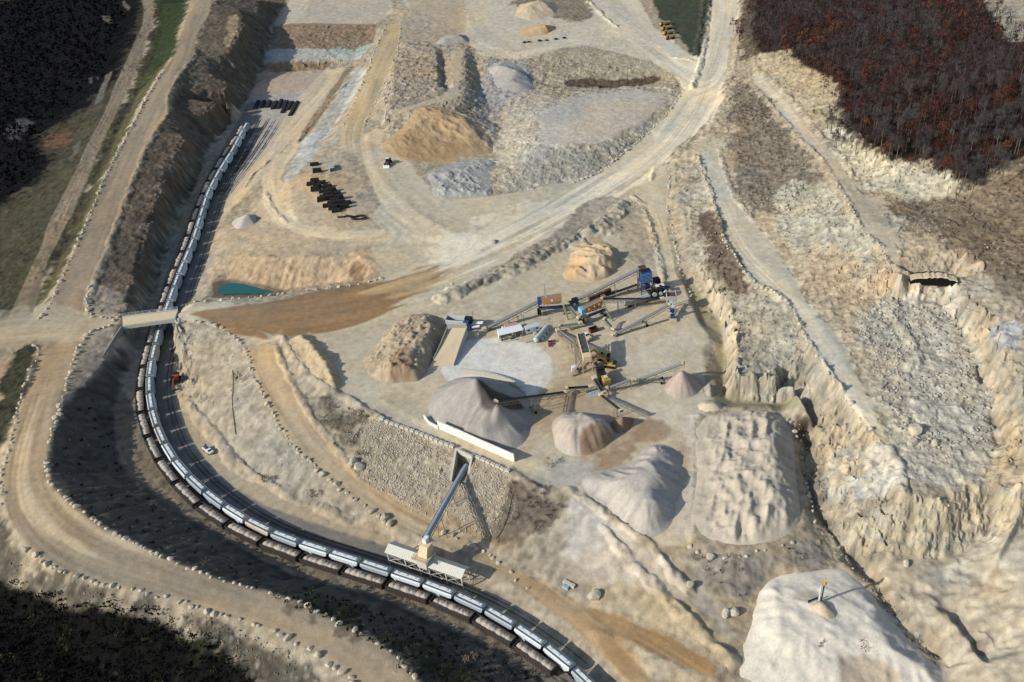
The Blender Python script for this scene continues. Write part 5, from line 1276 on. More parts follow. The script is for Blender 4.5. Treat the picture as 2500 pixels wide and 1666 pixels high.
for x0, x1 in ((-0.6, TX0 - 0.003), (TX1 + 0.003, LEN + 0.6)):
    r_ = corrug(x0, x1, -0.7, EV, WID / 2, RG)
    r2_ = corrug(x0, x1, WID + 0.7, EV, WID / 2 + 0.01, RG)
    r_.add(r2_.v, r2_.f)
    r_.build('roof', M['cream'], shed)
fr = [0, 0.24, 0.435, 0.565, 0.79, 1.0]
for y in (0, WID):
    for t in fr: MB().beam((t * LEN, y, -0.6), (t * LEN, y, EV - 0.1), 0.36).build('post', M['cream'], shed)
b = MB()
for y in (0, WID):
    b.beam((0, y, EV - 0.3), (LEN, y, EV - 0.3), 0.25)
    b.beam((0, y, 1.7), (LEN, y, 1.7), 0.28)
    for t0, t1 in zip(fr[:-1], fr[1:]):
        b.beam((t0 * LEN, y, 1.7), (t1 * LEN, y, EV - 0.5), 0.14)
        b.beam((t1 * LEN, y, 1.7), (t0 * LEN, y, EV - 0.5), 0.14)
for t in fr: b.beam((t * LEN, 0, EV - 0.3), (t * LEN, WID, EV - 0.3), 0.2)
b.build('bracing', M['cream'], shed)
TW = MB()
xm = (TX0 + TX1) / 2
TW.box((xm, WID / 2 - 0.2, 7.2), (TX1 - TX0, WID + 1.6, 4.4))
tw = TW.build('tower', M['cream'], shed)
MB().box((xm, WID / 2 - 0.4, 9.5), (TX1 - TX0 + 1.8, WID + 3.4, 0.2)).build('platform', M['cream_d'], tw)
b = MB()
hw, hl = (TX1 - TX0) / 2 + 0.85, (WID + 3.2) / 2
for z in (10.1, 10.7):
    for s_ in (-1, 1):
        b.beam((xm - hw, WID / 2 - 0.4 + s_ * hl, z), (xm + hw, WID / 2 - 0.4 + s_ * hl, z), 0.07)
        b.beam((xm + s_ * hw, WID / 2 - 0.4 - hl, z), (xm + s_ * hw, WID / 2 - 0.4 + hl, z), 0.07)
for s_ in (-1, 1):
    for k in range(6):
        y = WID / 2 - 0.4 - hl + 2 * hl * k / 5
        b.beam((xm + s_ * hw, y, 9.6), (xm + s_ * hw, y, 10.7), 0.07)
b.build('railing', M['truss'], tw)
MB().loft([[(xm - 1.9, WID / 2 - 2.2, 9.6), (xm + 1.9, WID / 2 - 2.2, 9.6), (xm + 1.9, WID / 2 + 2.4, 9.6), (xm - 1.9, WID / 2 + 2.4, 9.6)],
           [(xm - 1.5, WID / 2 - 0.2, 13.6), (xm + 1.5, WID / 2 - 0.2, 13.6), (xm + 1.5, WID / 2 + 2.4, 13.6), (xm - 1.5, WID / 2 + 2.4, 13.6)]]).build('chute', M['cream_d'], tw)
MB().box((xm, WID / 2 + 1.4, 13.7), (4.2, 4.2, 0.15)).build('head_platform', M['cream_d'], tw)
MB().box((xm - 0.2, WID / 2 + 1.6, 14.7), (1.5, 2.0, 1.8)).build('head_housing', M['white'], tw)
MB().box((xm - 1.9, WID / 2 + 2.0, 14.8), (0.25, 0.3, 2.2)).build('control_box', M['yellow'], tw)
hd = Vector(shed.matrix_basis @ Vector((xm - 0.2, WID / 2 + 2.4, 14.9)))
tl = Vector(at(1139,1139,8.5))
cv = thing('loading_conveyor', 'long blue grey covered conveyor from the slope tunnel to the loading tower', 'conveyor', tl[:])
b = MB()
d = hd - tl
dn = d.normalized()
sx = dn.cross(Vector((0, 0, 1))).normalized()
up = sx.cross(dn).normalized()
secs = []
for t in (0.0, 1.0):
    c = d * t
    secs.append([c + sx * 1.0 * math.cos(a) + up * (1.0 * math.sin(a) + 0.3) for a in [math.pi * k / 8 for k in range(9)]])
b.loft([[tuple(v) for v in q] for q in secs])
b.build('cover', M['pipe_blue'], cv, False)
b = MB()
for s_ in (-1, 1):
    for z in (0.1, -1.2): b.beam(sx * 0.8 * s_ + up * z, d + sx * 0.8 * s_ + up * z, 0.16)
    n = 22
    for k in range(n):
        a_, c_ = d * (k / n), d * ((k + 1) / n)
        b.beam(a_ + sx * 0.8 * s_ + up * (0.1 if k % 2 else -1.2), c_ + sx * 0.8 * s_ + up * (-1.2 if k % 2 else 0.1), 0.09)
b.beam(sx * 1.35 + up * -0.1, d + sx * 1.35 + up * -0.1, 0.7, 0.06)
b.build('truss', M['truss'], cv)
for t in (0.42, 0.72):
    c = d * t
    zg = float(zat(tl.x + c.x, tl.y + c.y)) - tl.z
    for s_ in (-1, 1): MB().beam(c + sx * 0.8 * s_ + up * -1.2, Vector((c.x, c.y, zg - 0.4)) + sx * 1.6 * s_, 0.22).build('leg', M['truss'], cv)
MB().cyl(sx * -0.7, sx * 0.7, 0.5, 10).build('tail_pulley', M['dgrey'], cv)
tp = thing('tunnel_portal', 'concrete tunnel mouth with splayed walls in the gravel slope', 'tunnel portal', at(1133,1110,9))
for a, b2 in (((1114,1100,12.2),(1101,1179,6.8)), ((1153,1118,12.0),(1139,1189,6.2))):
    wall_run([at(*a), at(*b2)], -6.5, 1.2, 0.8, M['conc'], 'side_wall', tp, tp.location)
hdr = [Vector(at(1113,1099,12.4)), Vector(at(1154,1118,12.2))]
MB().beam(hdr[0] - Vector(tp.location), hdr[1] - Vector(tp.location), 0.7, 2.2).build('header', M['conc'], tp)
MB().box((0.3, 1.2, -1.5), (7.2, 0.3, 6.5), math.atan2(hdr[1].y - hdr[0].y, hdr[1].x - hdr[0].x)).build('opening_shade', M['black'], tp)  # black board painted for the shade inside the tunnel

# ------------------------------------------------------------------ concrete walls and block rows
cw = thing('concrete_wall', 'long white concrete panel wall along the front of the largest stockpile', 'wall', at(1160,1085,12))
wl_ = [(1071,1046),(1118,1066),(1166,1088),(1212,1108),(1257,1128)]
for a, b2 in zip(wl_[:-1], wl_[1:]):
    p, q = Vector(at(*a, 12)), Vector(at(*b2, 12))
    e = (q - p).normalized() * 0.04
    wall_run([p, q - e], -1.0, 3.9, 0.5, M['conc_w'], 'panel', cw, cw.location)
lw = thing('low_concrete_wall', 'low white curved concrete wall at the left foot of the largest stockpile', 'wall', at(1050,1030,12))
wall_run([at(1036,1020,12), at(1048,1036,12), at(1070,1048,12)], -1, 1.6, 0.4, M['conc_w'], 'panel', lw, lw.location)
bw = thing('block_wall', 'stepped concrete block wall curving behind the largest stockpile', 'wall', at(1200,925,12))
cl = smooth_line([at(*p, 12)[:2] for p in ((1128,910),(1164,914),(1200,921),(1238,933),(1262,944),(1284,962))], 2)
P_ = Path([(p[0], p[1]) for p in cl])
m = MB()
nb = int(P_.len / 1.55)
for k in range(nb):
    p, q = P_.pt(k * 1.55), P_.pt(k * 1.55 + 1.5)
    a = math.atan2(q[1] - p[1], q[0] - p[0])
    rows = 3 if k < nb - 6 else max(1, 3 - (k - nb + 6) // 2)
    for r_ in range(rows): m.box(((p[0] + q[0]) / 2 - bw.location.x, (p[1] + q[1]) / 2 - bw.location.y, 0.35 + 0.78 * r_), (1.5, 0.9, 0.76), a + 0.02 * ((k + r_) % 3 - 1))
m.build('blocks', M['conc'], bw)
def block_row(pts, n, label, group, size=(2.0, 1.1, 1.1)):
    P2 = Path([G(*p) for p in pts])
    me = MB().box((0, 0, size[2] / 2 - 0.08), size).box((0, 0, size[2]), (0.5, 0.3, 0.12)).mesh('concrete_block', M['conc'])
    for k in range(n):
        t = (k + 0.5) * P2.len / n
        p, q = P2.pt(t - 0.3), P2.pt(t + 0.3)
        o = bpy.data.objects.new('concrete_block', me)
        COL.objects.link(o)
        o.location = (p[0], p[1], float(zat(*p)))
        o.rotation_euler = (0, 0, math.atan2(q[1] - p[1], q[0] - p[0]) + random.uniform(-.12, .12))
        tag(o, label, 'block', group)
block_row([(928,1021),(985,1046),(1030,1062),(1075,1082),(1112,1096)], 15, 'pale concrete block in the barrier row left of the tunnel mouth', 'barrier blocks left of the tunnel')
block_row([(1152,1114),(1200,1134),(1246,1154)], 8, 'pale concrete block in the barrier row right of the tunnel mouth', 'barrier blocks right of the tunnel')
rp = thing('feed_ramp', 'walled earth ramp rising to the feed hopper of the plant', 'ramp', at(1090,860,12))
def rel(p, o): return tuple(Vector(p) - Vector(o.location))
rb = [at(1046,905,12.0), at(1104,893,12.0), at(1136,801,16.5), at(1094,801,16.5)]
MB().loft([[rel((p[0], p[1], 11), rp) for p in rb], [rel(p, rp) for p in rb]]).build('earth_fill', M['deck'], rp)
wall_run([at(1107,893,12.2), at(1123,845,14.3), at(1139,801,16.7)], -4, 0.8, 0.5, M['conc'], 'side_wall', rp, rp.location)
wall_run([at(1058,880,12.6), at(1076,842,14.6), at(1092,803,16.7)], -4, 0.8, 0.5, M['conc_d'], 'side_wall', rp, rp.location)
MB().beam(rel(at(1092,801,14.3), rp), rel(at(1140,800,14.3), rp), 0.5, 4.6).build('end_wall', M['conc'], rp)
# ------------------------------------------------------------------ plant conveyors
def conveyor(label, a, b, width=1.2, truss=1.0, belt='belt', legs=(), wheels=None, name='conveyor', hopper=True, boot=True):
    width, truss = width * 1.3, truss * 1.35
    p, q = Vector(at(*a)), Vector(at(*b))
    o = thing(name, label, 'conveyor', p[:])
    d = q - p
    dn = d.normalized()
    s = dn.cross(Vector((0, 0, 1))).normalized()
    u = s.cross(dn).normalized()
    h = width / 2
    f = MB()
    for sg in (-1, 1):
        for z in (0.0, -truss): f.beam(s * h * sg + u * z, d + s * h * sg + u * z, 0.16)
        n = max(4, int(d.length / max(1.0, truss * 1.2)))
        for k in range(n): f.beam(d * (k / n) + s * h * sg + u * (0 if k % 2 else -truss), d * ((k + 1) / n) + s * h * sg + u * (-truss if k % 2 else 0), 0.1)
    f.build('truss', M['truss'], o)
    secs = []
    for t in (0, 1):
        c = d * t
        secs.append([tuple(c + s * x * h + u * z) for x, z in ((-1, 0.34), (-0.55, 0.12), (0.55, 0.12), (1, 0.34), (1, 0.26), (0.55, 0.04), (-0.55, 0.04), (-1, 0.26))])
    MB().loft(secs).build('belt', M[belt], o)
    MB().cyl(d - s * h * 1.05, d + s * h * 1.05, 0.42, 10).build('head_pulley', M['dgrey'], o)
    if boot: MB().box(dn * 0.6 + Vector((0, 0, 0.45)), (2.0, width + 0.5, 0.9), math.atan2(dn.y, dn.x)).build('loading_boot', M['tan'], o)
    MB().box(d * 0.985 + u * 0.35, (1.0, width + 0.4, 0.7), math.atan2(dn.y, dn.x)).build('head_guard', M['tan'], o)
    for t in legs:
        c = d * t - u * truss
        zg = float(zat(p.x + c.x, p.y + c.y)) - p.z
        if c.z - zg < 0.8: continue
        for sg in (-1, 1): MB().beam(c + s * h * sg, Vector((c.x, c.y, zg - 0.3)) + s * h * sg * 1.25, 0.24).build('leg', M['truss'], o)
    if wheels:
        t, g = wheels
        w = Vector(G(*g)) - p
        x = MB()
        c = d * t - u * truss
        for sg in (-1, 1):
            x.beam(c + s * h * sg, w + s * 1.6 * sg + Vector((0, 0, 0.7)), 0.2)
            x.beam(d * (t * 0.45) - u * truss + s * h * sg, w + s * 1.6 * sg + Vector((0, 0, 0.7)), 0.16)
        x.beam(w + s * 1.9 + Vector((0, 0, 0.6)), w - s * 1.9 + Vector((0, 0, 0.6)), 0.3)
        x.build('axle_frame', M['truss'], o)
        for sg in (-1, 1): MB().cyl(w + s * (1.9 * sg - 0.2) + Vector((0, 0, 0.55)), w + s * (1.9 * sg + 0.2) + Vector((0, 0, 0.55)), 0.6, 12).build('wheel', M['tyre'], o)
    return o
conveyor('long pale belt conveyor climbing from the feed hopper to the left orange screen', (1180,806,13), (1335,726,20.5), 1.3, 1.2, 'belt_l', (0.38, 0.52, 0.86, 0.94))
conveyor('longest belt conveyor climbing to the top of the blue crusher tower', (1390,742,14), (1566,654,25.5), 1.2, 1.1, 'belt_l', (0.25, 0.62, 0.94))
conveyor('low dark conveyor at ground level beneath the longest conveyor', (1470,726,13.6), (1560,694,14.6), 1.1, 0.7, 'belt', (0.3, 0.7))
conveyor('dusty conveyor running left from the plant trailer to the right orange screen', (1620,731,14), (1466,731,21), 1.2, 1.1, 'belt', (0.45, 0.72, 0.93))
conveyor('belt conveyor climbing from the ground to the overhead hopper', (1496,820,12.8), (1637,743,20), 1.0, 0.9, 'belt_l', (), (0.55, (1575,793)))
conveyor('short steep conveyor dropping from the right orange screen to the ground', (1500,806,13), (1475,778,17), 0.9, 0.6, 'belt_l', ())
conveyor('short inclined conveyor between the two orange screens', (1415,779,14.5), (1386,744,17), 0.9, 0.6, 'belt_l', (0.5,))
conveyor('short level conveyor left of the right orange screen', (1420,790,14), (1364,797,15.5), 1.0, 0.7, 'belt_l', (0.5, 0.92))
conveyor('lattice conveyor rising above the red pipe to the screening tower', (1361,807,13), (1426,858,20.5), 1.1, 1.0, 'belt_l', (0.45, 0.6))
conveyor('short dark conveyor west of the portable crusher', (1446,945,14), (1382,949,17.5), 1.1, 0.7, 'belt', (0.6,))
conveyor('long black stacker conveyor reaching over the largest stockpile', (1386,958,13.6), (1208,982,29), 1.3, 1.1, 'belt', (), (0.47, (1301,1005)))
conveyor('short conveyor feeding the long right stacker', (1476,951,13.5), (1546,926,16.5), 1.0, 0.7, 'belt_l', (0.5, 0.9))
conveyor('long right stacker conveyor above the pinkish gravel cone', (1546,931,13.5), (1669,886,23.5), 1.1, 1.0, 'belt_l', (), (0.4, (1616,932)))
conveyor('stacker conveyor dropping sand on the small brown cone', (1466,964,14), (1517,1004,19.5), 1.0, 0.8, 'belt', (0.7,))
conveyor('main black discharge belt beneath the portable crusher', (1450,922,16), (1474,960,14.5), 1.2, 0.6, 'belt', (0.4,))

# ------------------------------------------------------------------ plant machines
def frame_legs(o, xs_, ys_, z0, z1, w=0.25, m='truss'):
    for x in xs_:
        for y in ys_: MB().beam((x, y, z0), (x, y, z1), w).build('leg', M[m], o)
def screen(label, a, b, z, cover=False):
    c, rz, ln = pose(a, b)
    o = thing('vibrating_screen', label, 'screening machine', c, rz)
    o.scale = (1.25, 1.35, 1.25)
    h = (z - c[2]) / 1.25
    Ln = 7.6
    def tilt(x, dz): return h + dz + x * 0.09
    m = MB()
    for y in (-1.15, 1.15):
        m.loft([[(-Ln / 2, y - 0.06, tilt(-Ln / 2, 0)), (Ln / 2, y - 0.06, tilt(Ln / 2, 0)), (Ln / 2, y - 0.06, tilt(Ln / 2, 1.9)), (-Ln / 2, y - 0.06, tilt(-Ln / 2, 1.9))],
                [(-Ln / 2, y + 0.06, tilt(-Ln / 2, 0)), (Ln / 2, y + 0.06, tilt(Ln / 2, 0)), (Ln / 2, y + 0.06, tilt(Ln / 2, 1.9)), (-Ln / 2, y + 0.06, tilt(-Ln / 2, 1.9))]])
    sp = m.build('side_plate', M['orange'], o)
    if cover:
        for x in (-2.2, 0.2, 2.2): MB().cyl((x, -1.25, tilt(x, 0.9)), (x, -1.7, tilt(x, 0.9)), 0.5, 12).build('flywheel', M['yellow'], o)
    else: MB().cyl((0.1, -1.22, tilt(0, 1.0)), (0.1, -1.3, tilt(0, 1.0)), 0.42, 14).build('round_emblem', M['white'], sp)
    d = MB()
    for k in range(12):
        x = -Ln / 2 + 0.35 + k * (Ln - 0.7) / 11
        d.box((x, 0, tilt(x, 1.55 + 0.08 * (k % 2))), (Ln / 12.0, 2.16, 0.14))
    d.build('screen_deck', M['mesh'], o)
    e = MB()
    e.box((-Ln / 2 - 0.8, 0, tilt(-Ln / 2, 0.7)), (1.5, 2.5, 2.0))
    e.build('end_hood', M['sky' if cover else 'blue'], o)
    ch = MB()
    ch.loft([[(-3.4, -1.3, h - 0.1), (3.4, -1.3, h - 0.1), (3.4, 1.3, h - 0.1), (-3.4, 1.3, h - 0.1)], [(-2.0, -0.9, h - 2.6), (2.6, -0.9, h - 2.6), (2.6, 0.9, h - 2.6), (-2.0, 0.9, h - 2.6)]])
    ch.build('chute', M['blue'], o)
    MB().box((0.2, 0, h - 2.9), (10.5, 1.8, 0.5)).build('chassis', M['dgrey'], o)
    g = MB()
    g.box((0.4, -1.9, h - 0.5), (8.5, 0.9, 0.12))
    for k in range(6): g.beam((-3.6 + 1.6 * k, -2.3, h - 0.5), (-3.6 + 1.6 * k, -2.3, h + 0.6), 0.07)
    g.beam((-3.8, -2.3, h + 0.6), (4.6, -2.3, h + 0.6), 0.07)
    g.beam((4.2, -2.1, h - 0.5), (5.6, -4.6, 0.1), 0.8, 0.12)
    g.build('service_walkway', M['tan'], o)
    frame_legs(o, (-3.9, 3.9), (-1.1, 1.1), -0.3, h - 2.7, 0.3)
    for y in (-0.9, 0.9): MB().cyl((4.8, y - 0.25, 0.55), (4.8, y + 0.25, 0.55), 0.55, 12).build('wheel', M['tyre'], o)
    MB().box((-5.0, 0, 1.6), (1.4, 2.0, 1.6)).build('engine_box', M['black'], o)
    return o
screen('left orange and blue vibrating screen with dark deck', (1329,768), (1370,765), 19.3)
screen('right orange vibrating screen with light blue hood and grey deck', (1424,790), (1471,772), 19.0, True)
# blue crusher tower
c, rz, _ = pose((1562,716), (1590,710))
o = thing('crusher_tower', 'tall blue crusher tower at the top of the longest conveyor', 'crusher tower', c, rz)
o.scale = (1.35, 1.35, 1.15)
MB().box((0, 0, 8.2), (4.0, 3.4, 4.6)).build('blue_housing', M['blue'], o)
m = MB()
for k in range(7): m.box((0, -1.78, 6.3 + k * 0.65), (3.9, 0.12, 0.14))
m.build('housing_rib', M['sky'], o)
m = MB()
for x in (-2.2, 2.2):
    for y in (-1.9, 1.9): m.beam((x, y, -0.3), (x, y, 6.0), 0.3)
for z in (2.0, 4.2, 6.0):
    for s_ in (-1, 1):
        m.beam((-2.2, 1.9 * s_, z), (2.2, 1.9 * s_, z), 0.2)
        m.beam((2.2 * s_, -1.9, z), (2.2 * s_, 1.9, z), 0.2)
for s_ in (-1, 1):
    m.beam((-2.2, 1.9 * s_, 0), (2.2, 1.9 * s_, 4.2), 0.14)
    m.beam((2.2, 1.9 * s_, 0), (-2.2, 1.9 * s_, 4.2), 0.14)
m.build('tower_frame', M['blue'], o)
MB().cyl((-0.2, -0.2, 2.6), (-0.2, -0.2, 5.8), 1.5, 14, 1.1).build('cone_crusher', M['dgrey'], o)
MB().loft([[(-2.6, -1.4, 12.6), (0.2, -1.4, 12.6), (0.2, 1.4, 12.6), (-2.6, 1.4, 12.6)], [(-1.6, -0.8, 10.5), (0.2, -0.8, 10.5), (0.2, 0.8, 10.5), (-1.6, 0.8, 10.5)]]).build('feed_hopper', M['brown'], o)
MB().box((4.2, 0.2, 5.4), (2.6, 2.4, 0.3)).box((4.4, 0.2, 4.2), (2.2, 1.8, 2.0)).build('side_platform', M['black'], o)
MB().box((3.0, -1.6, 2.6), (1.2, 1.2, 4.0)).build('yellow_panel', M['yellow'], o)
m = MB()
for k in range(4): m.beam((2.6 + 0.6 * k, -2.6, 0.4), (5.2 + 0.5 * k, 2.2, 4.2 - 0.7 * k), 0.3)
m.build('bracing', M['dgrey'], o)
# dark machinery trailer right of the tower
c, rz, _ = pose((1592,728), (1622,722))
o = thing('crusher_trailer', 'cluttered dark crusher trailer with white covers beside the blue tower', 'crusher', c, rz)
o.scale = (1.2, 1.3, 1.2)
MB().box((0, 0, 1.5), (8.0, 2.6, 0.8)).build('chassis', M['dgrey'], o)
m = MB()
for k in range(9):
    r = random.Random(k)
    m.box((-3.4 + 0.85 * k, r.uniform(-.6, .6), 2.4 + r.uniform(0, .8)), (r.uniform(.8, 1.5), r.uniform(.8, 1.9), r.uniform(.8, 1.8)), r.uniform(0, 1))
m.build('engine', M['black'], o)
for x_, r_w in ((-2.0, 1.0), (0.6, 0.8)): MB().cyl((x_, -1.3, 2.4), (x_, -1.6, 2.4), r_w, 14).build('flywheel', M['silver'], o)
MB().box((1.4, 2.0, 4.0), (3.6, 1.6, 0.25)).box((2.8, -1.2, 3.2), (2.6, 0.5, 0.3), 0.6).box((5.0, -1.4, 1.8), (2.6, 0.8, 0.15), 0.3).build('white_cover', M['white'], o)
MB().beam((1.0, 1.2, 4.4), (5.4, 1.6, 2.6), 1.1, 0.35).build('belt', M['belt'], o)
for x in (-3.0, -1.9):
    for y in (-1.2, 1.2): MB().cyl((x, y - 0.2, 0.55), (x, y + 0.2, 0.55), 0.55, 12).build('wheel', M['tyre'], o)
# long plant trailer
c, rz, ln = pose((1522,752), (1590,733))
o = thing('plant_trailer', 'long pale grey box trailer under the dusty conveyor', 'trailer', c, rz)
MB().box((0, 0, 2.4), (13.0, 2.5, 2.0)).build('body', M['grey'], o)
MB().box((0.6, 0.3, 3.5), (11.0, 0.7, 0.3)).build('roof_duct', M['silver'], o)
MB().box((0, 0, 1.2), (13.4, 1.2, 0.35)).build('chassis', M['dgrey'], o)
for x in (-5.2, -4.0, 4.2, 5.4):
    for y in (-1.0, 1.0): MB().cyl((x, y - 0.2, 0.5), (x, y + 0.2, 0.5), 0.5, 12).build('wheel', M['tyre'], o)
# overhead hopper with blue drive
c, rz, _ = pose((1645,798), (1638,752))
o = thing('overhead_hopper', 'pale steel overhead hopper with a blue conveyor drive beneath', 'hopper', c, rz)
o.scale = (1.15, 1.2, 1.0)
MB().box((6.0, 0, 6.6), (4.2, 3.6, 0.3)).box((6.0, 1.8, 7.6), (4.2, 0.2, 2.2)).box((6.0, -1.8, 7.6), (4.2, 0.2, 2.2)).box((3.9, 0, 7.6), (0.2, 3.4, 2.2)).box((8.1, 0, 7.6), (0.2, 3.4, 2.2)).build('bin', M['grey'], o)
MB().box((6.0, 0, 7.9), (3.9, 3.3, 0.3)).build('bin_fill', M['brown'], o)
frame_legs(o, (4.0, 8.0), (-1.7, 1.7), -0.3, 6.5, 0.3, 'grey')
MB().beam((6.5, 0, 4.6), (-2.0, 0, 1.4), 1.4, 0.5).build('belt', M['silver'], o)
MB().box((1.0, 0, 3.2), (2.6, 1.8, 1.2), 0, 0.3).box((-1.6, 0, 1.6), (1.6, 1.8, 1.4)).build('drive_unit', M['blue'], o)
MB().box((-2.6, 0, 0.6), (2.2, 2.8, 0.9)).beam((-3.4, 1.2, 0), (4.0, 1.7, 3.0), 0.2).beam((-3.4, -1.2, 0), (4.0, -1.7, 3.0), 0.2).build('base_frame', M['tan'], o)
# feed hopper at the ramp head
c, rz, _ = pose((1104,799), (1152,803))
o = thing('feed_hopper', 'grizzly feed hopper with blue and orange engine box at the ramp head', 'feed hopper', c, rz)
o.scale = (1.15, 1.25, 1.3)
MB().box((-2.2, 1.3, 3.2), (7.4, 0.25, 2.2)).box((-2.2, -1.4, 3.0), (7.4, 0.25, 1.7)).box((-5.9, 0, 3.2), (0.25, 2.5, 2.2)).build('hopper_wall', M['silver'], o)
MB().box((-2.2, 0, 2.3), (7.2, 2.5, 0.3)).build('grizzly_floor', M['dgrey'], o)
MB().box((2.9, 0.8, 3.2), (2.8, 1.8, 2.2)).box((-2.2, 0, 1.2), (9.0, 1.6, 0.5)).build('engine', M['black'], o)
MB().box((2.6, -1.3, 3.0), (2.2, 1.5, 1.7)).beam((3.4, -1.2, 3.0), (5.0, -2.2, 0.8), 0.9, 0.4).build('engine_box', M['blue'], o)
MB().box((2.3, -2.1, 3.1), (1.1, 0.1, 1.2)).build('orange_panel', M['orange'], o)
MB().beam((4.4, 0.9, 1.9), (8.8, 0.7, 2.6), 1.2, 0.4).beam((4.4, -1.2, 1.5), (7.8, -0.8, 2.0), 1.0, 0.35).build('side_conveyor', M['white'], o)
frame_legs(o, (-5.5, 0.8), (-1.3, 1.3), -0.3, 1.4, 0.3)
# screening tower
c, rz, _ = pose((1440,925), (1424,872))
o = thing('screening_tower', 'tall narrow beige screening tower at the centre of the crossing conveyors', 'screening machine', c, rz)
o.scale = (1.25, 1.3, 1.15)
def tz(x): return 6.6 + 0.12 * x
for y in (-1.3, 1.3): MB().loft([[(-1.0, y - .07, tz(-1)), (9.5, y - .07, tz(9.5)), (9.5, y - .07, tz(9.5) + 1.6), (-1.0, y - .07, tz(-1) + 1.6)], [(-1.0, y + .07, tz(-1)), (9.5, y + .07, tz(9.5)), (9.5, y + .07, tz(9.5) + 1.6), (-1.0, y + .07, tz(-1) + 1.6)]]).build('side_plate', M['tan'], o)
m = MB()
for k in range(8): m.box((0.0 + 1.25 * k, 0, tz(1.25 * k) + 1.1 + .1 * (k % 2)), (1.2, 2.4, 0.15))
m.build('screen_deck', M['dgrey'], o)
MB().box((-2.2, 0, 6.6), (2.6, 2.7, 2.4)).build('discharge_box', M['cream_d'], o)
frame_legs(o, (-3.0, 2.0, 5.5, 9.0), (-1.6, 1.6), -0.3, 6.6, 0.24, 'tan')
m = MB()
for z in (2.4, 4.8):
    for y in (-1.6, 1.6): m.beam((-3.0, y, z), (9.0, y, z), 0.16)
for y in (1.6, 2.6): m.beam((-2.0, y, 5.6), (9.0, y, 7.4), 0.5, 0.1)
m.beam((8.0, 2.4, 7.0), (-2.5, 3.6, 0.4), 0.8, 0.12)
m.beam((-1.5, 2.2, 5.0), (-4.0, 5.8, 0.6), 0.9, 0.3)
m.build('bracing', M['truss'], o)
MB().box((-1.0, 4.4, 1.2), (1.6, 1.6, 2.2)).build('generator_box', M['white'], o)
# portable crusher
c, rz, _ = pose((1462,914), (1484,952))
o = thing('portable_crusher', 'black and yellow tracked crusher beside the screening tower', 'crusher', c, rz)
o.scale = (1.15, 1.2, 1.2)
for y in (-1.4, 1.4): MB().loft([[(-3.2, y - .35, 0.1), (3.2, y - .35, 0.1), (3.8, y - .35, 0.6), (3.2, y - .35, 1.1), (-3.2, y - .35, 1.1), (-3.8, y - .35, 0.6)], [(-3.2, y + .35, 0.1), (3.2, y + .35, 0.1), (3.8, y + .35, 0.6), (3.2, y + .35, 1.1), (-3.2, y + .35, 1.1), (-3.8, y + .35, 0.6)]]).build('crawler_track', M['tyre'], o)
MB().box((-1.6, 0, 2.4), (4.6, 2.6, 2.2)).box((-3.6, 0.2, 3.4), (1.8, 2.8, 1.2)).build('engine', M['black'], o)
MB().box((2.4, 0.3, 2.4), (3.4, 2.6, 2.2)).box((2.2, 0.3, 3.6), (2.2, 1.7, 0.5)).build('yellow_housing', M['yellow'], o)
MB().box((2.4, 0.3, 4.0), (1.4, 1.0, 0.3)).build('white_cover', M['cream'], o)
MB().cyl((0.6, -1.4, 2.6), (0.6, -1.8, 2.6), 0.9, 14).build('flywheel', M['dgrey'], o)
# a dark drive unit between the two screens, and a grey slab below the crusher
c, rz, _ = pose((1392,757), (1412,750))
o = thing('drive_unit', 'dark conveyor drive unit on a frame between the two orange screens', 'drive unit', c, rz)
MB().box((0, 0, 3.4), (3.6, 2.6, 1.8)).box((0.6, 0, 5.0), (2.6, 2.2, 1.0)).build('housing', M['dgrey'], o)
MB().cyl((-0.6, -1.4, 3.4), (-0.6, -1.7, 3.4), 0.8, 12).build('flywheel', M['silver'], o)
MB().box((1.0, -0.2, 5.7), (1.6, 1.4, 0.4)).build('blue_cover', M['blue'], o)
frame_legs(o, (-1.5, 1.5), (-1.1, 1.1), -0.3, 2.5, 0.25)
g = G(1448,962)
o = MB().box((0, 0, 0.15), (5.6, 4.4, 0.3), 0.2).box((-0.6, 0.4, 0.36), (2.2, 1.6, 0.14), 0.4).build('steel_plate', M['grey'])
o.location = g
tag(o, 'pale grey steel plate lying under the crossing conveyors', 'plate')
# buildings and containers of the yard
c, rz, ln = pose((1221,827), (1272,815))
o = thing('workshop_shelter', 'white roofed open shelter with tools below, beside the white yard', 'shelter', c, rz)
MB().loft([[(-5.6, -2.4, 3.3), (5.6, -2.4, 3.3), (5.6, -2.4, 3.42), (-5.6, -2.4, 3.42)], [(-5.6, 0.6, 4.0), (5.6, 0.6, 4.0), (5.6, 0.6, 4.12), (-5.6, 0.6, 4.12)], [(-5.6, 2.6, 3.5), (5.6, 2.6, 3.5), (5.6, 2.6, 3.62), (-5.6, 2.6, 3.62)]]).build('roof', M['white'], o)
MB().box((0, 2.3, 1.7), (10.8, 0.15, 3.5)).box((-5.3, 1.0, 1.7), (0.15, 2.5, 3.4)).box((5.3, 1.0, 1.7), (0.15, 2.5, 3.4)).build('wall', M['white'], o)
for x in (-5.2, -1.7, 1.7, 5.2): MB().beam((x, -2.2, -0.2), (x, -2.2, 3.3), 0.16).build('post', M['silver'], o)
m = MB()
for k in range(8):
    r = random.Random(k + 40)
    m.box((-4.6 + 1.3 * k, r.uniform(-2.6, -.5), 0.5), (r.uniform(.6, 1.2), r.uniform(.6, 1.2), r.uniform(.7, 1.3)), r.uniform(0, 1))
m.build('workbench', M['conc_d'], o)
c, rz, _ = pose((1232,808), (1265,800))
o = thing('shipping_container', 'faded red shipping container behind the white roofed shelter', 'container', c, rz)
MB().box((0, 0, 1.3), (6.1, 2.4, 2.6)).build('body', M['pink'], o)
m = MB()
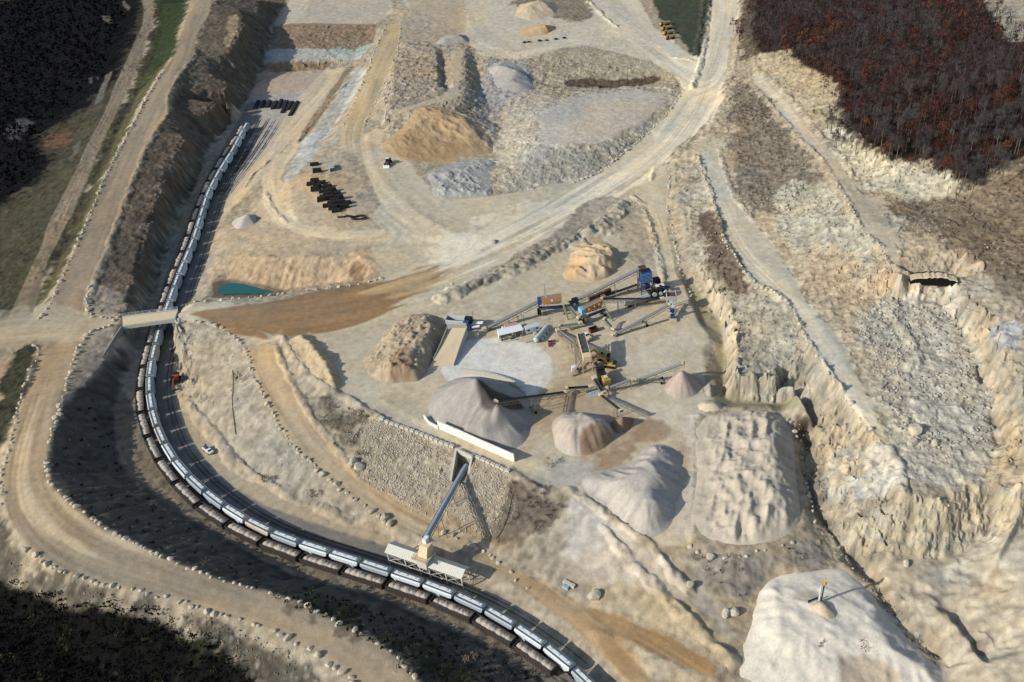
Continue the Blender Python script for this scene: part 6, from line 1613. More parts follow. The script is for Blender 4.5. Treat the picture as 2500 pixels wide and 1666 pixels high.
for k in range(18): m.box((-2.8 + 0.33 * k, 0, 2.62), (0.14, 2.3, 0.06))
m.build('roof_rib', M['pink'], o)
c, rz, _ = pose((1284,815), (1314,806))
o = thing('site_trailer', 'white office trailer with two dark windows next to the white roofed shelter', 'trailer', c, rz)
b_ = MB().box((0, 0, 2.0), (6.6, 2.8, 2.7)).build('body', M['white'], o)
MB().loft([[(-3.4, -1.5, 3.36), (3.4, -1.5, 3.36), (3.4, -1.5, 3.42), (-3.4, -1.5, 3.42)], [(-3.4, 0, 3.66), (3.4, 0, 3.66), (3.4, 0, 3.72), (-3.4, 0, 3.72)], [(-3.4, 1.5, 3.36), (3.4, 1.5, 3.36), (3.4, 1.5, 3.42), (-3.4, 1.5, 3.42)]]).build('roof', M['silver'], o)
for x in (-2.1, 2.1): MB().box((x, -1.43, 2.3), (1.2, 0.08, 0.8)).build('window', M['glass'], o)
MB().box((0.6, -1.43, 1.75), (0.9, 0.07, 2.0)).build('door', M['silver'], o)
MB().box((0.6, -2.0, 0.45), (1.4, 1.0, 0.5)).build('step', M['silver'], o)
for x in (-0.5, 0.5): MB().cyl((x, -1.3, 0.4), (x, -1.1, 0.4), 0.4, 10).build('wheel', M['tyre'], o)
p, q = Vector(at(1308,831,13.6)), Vector(at(1334,800,13.6))
o = thing('storage_tank', 'long pale grey cylindrical tank lying by the office trailer', 'tank', p[:])
MB().cyl((0, 0, 0), q - p, 1.3, 18, 1.3).build('shell', M['tank'], o, False)
dq = (q - p).normalized()
MB().cyl(q - p, q - p + dq * 0.5, 1.3, 18, 0.7).cyl((0, 0, 0), -dq * 0.5, 1.3, 18, 0.7).build('end_cap', M['tank'], o)
for t in (0.2, 0.8): MB().box(tuple((q - p) * t + Vector((0, 0, -1.2))), (0.5, 2.4, 0.8), math.atan2(dq.y, dq.x)).build('saddle', M['conc_d'], o)
for k, (a, lab) in enumerate([((1336,812), 'small white drum nearest the upper end of the long tank'), ((1330,822), 'small white drum beside the middle of the long tank'), ((1324,829), 'small white drum beside the lower end of the long tank'), ((1228,803), 'small white plastic tank at the end of the red container')]):
    g = G(*a)
    o = thing('drum', lab, 'drum', g)
    MB().cyl((0, 0, -0.1), (0, 0, 1.2), 0.7, 14, 0.62).build('shell', M['white'], o)
    MB().cyl((0, 0, 1.2), (0, 0, 1.32), 0.3, 10).build('lid', M['silver'], o)
g = G(1164,822)
o = MB().box((0, 0, 0.9), (2.0, 1.9, 1.9)).box((0, 0, 1.9), (0.6, 0.3, 0.16)).build('concrete_cube', M['conc'])
o.location, o.rotation_euler = g, (0, 0, 0.1)
tag(o, 'pale concrete cube on the ground right of the feed ramp', 'block')
for k, (a, b2, lab) in enumerate([((1226,836), (1262,830), 'longer pale steel beam lying on the white yard edge'), ((1283,838), (1302,833), 'shorter pale steel beam lying below the tank')]):
    p, q = Vector(G(*a)), Vector(G(*b2))
    o = MB().beam((0, 0, 0.25), q - p + Vector((0, 0, 0.25)), 0.5, 0.45).beam((0, 0, 0.55), q - p + Vector((0, 0, 0.55)), 0.2, 0.2).build('steel_beam', M['conc'])
    o.location = p
    tag(o, lab, 'beam')
c, rz, _ = pose((1440,812), (1458,806))
o = thing('skip', 'rusty brown open skip below the right orange screen', 'skip', c, rz)
MB().box((0, 1.2, 1.0), (4.0, 0.12, 1.9)).box((0, -1.2, 1.0), (4.0, 0.12, 1.9)).box((-2.0, 0, 1.0), (0.12, 2.28, 1.9)).box((2.0, 0, 1.0), (0.12, 2.28, 1.9)).box((0, 0, 0.2), (3.8, 2.2, 0.2)).build('body', M['brown'], o)
for k in range(3):
    c, rz, _ = pose((1440 + 18 * k,736 - 8 * k), (1454 + 18 * k,730 - 8 * k))
    o = thing('steel_bin', 'rust brown steel bin beside the low dark conveyor, %s from the left' % ORD[k], 'bin', c, rz)
    MB().box((0, 0, 1.4), (3.6, 1.6, 2.0)).build('body', M['brown'], o)
    for x in (-1.5, 1.5): MB().box((x, 0, 0.2), (0.3, 1.4, 0.6)).build('foot', M['black'], o)
def pole(label, base, h, name='lamp_pole'):
    o = thing(name, label, 'lamp pole', G(*base))
    MB().cyl((0, 0, -0.3), (0, 0, h), 0.12, 8, 0.08).build('post', M['dgrey'], o)
    MB().box((0, 0, h), (0.7, 0.5, 0.3)).build('lamp_head', M['silver'], o)
pole('thin lamp pole standing by the feed hopper', (1156,784), 6.5)
pole('thin post carrying the long pale conveyor near the office trailer', (1280,796), 6.8)
pole('thin lamp pole behind the left orange screen', (1332,732), 9.5)
# machines on the move
def excavator(label, a, b, paint_='yellow', boom=1.0, reach=((0.5, 0.6, 2.2), (4.2, 0.6, 5.2), (7.2, 0.6, 2.6), (6.4, 0.6, 0.8))):
    c, rz, _ = pose(a, b)
    o = thing('excavator', label, 'excavator', c, rz)
    for y in (-1.3, 1.3): MB().loft([[(-2.2, y - .3, 0.0), (2.2, y - .3, 0.0), (2.7, y - .3, 0.5), (2.2, y - .3, 1.0), (-2.2, y - .3, 1.0), (-2.7, y - .3, 0.5)], [(-2.2, y + .3, 0.0), (2.2, y + .3, 0.0), (2.7, y + .3, 0.5), (2.2, y + .3, 1.0), (-2.2, y + .3, 1.0), (-2.7, y + .3, 0.5)]]).build('crawler_track', M['tyre'], o)
    MB().box((-0.7, -0.1, 1.8), (4.2, 2.7, 1.3)).build('house', M[paint_], o)
    MB().box((-2.2, 0, 2.5), (1.4, 2.6, 0.5)).build('engine_cover', M['black'], o)
    MB().loft([[(0.2, -1.4, 1.3), (1.8, -1.4, 1.3), (1.8, -0.3, 1.3), (0.2, -0.3, 1.3)], [(0.3, -1.4, 3.1), (1.4, -1.4, 3.1), (1.4, -0.3, 3.1), (0.3, -0.3, 3.1)]]).build('cab', M['glass'], o)
    p = [Vector(v) for v in reach]
    MB().beam(p[0], p[1], 0.5, 0.7).build('boom', M[paint_], o)
    MB().beam(p[1], p[2], 0.4, 0.55).build('arm', M[paint_], o)
    w = p[3]
    MB().loft([[(w.x - .7, w.y - .7, w.z + .9), (w.x + .6, w.y - .7, w.z + .5), (w.x + .2, w.y - .7, w.z - .6), (w.x - .6, w.y - .7, w.z - .4)], [(w.x - .7, w.y + .7, w.z + .9), (w.x + .6, w.y + .7, w.z + .5), (w.x + .2, w.y + .7, w.z - .6), (w.x - .6, w.y + .7, w.z - .4)]]).build('bucket', M['dgrey'], o)
    return o
excavator('yellow tracked excavator parked behind the portable crusher', (1510,898), (1468,892))
excavator('yellow excavator with folded boom, the farther of the two by the tower', (1496,880), (1452,876), 'yellow')
excavator('orange red excavator tucked against the cliff beside the empty track', (436,905), (426,955), 'orange2', 1, ((0.5, 0.6, 2.2), (4.6, 0.3, 4.2), (8.4, 0.0, 2.4), (8.0, 0.0, 0.8)))
def loader(label, a, b, body='yellow', sc=1.0, bucket='dgrey'):
    c, rz, _ = pose(a, b)
    o = thing('wheel_loader', label, 'wheel loader', c, rz)
    MB().box((-1.7, 0, 1.7), (2.8, 1.9, 1.3)).box((1.2, 0, 1.3), (2.2, 1.2, 0.9)).build('body', M[body], o)
    MB().loft([[(-0.9, -.8, 2.0), (0.6, -.8, 2.0), (0.6, .8, 2.0), (-0.9, .8, 2.0)], [(-0.8, -.7, 3.4), (0.4, -.7, 3.4), (0.4, .7, 3.4), (-0.8, .7, 3.4)]]).build('cab', M['glass'], o)
    MB().box((-0.2, 0, 3.45), (1.5, 1.6, 0.14)).build('cab_roof', M['white'], o)
    for y in (-0.7, 0.7): MB().beam((1.0, y, 1.9), (3.6, y, 0.9), 0.25, 0.4).build('lift_arm', M[body], o)
    MB().loft([[(3.4, -1.5, 1.3), (3.5, -1.5, 0.2), (4.6, -1.5, 0.1), (3.7, -1.5, 0.4)], [(3.4, 1.5, 1.3), (3.5, 1.5, 0.2), (4.6, 1.5, 0.1), (3.7, 1.5, 0.4)]]).build('bucket', M[bucket], o)
    for x in (-1.9, 1.6):
        for y in (-1.15, 1.15):
            w = MB().cyl((x, y - .3, 0.8), (x, y + .3, 0.8), 0.8, 14).build('wheel', M['tyre'], o)
            MB().cyl((x, y - .32, 0.8), (x, y + .32, 0.8), 0.35, 10).build('rim', M[body], w)
    o.scale = (sc,) * 3
    return o
loader('dusty wheel loader parked near the red pipe', (1444,838), (1420,818), 'tan')
loader('dark wheel loader with raised white bucket digging at the brown bank', (957,385), (938,420), 'dgrey', 1.25, 'white')
loader('small red and white skid loader on the edge of the white yard', (1342,832), (1344,846), 'red', 0.6)
p, q = Vector(G(1416,842)), Vector(G(1430,852))
o = thing('red_pipe', 'bright red steel pipe lying beside the lattice conveyor', 'pipe', p[:])
MB().cyl((0, 0, 0.6), q - p + Vector((0, 0, 0.6)), 0.55, 12).build('tube', M['red'], o)
MB().cyl(q - p + Vector((0, 0, 0.6)), (q - p) * 1.03 + Vector((0, 0, 0.6)), 0.75, 12).build('flange', M['red'], o)
def dump_truck(label, a, b, group, proto=None):
    c, rz, _ = pose(a, b)
    if proto: return dup(proto, c, rz, label, group)
    o = thing('dump_truck', label, 'dump truck', c, rz, group)
    MB().loft([[(-4.8, -1.5, 2.3), (1.0, -1.4, 1.5), (1.0, 1.4, 1.5), (-4.8, 1.5, 2.3)], [(-5.2, -1.7, 3.3), (1.4, -1.7, 3.3), (1.4, 1.7, 3.3), (-5.2, 1.7, 3.3)]]).build('dump_body', M['dump'], o)
    MB().box((-1.8, 0, 3.2), (5.6, 2.9, 0.3)).build('body_floor', M['truss'], o)
    MB().box((3.3, 0, 2.0), (1.5, 2.3, 1.6)).build('hood', M['yellow'], o)
    MB().box((2.1, 0, 2.6), (1.2, 2.0, 2.0)).build('cab', M['glass'], o)
    MB().box((2.1, 0, 3.65), (1.4, 2.1, 0.12)).build('cab_roof', M['yellow'], o)
    MB().box((-0.4, 0, 1.2), (8.0, 1.0, 0.5)).build('chassis', M['dgrey'], o)
    for x in (3.0, -1.6, -3.4):
        for y in (-1.35, 1.35): MB().cyl((x, y - .3, 0.85), (x, y + .3, 0.85), 0.85, 12).build('wheel', M['tyre'], o)
    return o
dt = dump_truck('dusty articulated dump truck, first of the parked line counted from the far end', (1640,60), (1604,66), 'parked dump trucks')
for k in range(1, 4): dump_truck('dusty articulated dump truck, %s of the parked line counted from the far end' % ORD[k], (1640 + 4 * k, 60 + 11 * k), (1604 + 5 * k, 66 + 11 * k), 'parked dump trucks', dt)
# pickup by the tracks
c, rz, _ = pose((500,1096), (518,1110))
o = thing('service_truck', 'white service truck parked on the gravel beside the railway', 'truck', c, rz)
MB().box((-1.1, 0, 1.1), (3.0, 2.0, 0.9)).box((2.3, 0, 1.1), (1.4, 1.9, 0.7)).build('body', M['white'], o)
MB().loft([[(0.4, -.95, 1.0), (2.0, -.95, 1.0), (2.0, .95, 1.0), (0.4, .95, 1.0)], [(0.6, -.8, 2.0), (1.5, -.8, 2.0), (1.5, .8, 2.0), (0.6, .8, 2.0)]]).build('cab', M['white'], o)
MB().box((1.9, 0, 1.65), (0.1, 1.5, 0.5), 0, -0.6).build('windscreen', M['glass'], o)
MB().box((-1.2, 0, 1.8), (1.8, 1.2, 0.7)).box((-2.0, 0.5, 2.2), (0.6, 0.6, 0.6)).build('equipment', M['dgrey'], o)
for x in (-1.6, 2.0):
    for y in (-0.95, 0.95): MB().cyl((x, y - .15, 0.45), (x, y + .15, 0.45), 0.45, 12).build('wheel', M['tyre'], o)
# discharge mast on the white mound
b0 = at(2003,1464,13.2)
o = thing('discharge_mast', 'slender mast with a yellow head rising from the white sand mound', 'mast', b0)
MB().cyl((-0.35, 0, -1), (-0.35, 0, 7.0), 0.38, 10, 0.28).build('riser_pipe', M['silver'], o)
MB().beam((0.35, 0, -1), (0.5, 0, 7.4), 0.35).build('lattice_post', M['black'], o)
MB().box((0.4, 0, 7.6), (1.6, 1.2, 0.25)).beam((0.3, 0.3, 7.6), (0.1, 0.2, 9.6), 0.25).beam((0.5, -0.3, 7.6), (0.6, 0, 10.2), 0.5, 0.4).beam((0.8, 0, 7.9), (2.0, 0, 8.4), 0.25).build('yellow_head', M['dump'], o)
p, q = Vector(at(1974,1474,11.4)), Vector(at(1978,1460,11.4))
o = thing('pipe_outlet', 'dark bent pipe outlet on the white mound left of the mast', 'pipe', p[:])
MB().cyl((0, 0, -0.5), (0, 0, 1.4), 0.3, 10).cyl((0, 0, 1.3), (4.0, 1.6, 1.5), 0.25, 8).cyl((0, 0, 0), (-1.0, 0.5, 0.0), 0.3, 8).build('pipe', M['black'], o)
# northern yard things
for k, (a, b2) in enumerate([((632,248),(622,268)), ((646,248),(638,265)), ((660,248),(653,264)), ((676,249),(665,268)), ((688,245),(678,267)), ((701,248),(689,277)), ((714,250),(701,270)), ((727,250),(708,284))]):
    p, q = Vector(G(*a)), Vector(G(*b2))
    o = MB().beam((0, 0, 0.5), q - p + Vector((0, 0, 0.5)), 2.5, 0.9).beam((0, 0, 1.0), q - p + Vector((0, 0, 1.0)), 1.9, 0.3).build('sleeper_stack', M['creo'])
    o.location = p
    tag(o, 'long black stack of new sleepers at the siding heads, %s from the west' % ORD[k], 'sleeper stack')
gx_ = [(760,452),(776,459),(800,457),(811,468),(822,475),(800,479),(792,483),(829,486),(811,498),(833,498),(847,498),(814,511),(828,507),(775,421),(768,404),(769,446),(785,449),(770,466),(790,470),(808,486),(818,492),(786,491),(800,505),(842,508),(822,517)]
for k, (x, y) in enumerate(gx_):
    r = random.Random(k + 5)
    m = MB()
    nz = 2 + k % 2
    for z in range(nz):
        m.box((r.uniform(-.1, .1), r.uniform(-.1, .1), 0.45 + 0.85 * z), (5.2 - 0.3 * z, 2.6 - 0.2 * z, 0.8), r.uniform(-.05, .05))
    for e in (-1.6, 0, 1.6): m.box((e, 0, 0.45 + 0.85 * nz - 0.4), (0.15, 2.5, 0.15))
    o = m.build('timber_stack', M['creo'])
    o.location, o.rotation_euler = G(x, y), (0, 0, 0.28 + r.uniform(-.12, .12))
    tag(o, 'black banded timber stack in the cluster beside the north haul road', 'timber stack', 'black timber stacks beside the north haul road')
for k, (x, y) in enumerate([(835,532),(852,530),(865,532),(880,528),(890,536),(866,537)]):
    r = random.Random(k + 55)
    m = MB()
    for z in range(6): m.box((r.uniform(-.8, .8), r.uniform(-.9, .9), 0.2 + 0.12 * z), (4.2, 0.3, 0.25), r.uniform(-.4, .4))
    o = m.build('scrap_timber', M['creo'])
    o.location, o.rotation_euler = G(x, y), (0, 0, r.uniform(-.3, .3))
    tag(o, 'loose pile of dark scrap timber south of the black stacks', 'scrap pile', 'scrap timber piles south of the black stacks')
c, rz, _ = pose((806,402), (814,426))
o = thing('shipping_container', 'pale grey shipping container beside the north haul road', 'container', c, rz)
MB().box((0, 0, 1.4), (8.0, 2.8, 2.7)).build('body', M['grey'], o)
MB().box((0, 0, 2.79), (7.6, 0.2, 0.06)).box((1.5, 0, 2.79), (0.12, 2.6, 0.06)).box((-1.5, 0, 2.79), (0.12, 2.6, 0.06)).build('roof_rib', M['silver'], o)
MB().box((4.03, 0, 1.4), (0.06, 2.4, 2.3)).build('door', M['dgrey'], o)

# ------------------------------------------------------------------ boulders lining the roads
def rock_mesh(seed):
    bm = bmesh.new()
    bmesh.ops.create_icosphere(bm, subdivisions=2, radius=1.0)
    r = random.Random(seed)
    pl = []
    for _ in range(9):
        n = Vector((r.gauss(0, 1), r.gauss(0, 1), r.gauss(0, 1))).normalized()
        pl.append((n, r.uniform(0.55, 0.9)))
    sx_, sy_, sz_ = r.uniform(.85, 1.2), r.uniform(.7, 1.0), r.uniform(.6, .85)
    for v in bm.verts:
        for n, d_ in pl:
            e = v.co.dot(n) - d_
            if e > 0: v.co -= n * e * 0.92
        v.co = Vector((v.co.x * sx_, v.co.y * sy_, v.co.z * sz_)) * r.uniform(.96, 1.04)
    me = bpy.data.meshes.new('boulder')
    bm.to_mesh(me)
    bm.free()
    me.materials.append(M['rock'])
    return me
ROCKS = [rock_mesh(k) for k in range(10)]
ROWS = [  # traced row, spacing in metres, mean radius, wording
    ([(396,178),(372,216),(344,266),(315,323),(283,381),(258,431),(230,502),(212,542),(183,610),(158,663),(126,735),(95,785)], 4.3, 1.15, 'along the inner edge of the north-west haul road'),
    ([(300,775),(270,797),(235,803),(202,826),(186,861),(175,904),(157,951),(146,997),(132,1047),(118,1097)], 4.6, 1.25, 'on the drop side of the road south of the bridge'),
    ([(110,1120),(112,1150),(130,1187),(166,1224),(211,1261),(256,1291),(312,1318),(357,1340),(406,1366),(469,1389),(544,1418),(602,1433),(640,1444)], 4.0, 1.2, 'on the inner edge of the south-west bend'),
    ([(660,1448),(725,1467),(781,1497),(834,1527),(886,1549),(938,1579),(991,1624),(1024,1668),(1060,1700)], 4.6, 1.2, 'above the dark slope at the bottom road'),
    ([(84,842),(98,850),(86,879),(68,926),(50,979),(36,1040),(22,1100),(4,1155),(2,1210),(8,1240)], 4.6, 1.15, 'on the outer edge of the road near the left border'),
    ([(60,1345),(80,1352),(117,1378),(158,1402),(207,1417),(281,1432),(356,1450),(423,1465),(487,1484),(543,1506),(599,1521),(650,1536),(713,1566),(769,1596),(825,1634),(866,1672)], 4.2, 1.25, 'along the outer edge of the lowest haul road'),
    ([(440,785),(470,784),(500,790),(535,800),(570,820),(598,847)], 3.8, 1.1, 'east of the bridge along the wet road'),
    ([(600,850),(621,921),(650,981),(679,1035),(707,1078),(725,1098)], 3.9, 1.15, 'on the upper left edge of the descending road'),
    ([(726,1099),(764,1134),(809,1179),(858,1213),(910,1246),(955,1284)], 3.2, 1.2, 'on the lower left edge of the descending road'),
    ([(455,748),(500,738),(560,732),(620,727),(680,720),(740,712),(800,706),(860,698),(935,680)], 5.4, 1.35, 'between the wet road and the green pond'),
    ([(1080,1300),(1120,1316),(1160,1336),(1200,1362),(1240,1392),(1270,1424),(1310,1452)], 5.0, 1.35, 'beside the road behind the loading shed'),
    ([(1704,384),(1712,420),(1732,456),(1757,538)], 4.5, 1.0, 'on the edge of the upper right ramp'),
    ([(1764,574),(1789,621),(1818,667),(1846,696),(1876,706),(1915,735),(1944,771),(1976,846),(2019,906),(2054,960),(2090,1006),(2119,1049),(2151,1078)], 4.6, 1.3, 'on the cliff edge of the long right ramp'),
    ([(1925,1025),(1945,1060),(1957,1110),(1962,1160),(1972,1205),(1985,1250),(1998,1290)], 4.0, 1.1, 'between the rippled heap and the gully'),
    ([(1685,1335),(1720,1356),(1760,1366),(1800,1360),(1850,1350),(1900,1335),(1950,1318)], 5.4, 1.15, 'below the rippled heap'),
    ([(1628,396),(1637,440),(1628,500),(1642,560),(1652,620),(1665,670),(1690,730)], 4.3, 1.0, 'on the right edge of the narrow plant road'),
    ([(1540,495),(1568,500),(1584,540),(1600,600),(1614,660)], 4.0, 0.9, 'on the left edge of the narrow plant road'),
    ([(1668,222),(1639,266),(1589,320),(1521,377),(1457,427),(1400,446)], 4.6, 1.1, 'between the big road and the grey mesa'),
    ([(943,63),(921,109),(896,181),(861,252),(836,316)], 5.0, 0.95, 'on the left edge of the north pit road'),
    ([(977,56),(975,109),(961,152),(939,202),(914,259),(889,309)], 5.0, 0.95, 'on the right edge of the north pit road'),
    ([(217,700),(216,720),(214,740),(215,760),(222,774),(250,777),(285,774)], 3.6, 1.1, 'at the corner north-west of the bridge'),
    ([(2045,450),(2076,498),(2090,542),(2136,588),(2172,642)], 4.6, 1.1, 'on the edge of the upper right track')]
cands = []
for ri_, (pts, step, rad, words) in enumerate(ROWS):
    P2 = Path([G(*p) for p in pts])
    r = random.Random(ri_)
    t = 0.5
    while t < P2.len:
        x, y = P2.pt(t) + np.array([r.uniform(-.6, .6), r.uniform(-.6, .6)])
        s = rad * 0.85 * r.choice((.6, .75, .85, .9, 1.0, 1.1, 1.4))
        cands.append((math.dist((x, y, 0), (0, 0, CAM_H)) / s, x, y, s, ri_, r.random()))
        t += step * r.choice((.45, .55, .65, .75, .85, 1.3))
cands.sort()
for k, (_, x, y, s, ri_, q) in enumerate(cands[:295]):
    o = bpy.data.objects.new('boulder', ROCKS[int(q * 10)])
    COL.objects.link(o)
    o.location = (x, y, float(zat(x, y)) + 0.18 * s)
    o.rotation_euler = (random.uniform(-.25, .25), random.uniform(-.25, .25), q * 44)
    o.scale = (s * (1 + .25 * math.sin(q * 90)), s, s)
    tag(o, 'pale boulder in the row ' + ROWS[ri_][3], 'boulder', 'boulders ' + ROWS[ri_][3])
if len(cands) > 295:
    m = MB()
    for _, x, y, s, ri_, q in cands[295:]:
        me = ROCKS[int(q * 10)]
        T = Matrix.Translation((x, y, float(zat(x, y)) + 0.25 * s)) @ Matrix.Rotation(q * 44, 4, 'Z') @ Matrix.Scale(s, 4)
        m.add([T @ v.co for v in me.vertices], [tuple(p.vertices) for p in me.polygons])
    o = m.build('far_boulders', M['rock'])
    tag(o, 'many small pale boulders lining the far roads of the quarry', 'boulders', None, 'stuff')
for x, y, s, lab in [(1452,1456,2.6,'huge tan boulder beside the three concrete blocks'), (1773,1500,2.3,'large grey boulder, left of the pair near the white mound'), (1790,1498,2.2,'large pale boulder, right of the pair near the white mound'), (1685,1428,1.6,'boulder at the lower tip of the spoil heap'), (1735,1360,1.7,'boulder alone on the grey slope below the smooth sand ridge'),
                     (940,1264,2.1,'bluish boulder at the end of the descending road'), (953,1280,2.0,'tan boulder at the end of the descending road'), (862,1132,2.4,'round pale boulder, upper of the pair at the gravel slope'), (876,1142,2.4,'round pale boulder, lower of the pair at the gravel slope'),
                     (2235,1052,3.2,'large flat pale rock slab on the quarry hollow floor'), (2228,1085,2.6,'grey rock slab just below the largest slab in the hollow'), (2282,1085,2.0,'single grey rock right of the slabs in the hollow'), (2295,715,3.0,'big pale slab on the talus under the cave'), (2278,708,2.6,'pale slab left of the biggest slab under the cave'), (2213,1378,1.8,'lone rock on the pale slope under the red stained cliff')]:
    o = bpy.data.objects.new('boulder', ROCKS[int(x) % 10])
    COL.objects.link(o)
    g = G(x, y)
    o.location, o.rotation_euler, o.scale = (g[0], g[1], g[2] + 0.25 * s), (0.1, -0.1, x), (s, s, s * 0.9)
    tag(o, lab, 'boulder')
for k, (x, y, cm) in enumerate([(1383,1425,'conc'), (1396,1432,'conc'), (1381,1436,'sky')]):
    o = MB().box((0, 0, 0.5), (2.4, 1.2, 1.2)).box((0, 0, 1.12), (0.5, 0.3, 0.12)).build('concrete_block', M['conc'] if k < 2 else mat('blue_concrete', (142, 158, 166), 0.9))
    o.location, o.rotation_euler = G(x, y), (0, 0, -0.5)
    tag(o, ['pale concrete block, farthest of three beside the lower road', 'pale concrete block, right one of three beside the lower road', 'bluish concrete block, nearest of three beside the lower road'][k], 'block')
for k, (x, y) in enumerate([(1280,105), (1292,104), (1318,101), (1335,100), (1357,97), (1378,94)]):
    o = bpy.data.objects.new('dark_rock', ROCKS[k].copy())
    o.data.materials.clear()
    o.data.materials.append(M['creo'])
    COL.objects.link(o)
    g = G(x, y)
    o.location, o.scale = (g[0], g[1], g[2] + 0.5), (1.9, 1.3, 1.2)
    tag(o, 'small dark mound in the spaced row across the northern yard, %s from the left' % ORD[k], 'mound')

# ------------------------------------------------------------------ trees and brush
def leaf_mat(name, rgb8, tr=0.55):
    m, N, K, b = node_mat(name, 0.8)
    b.inputs['Specular IOR Level'].default_value = 0.05
    c = lin(rgb8)
    tc = N.new('ShaderNodeTexCoord')
    n1 = N.new('ShaderNodeTexNoise')
    n1.inputs['Scale'].default_value = 0.55
    n1.inputs['Detail'].default_value = 4
    K.new(tc.outputs['Object'], n1.inputs['Vector'])
    oi = N.new('ShaderNodeObjectInfo')
    ad = N.new('ShaderNodeMath')
    ad.operation = 'MULTIPLY_ADD'
    K.new(oi.outputs['Random'], ad.inputs[0])
    ad.inputs[1].default_value = 0.5
    K.new(n1.outputs[0], ad.inputs[2])
    r = N.new('ShaderNodeValToRGB')
    r.color_ramp.elements[0].position, r.color_ramp.elements[1].position = 0.4, 1.0
    r.color_ramp.elements[0].color = (*(c * tr), 1)
    r.color_ramp.elements[1].color = (*(c * (2.05 - tr)), 1)
    K.new(ad.outputs[0], r.inputs['Fac'])
    K.new(r.outputs[0], b.inputs['Base Color'])
    return m
LM = {'rust': leaf_mat('rust_leaves', (66, 38, 30)), 'maroon': leaf_mat('maroon_leaves', (52, 37, 36)), 'amber': leaf_mat('amber_leaves', (86, 56, 35)), 'twig': leaf_mat('grey_twigs', (70, 66, 66)), 'bark': leaf_mat('bark', (84, 78, 72)),
      'dark': leaf_mat('dark_brush', (17, 18, 14), 0.85), 'olive': leaf_mat('olive_brush', (44, 46, 28)), 'dry': leaf_mat('dry_brush', (100, 86, 68)), 'shade_wood': leaf_mat('shade_painted_wood', (9, 9, 10), 0.9)}  # near-black wood and dark brush tones include painted shade
def crown_mb(rng, h, rad, base, nclump, nleaf, size, twig=False):
    m = MB()
    for c in range(nclump):
        a, e = rng.uniform(0, 6.28), rng.uniform(-0.5, 1.0)
        rr_ = rad * rng.uniform(.25, .95)
        cx, cy, cz = rr_ * math.cos(a) * math.sqrt(max(0.05, 1 - 0.7 * e * e)), rr_ * math.sin(a) * math.sqrt(max(0.05, 1 - 0.7 * e * e)), base + (h - base) * (0.5 + 0.46 * e)
        cr = rad * rng.uniform(.25, .45)
        for l in range(nleaf):
            p = Vector((cx + rng.gauss(0, .5) * cr, cy + rng.gauss(0, .5) * cr, cz + rng.gauss(0, .5) * cr))
            if twig:
                d_ = Vector((p.x * .5 + rng.gauss(0, .8), p.y * .5 + rng.gauss(0, .8), abs(rng.gauss(1.6, .6)))).normalized() * rng.uniform(.8, 1.9)
                s_ = d_.cross(Vector((rng.gauss(0, 1), rng.gauss(0, 1), .2))).normalized() * 0.045
                m.add([p - s_, p + s_, p + d_], [(0, 1, 2)])
            else:
                u_ = Vector((rng.gauss(0, 1), rng.gauss(0, 1), rng.gauss(0, 1))).normalized() * size * rng.uniform(.6, 1.3)
                v_ = u_.orthogonal().normalized() * size * rng.uniform(.5, 1.0)
                m.add([p - u_, p - v_ * .8, p + u_, p + v_], [(0, 1, 2, 3)])
    return m
def trunk_mb(rng, h, rad):
    m = MB().cyl((0, 0, -0.6), (0.15, 0.1, h * .55), 0.26, 7, 0.16, False).cyl((0.15, 0.1, h * .55), (0.1, 0.3, h * .9), 0.16, 6, 0.05, False)
    for k in range(6):
        a, z = rng.uniform(0, 6.28), h * rng.uniform(.35, .7)
        m.cyl((0.12, 0.1, z), (rad * .7 * math.cos(a), rad * .7 * math.sin(a), z + h * rng.uniform(.12, .28)), 0.09, 5, 0.03, False)
    return m
TREES = []
for k, kind in enumerate(['rust', 'maroon', 'twig', 'twig', 'maroon', 'amber', 'rust', 'twig']):
    r = random.Random(k + 60)
    h, rad = r.uniform(10, 14), r.uniform(2.6, 3.9)
    tm = trunk_mb(r, h, rad).mesh('trunk', LM['bark'])
    cm = crown_mb(r, h, rad, h * (.32 if kind != 'twig' else .3), 13, 26 if kind != 'twig' else 52, 0.30, kind == 'twig').mesh('crown', LM[kind])
    TREES.append((kind, tm, cm))
FP = [at(p[0], p[1], p[2]) for p in FOREST_EDGE[1:]] + [at(2520,420,58), at(2640,300,68), at(2640,-70,84), at(2450,-70,76), at(2369,-10,68), at(2300,-110,66), at(2100,-110,50), at(1830,-90,26)]
CLEAR = [at(*p) for p in ((2369,-60,66),(2426,39,66),(2465,86,68),(2447,104,67),(2520,100,72),(2650,120,80),(2650,-60,86))]
def inpoly(x, y, P):
    c = False
    for k in range(len(P)):
        (ax_, ay_), (bx_, by_) = P[k][:2], P[(k + 1) % len(P)][:2]
        if (ay_ > y) != (by_ > y) and x < (bx_ - ax_) * (y - ay_) / (by_ - ay_) + ax_: c = not c
    return c
def scatter(P, dmin, n, seed, bad=None):
    r = random.Random(seed)
    xa, xb, ya, yb = min(p[0] for p in P), max(p[0] for p in P), min(p[1] for p in P), max(p[1] for p in P)
    grid_, out = {}, []
    for _ in range(n):
        x, y = r.uniform(xa, xb), r.uniform(ya, yb)
        i, j = int(x / dmin), int(y / dmin)
        if any(math.hypot(x - a, y - b) < dmin for u in (-1, 0, 1) for w in (-1, 0, 1) for a, b in grid_.get((i + u, j + w), [])): continue
        if not inpoly(x, y, P) or (bad and inpoly(x, y, bad)): continue
        grid_.setdefault((i, j), []).append((x, y))
        out.append((x, y))
    return out
tp_ = scatter(FP, 4.4, 26000, 4, CLEAR)
re_ = random.Random(77)
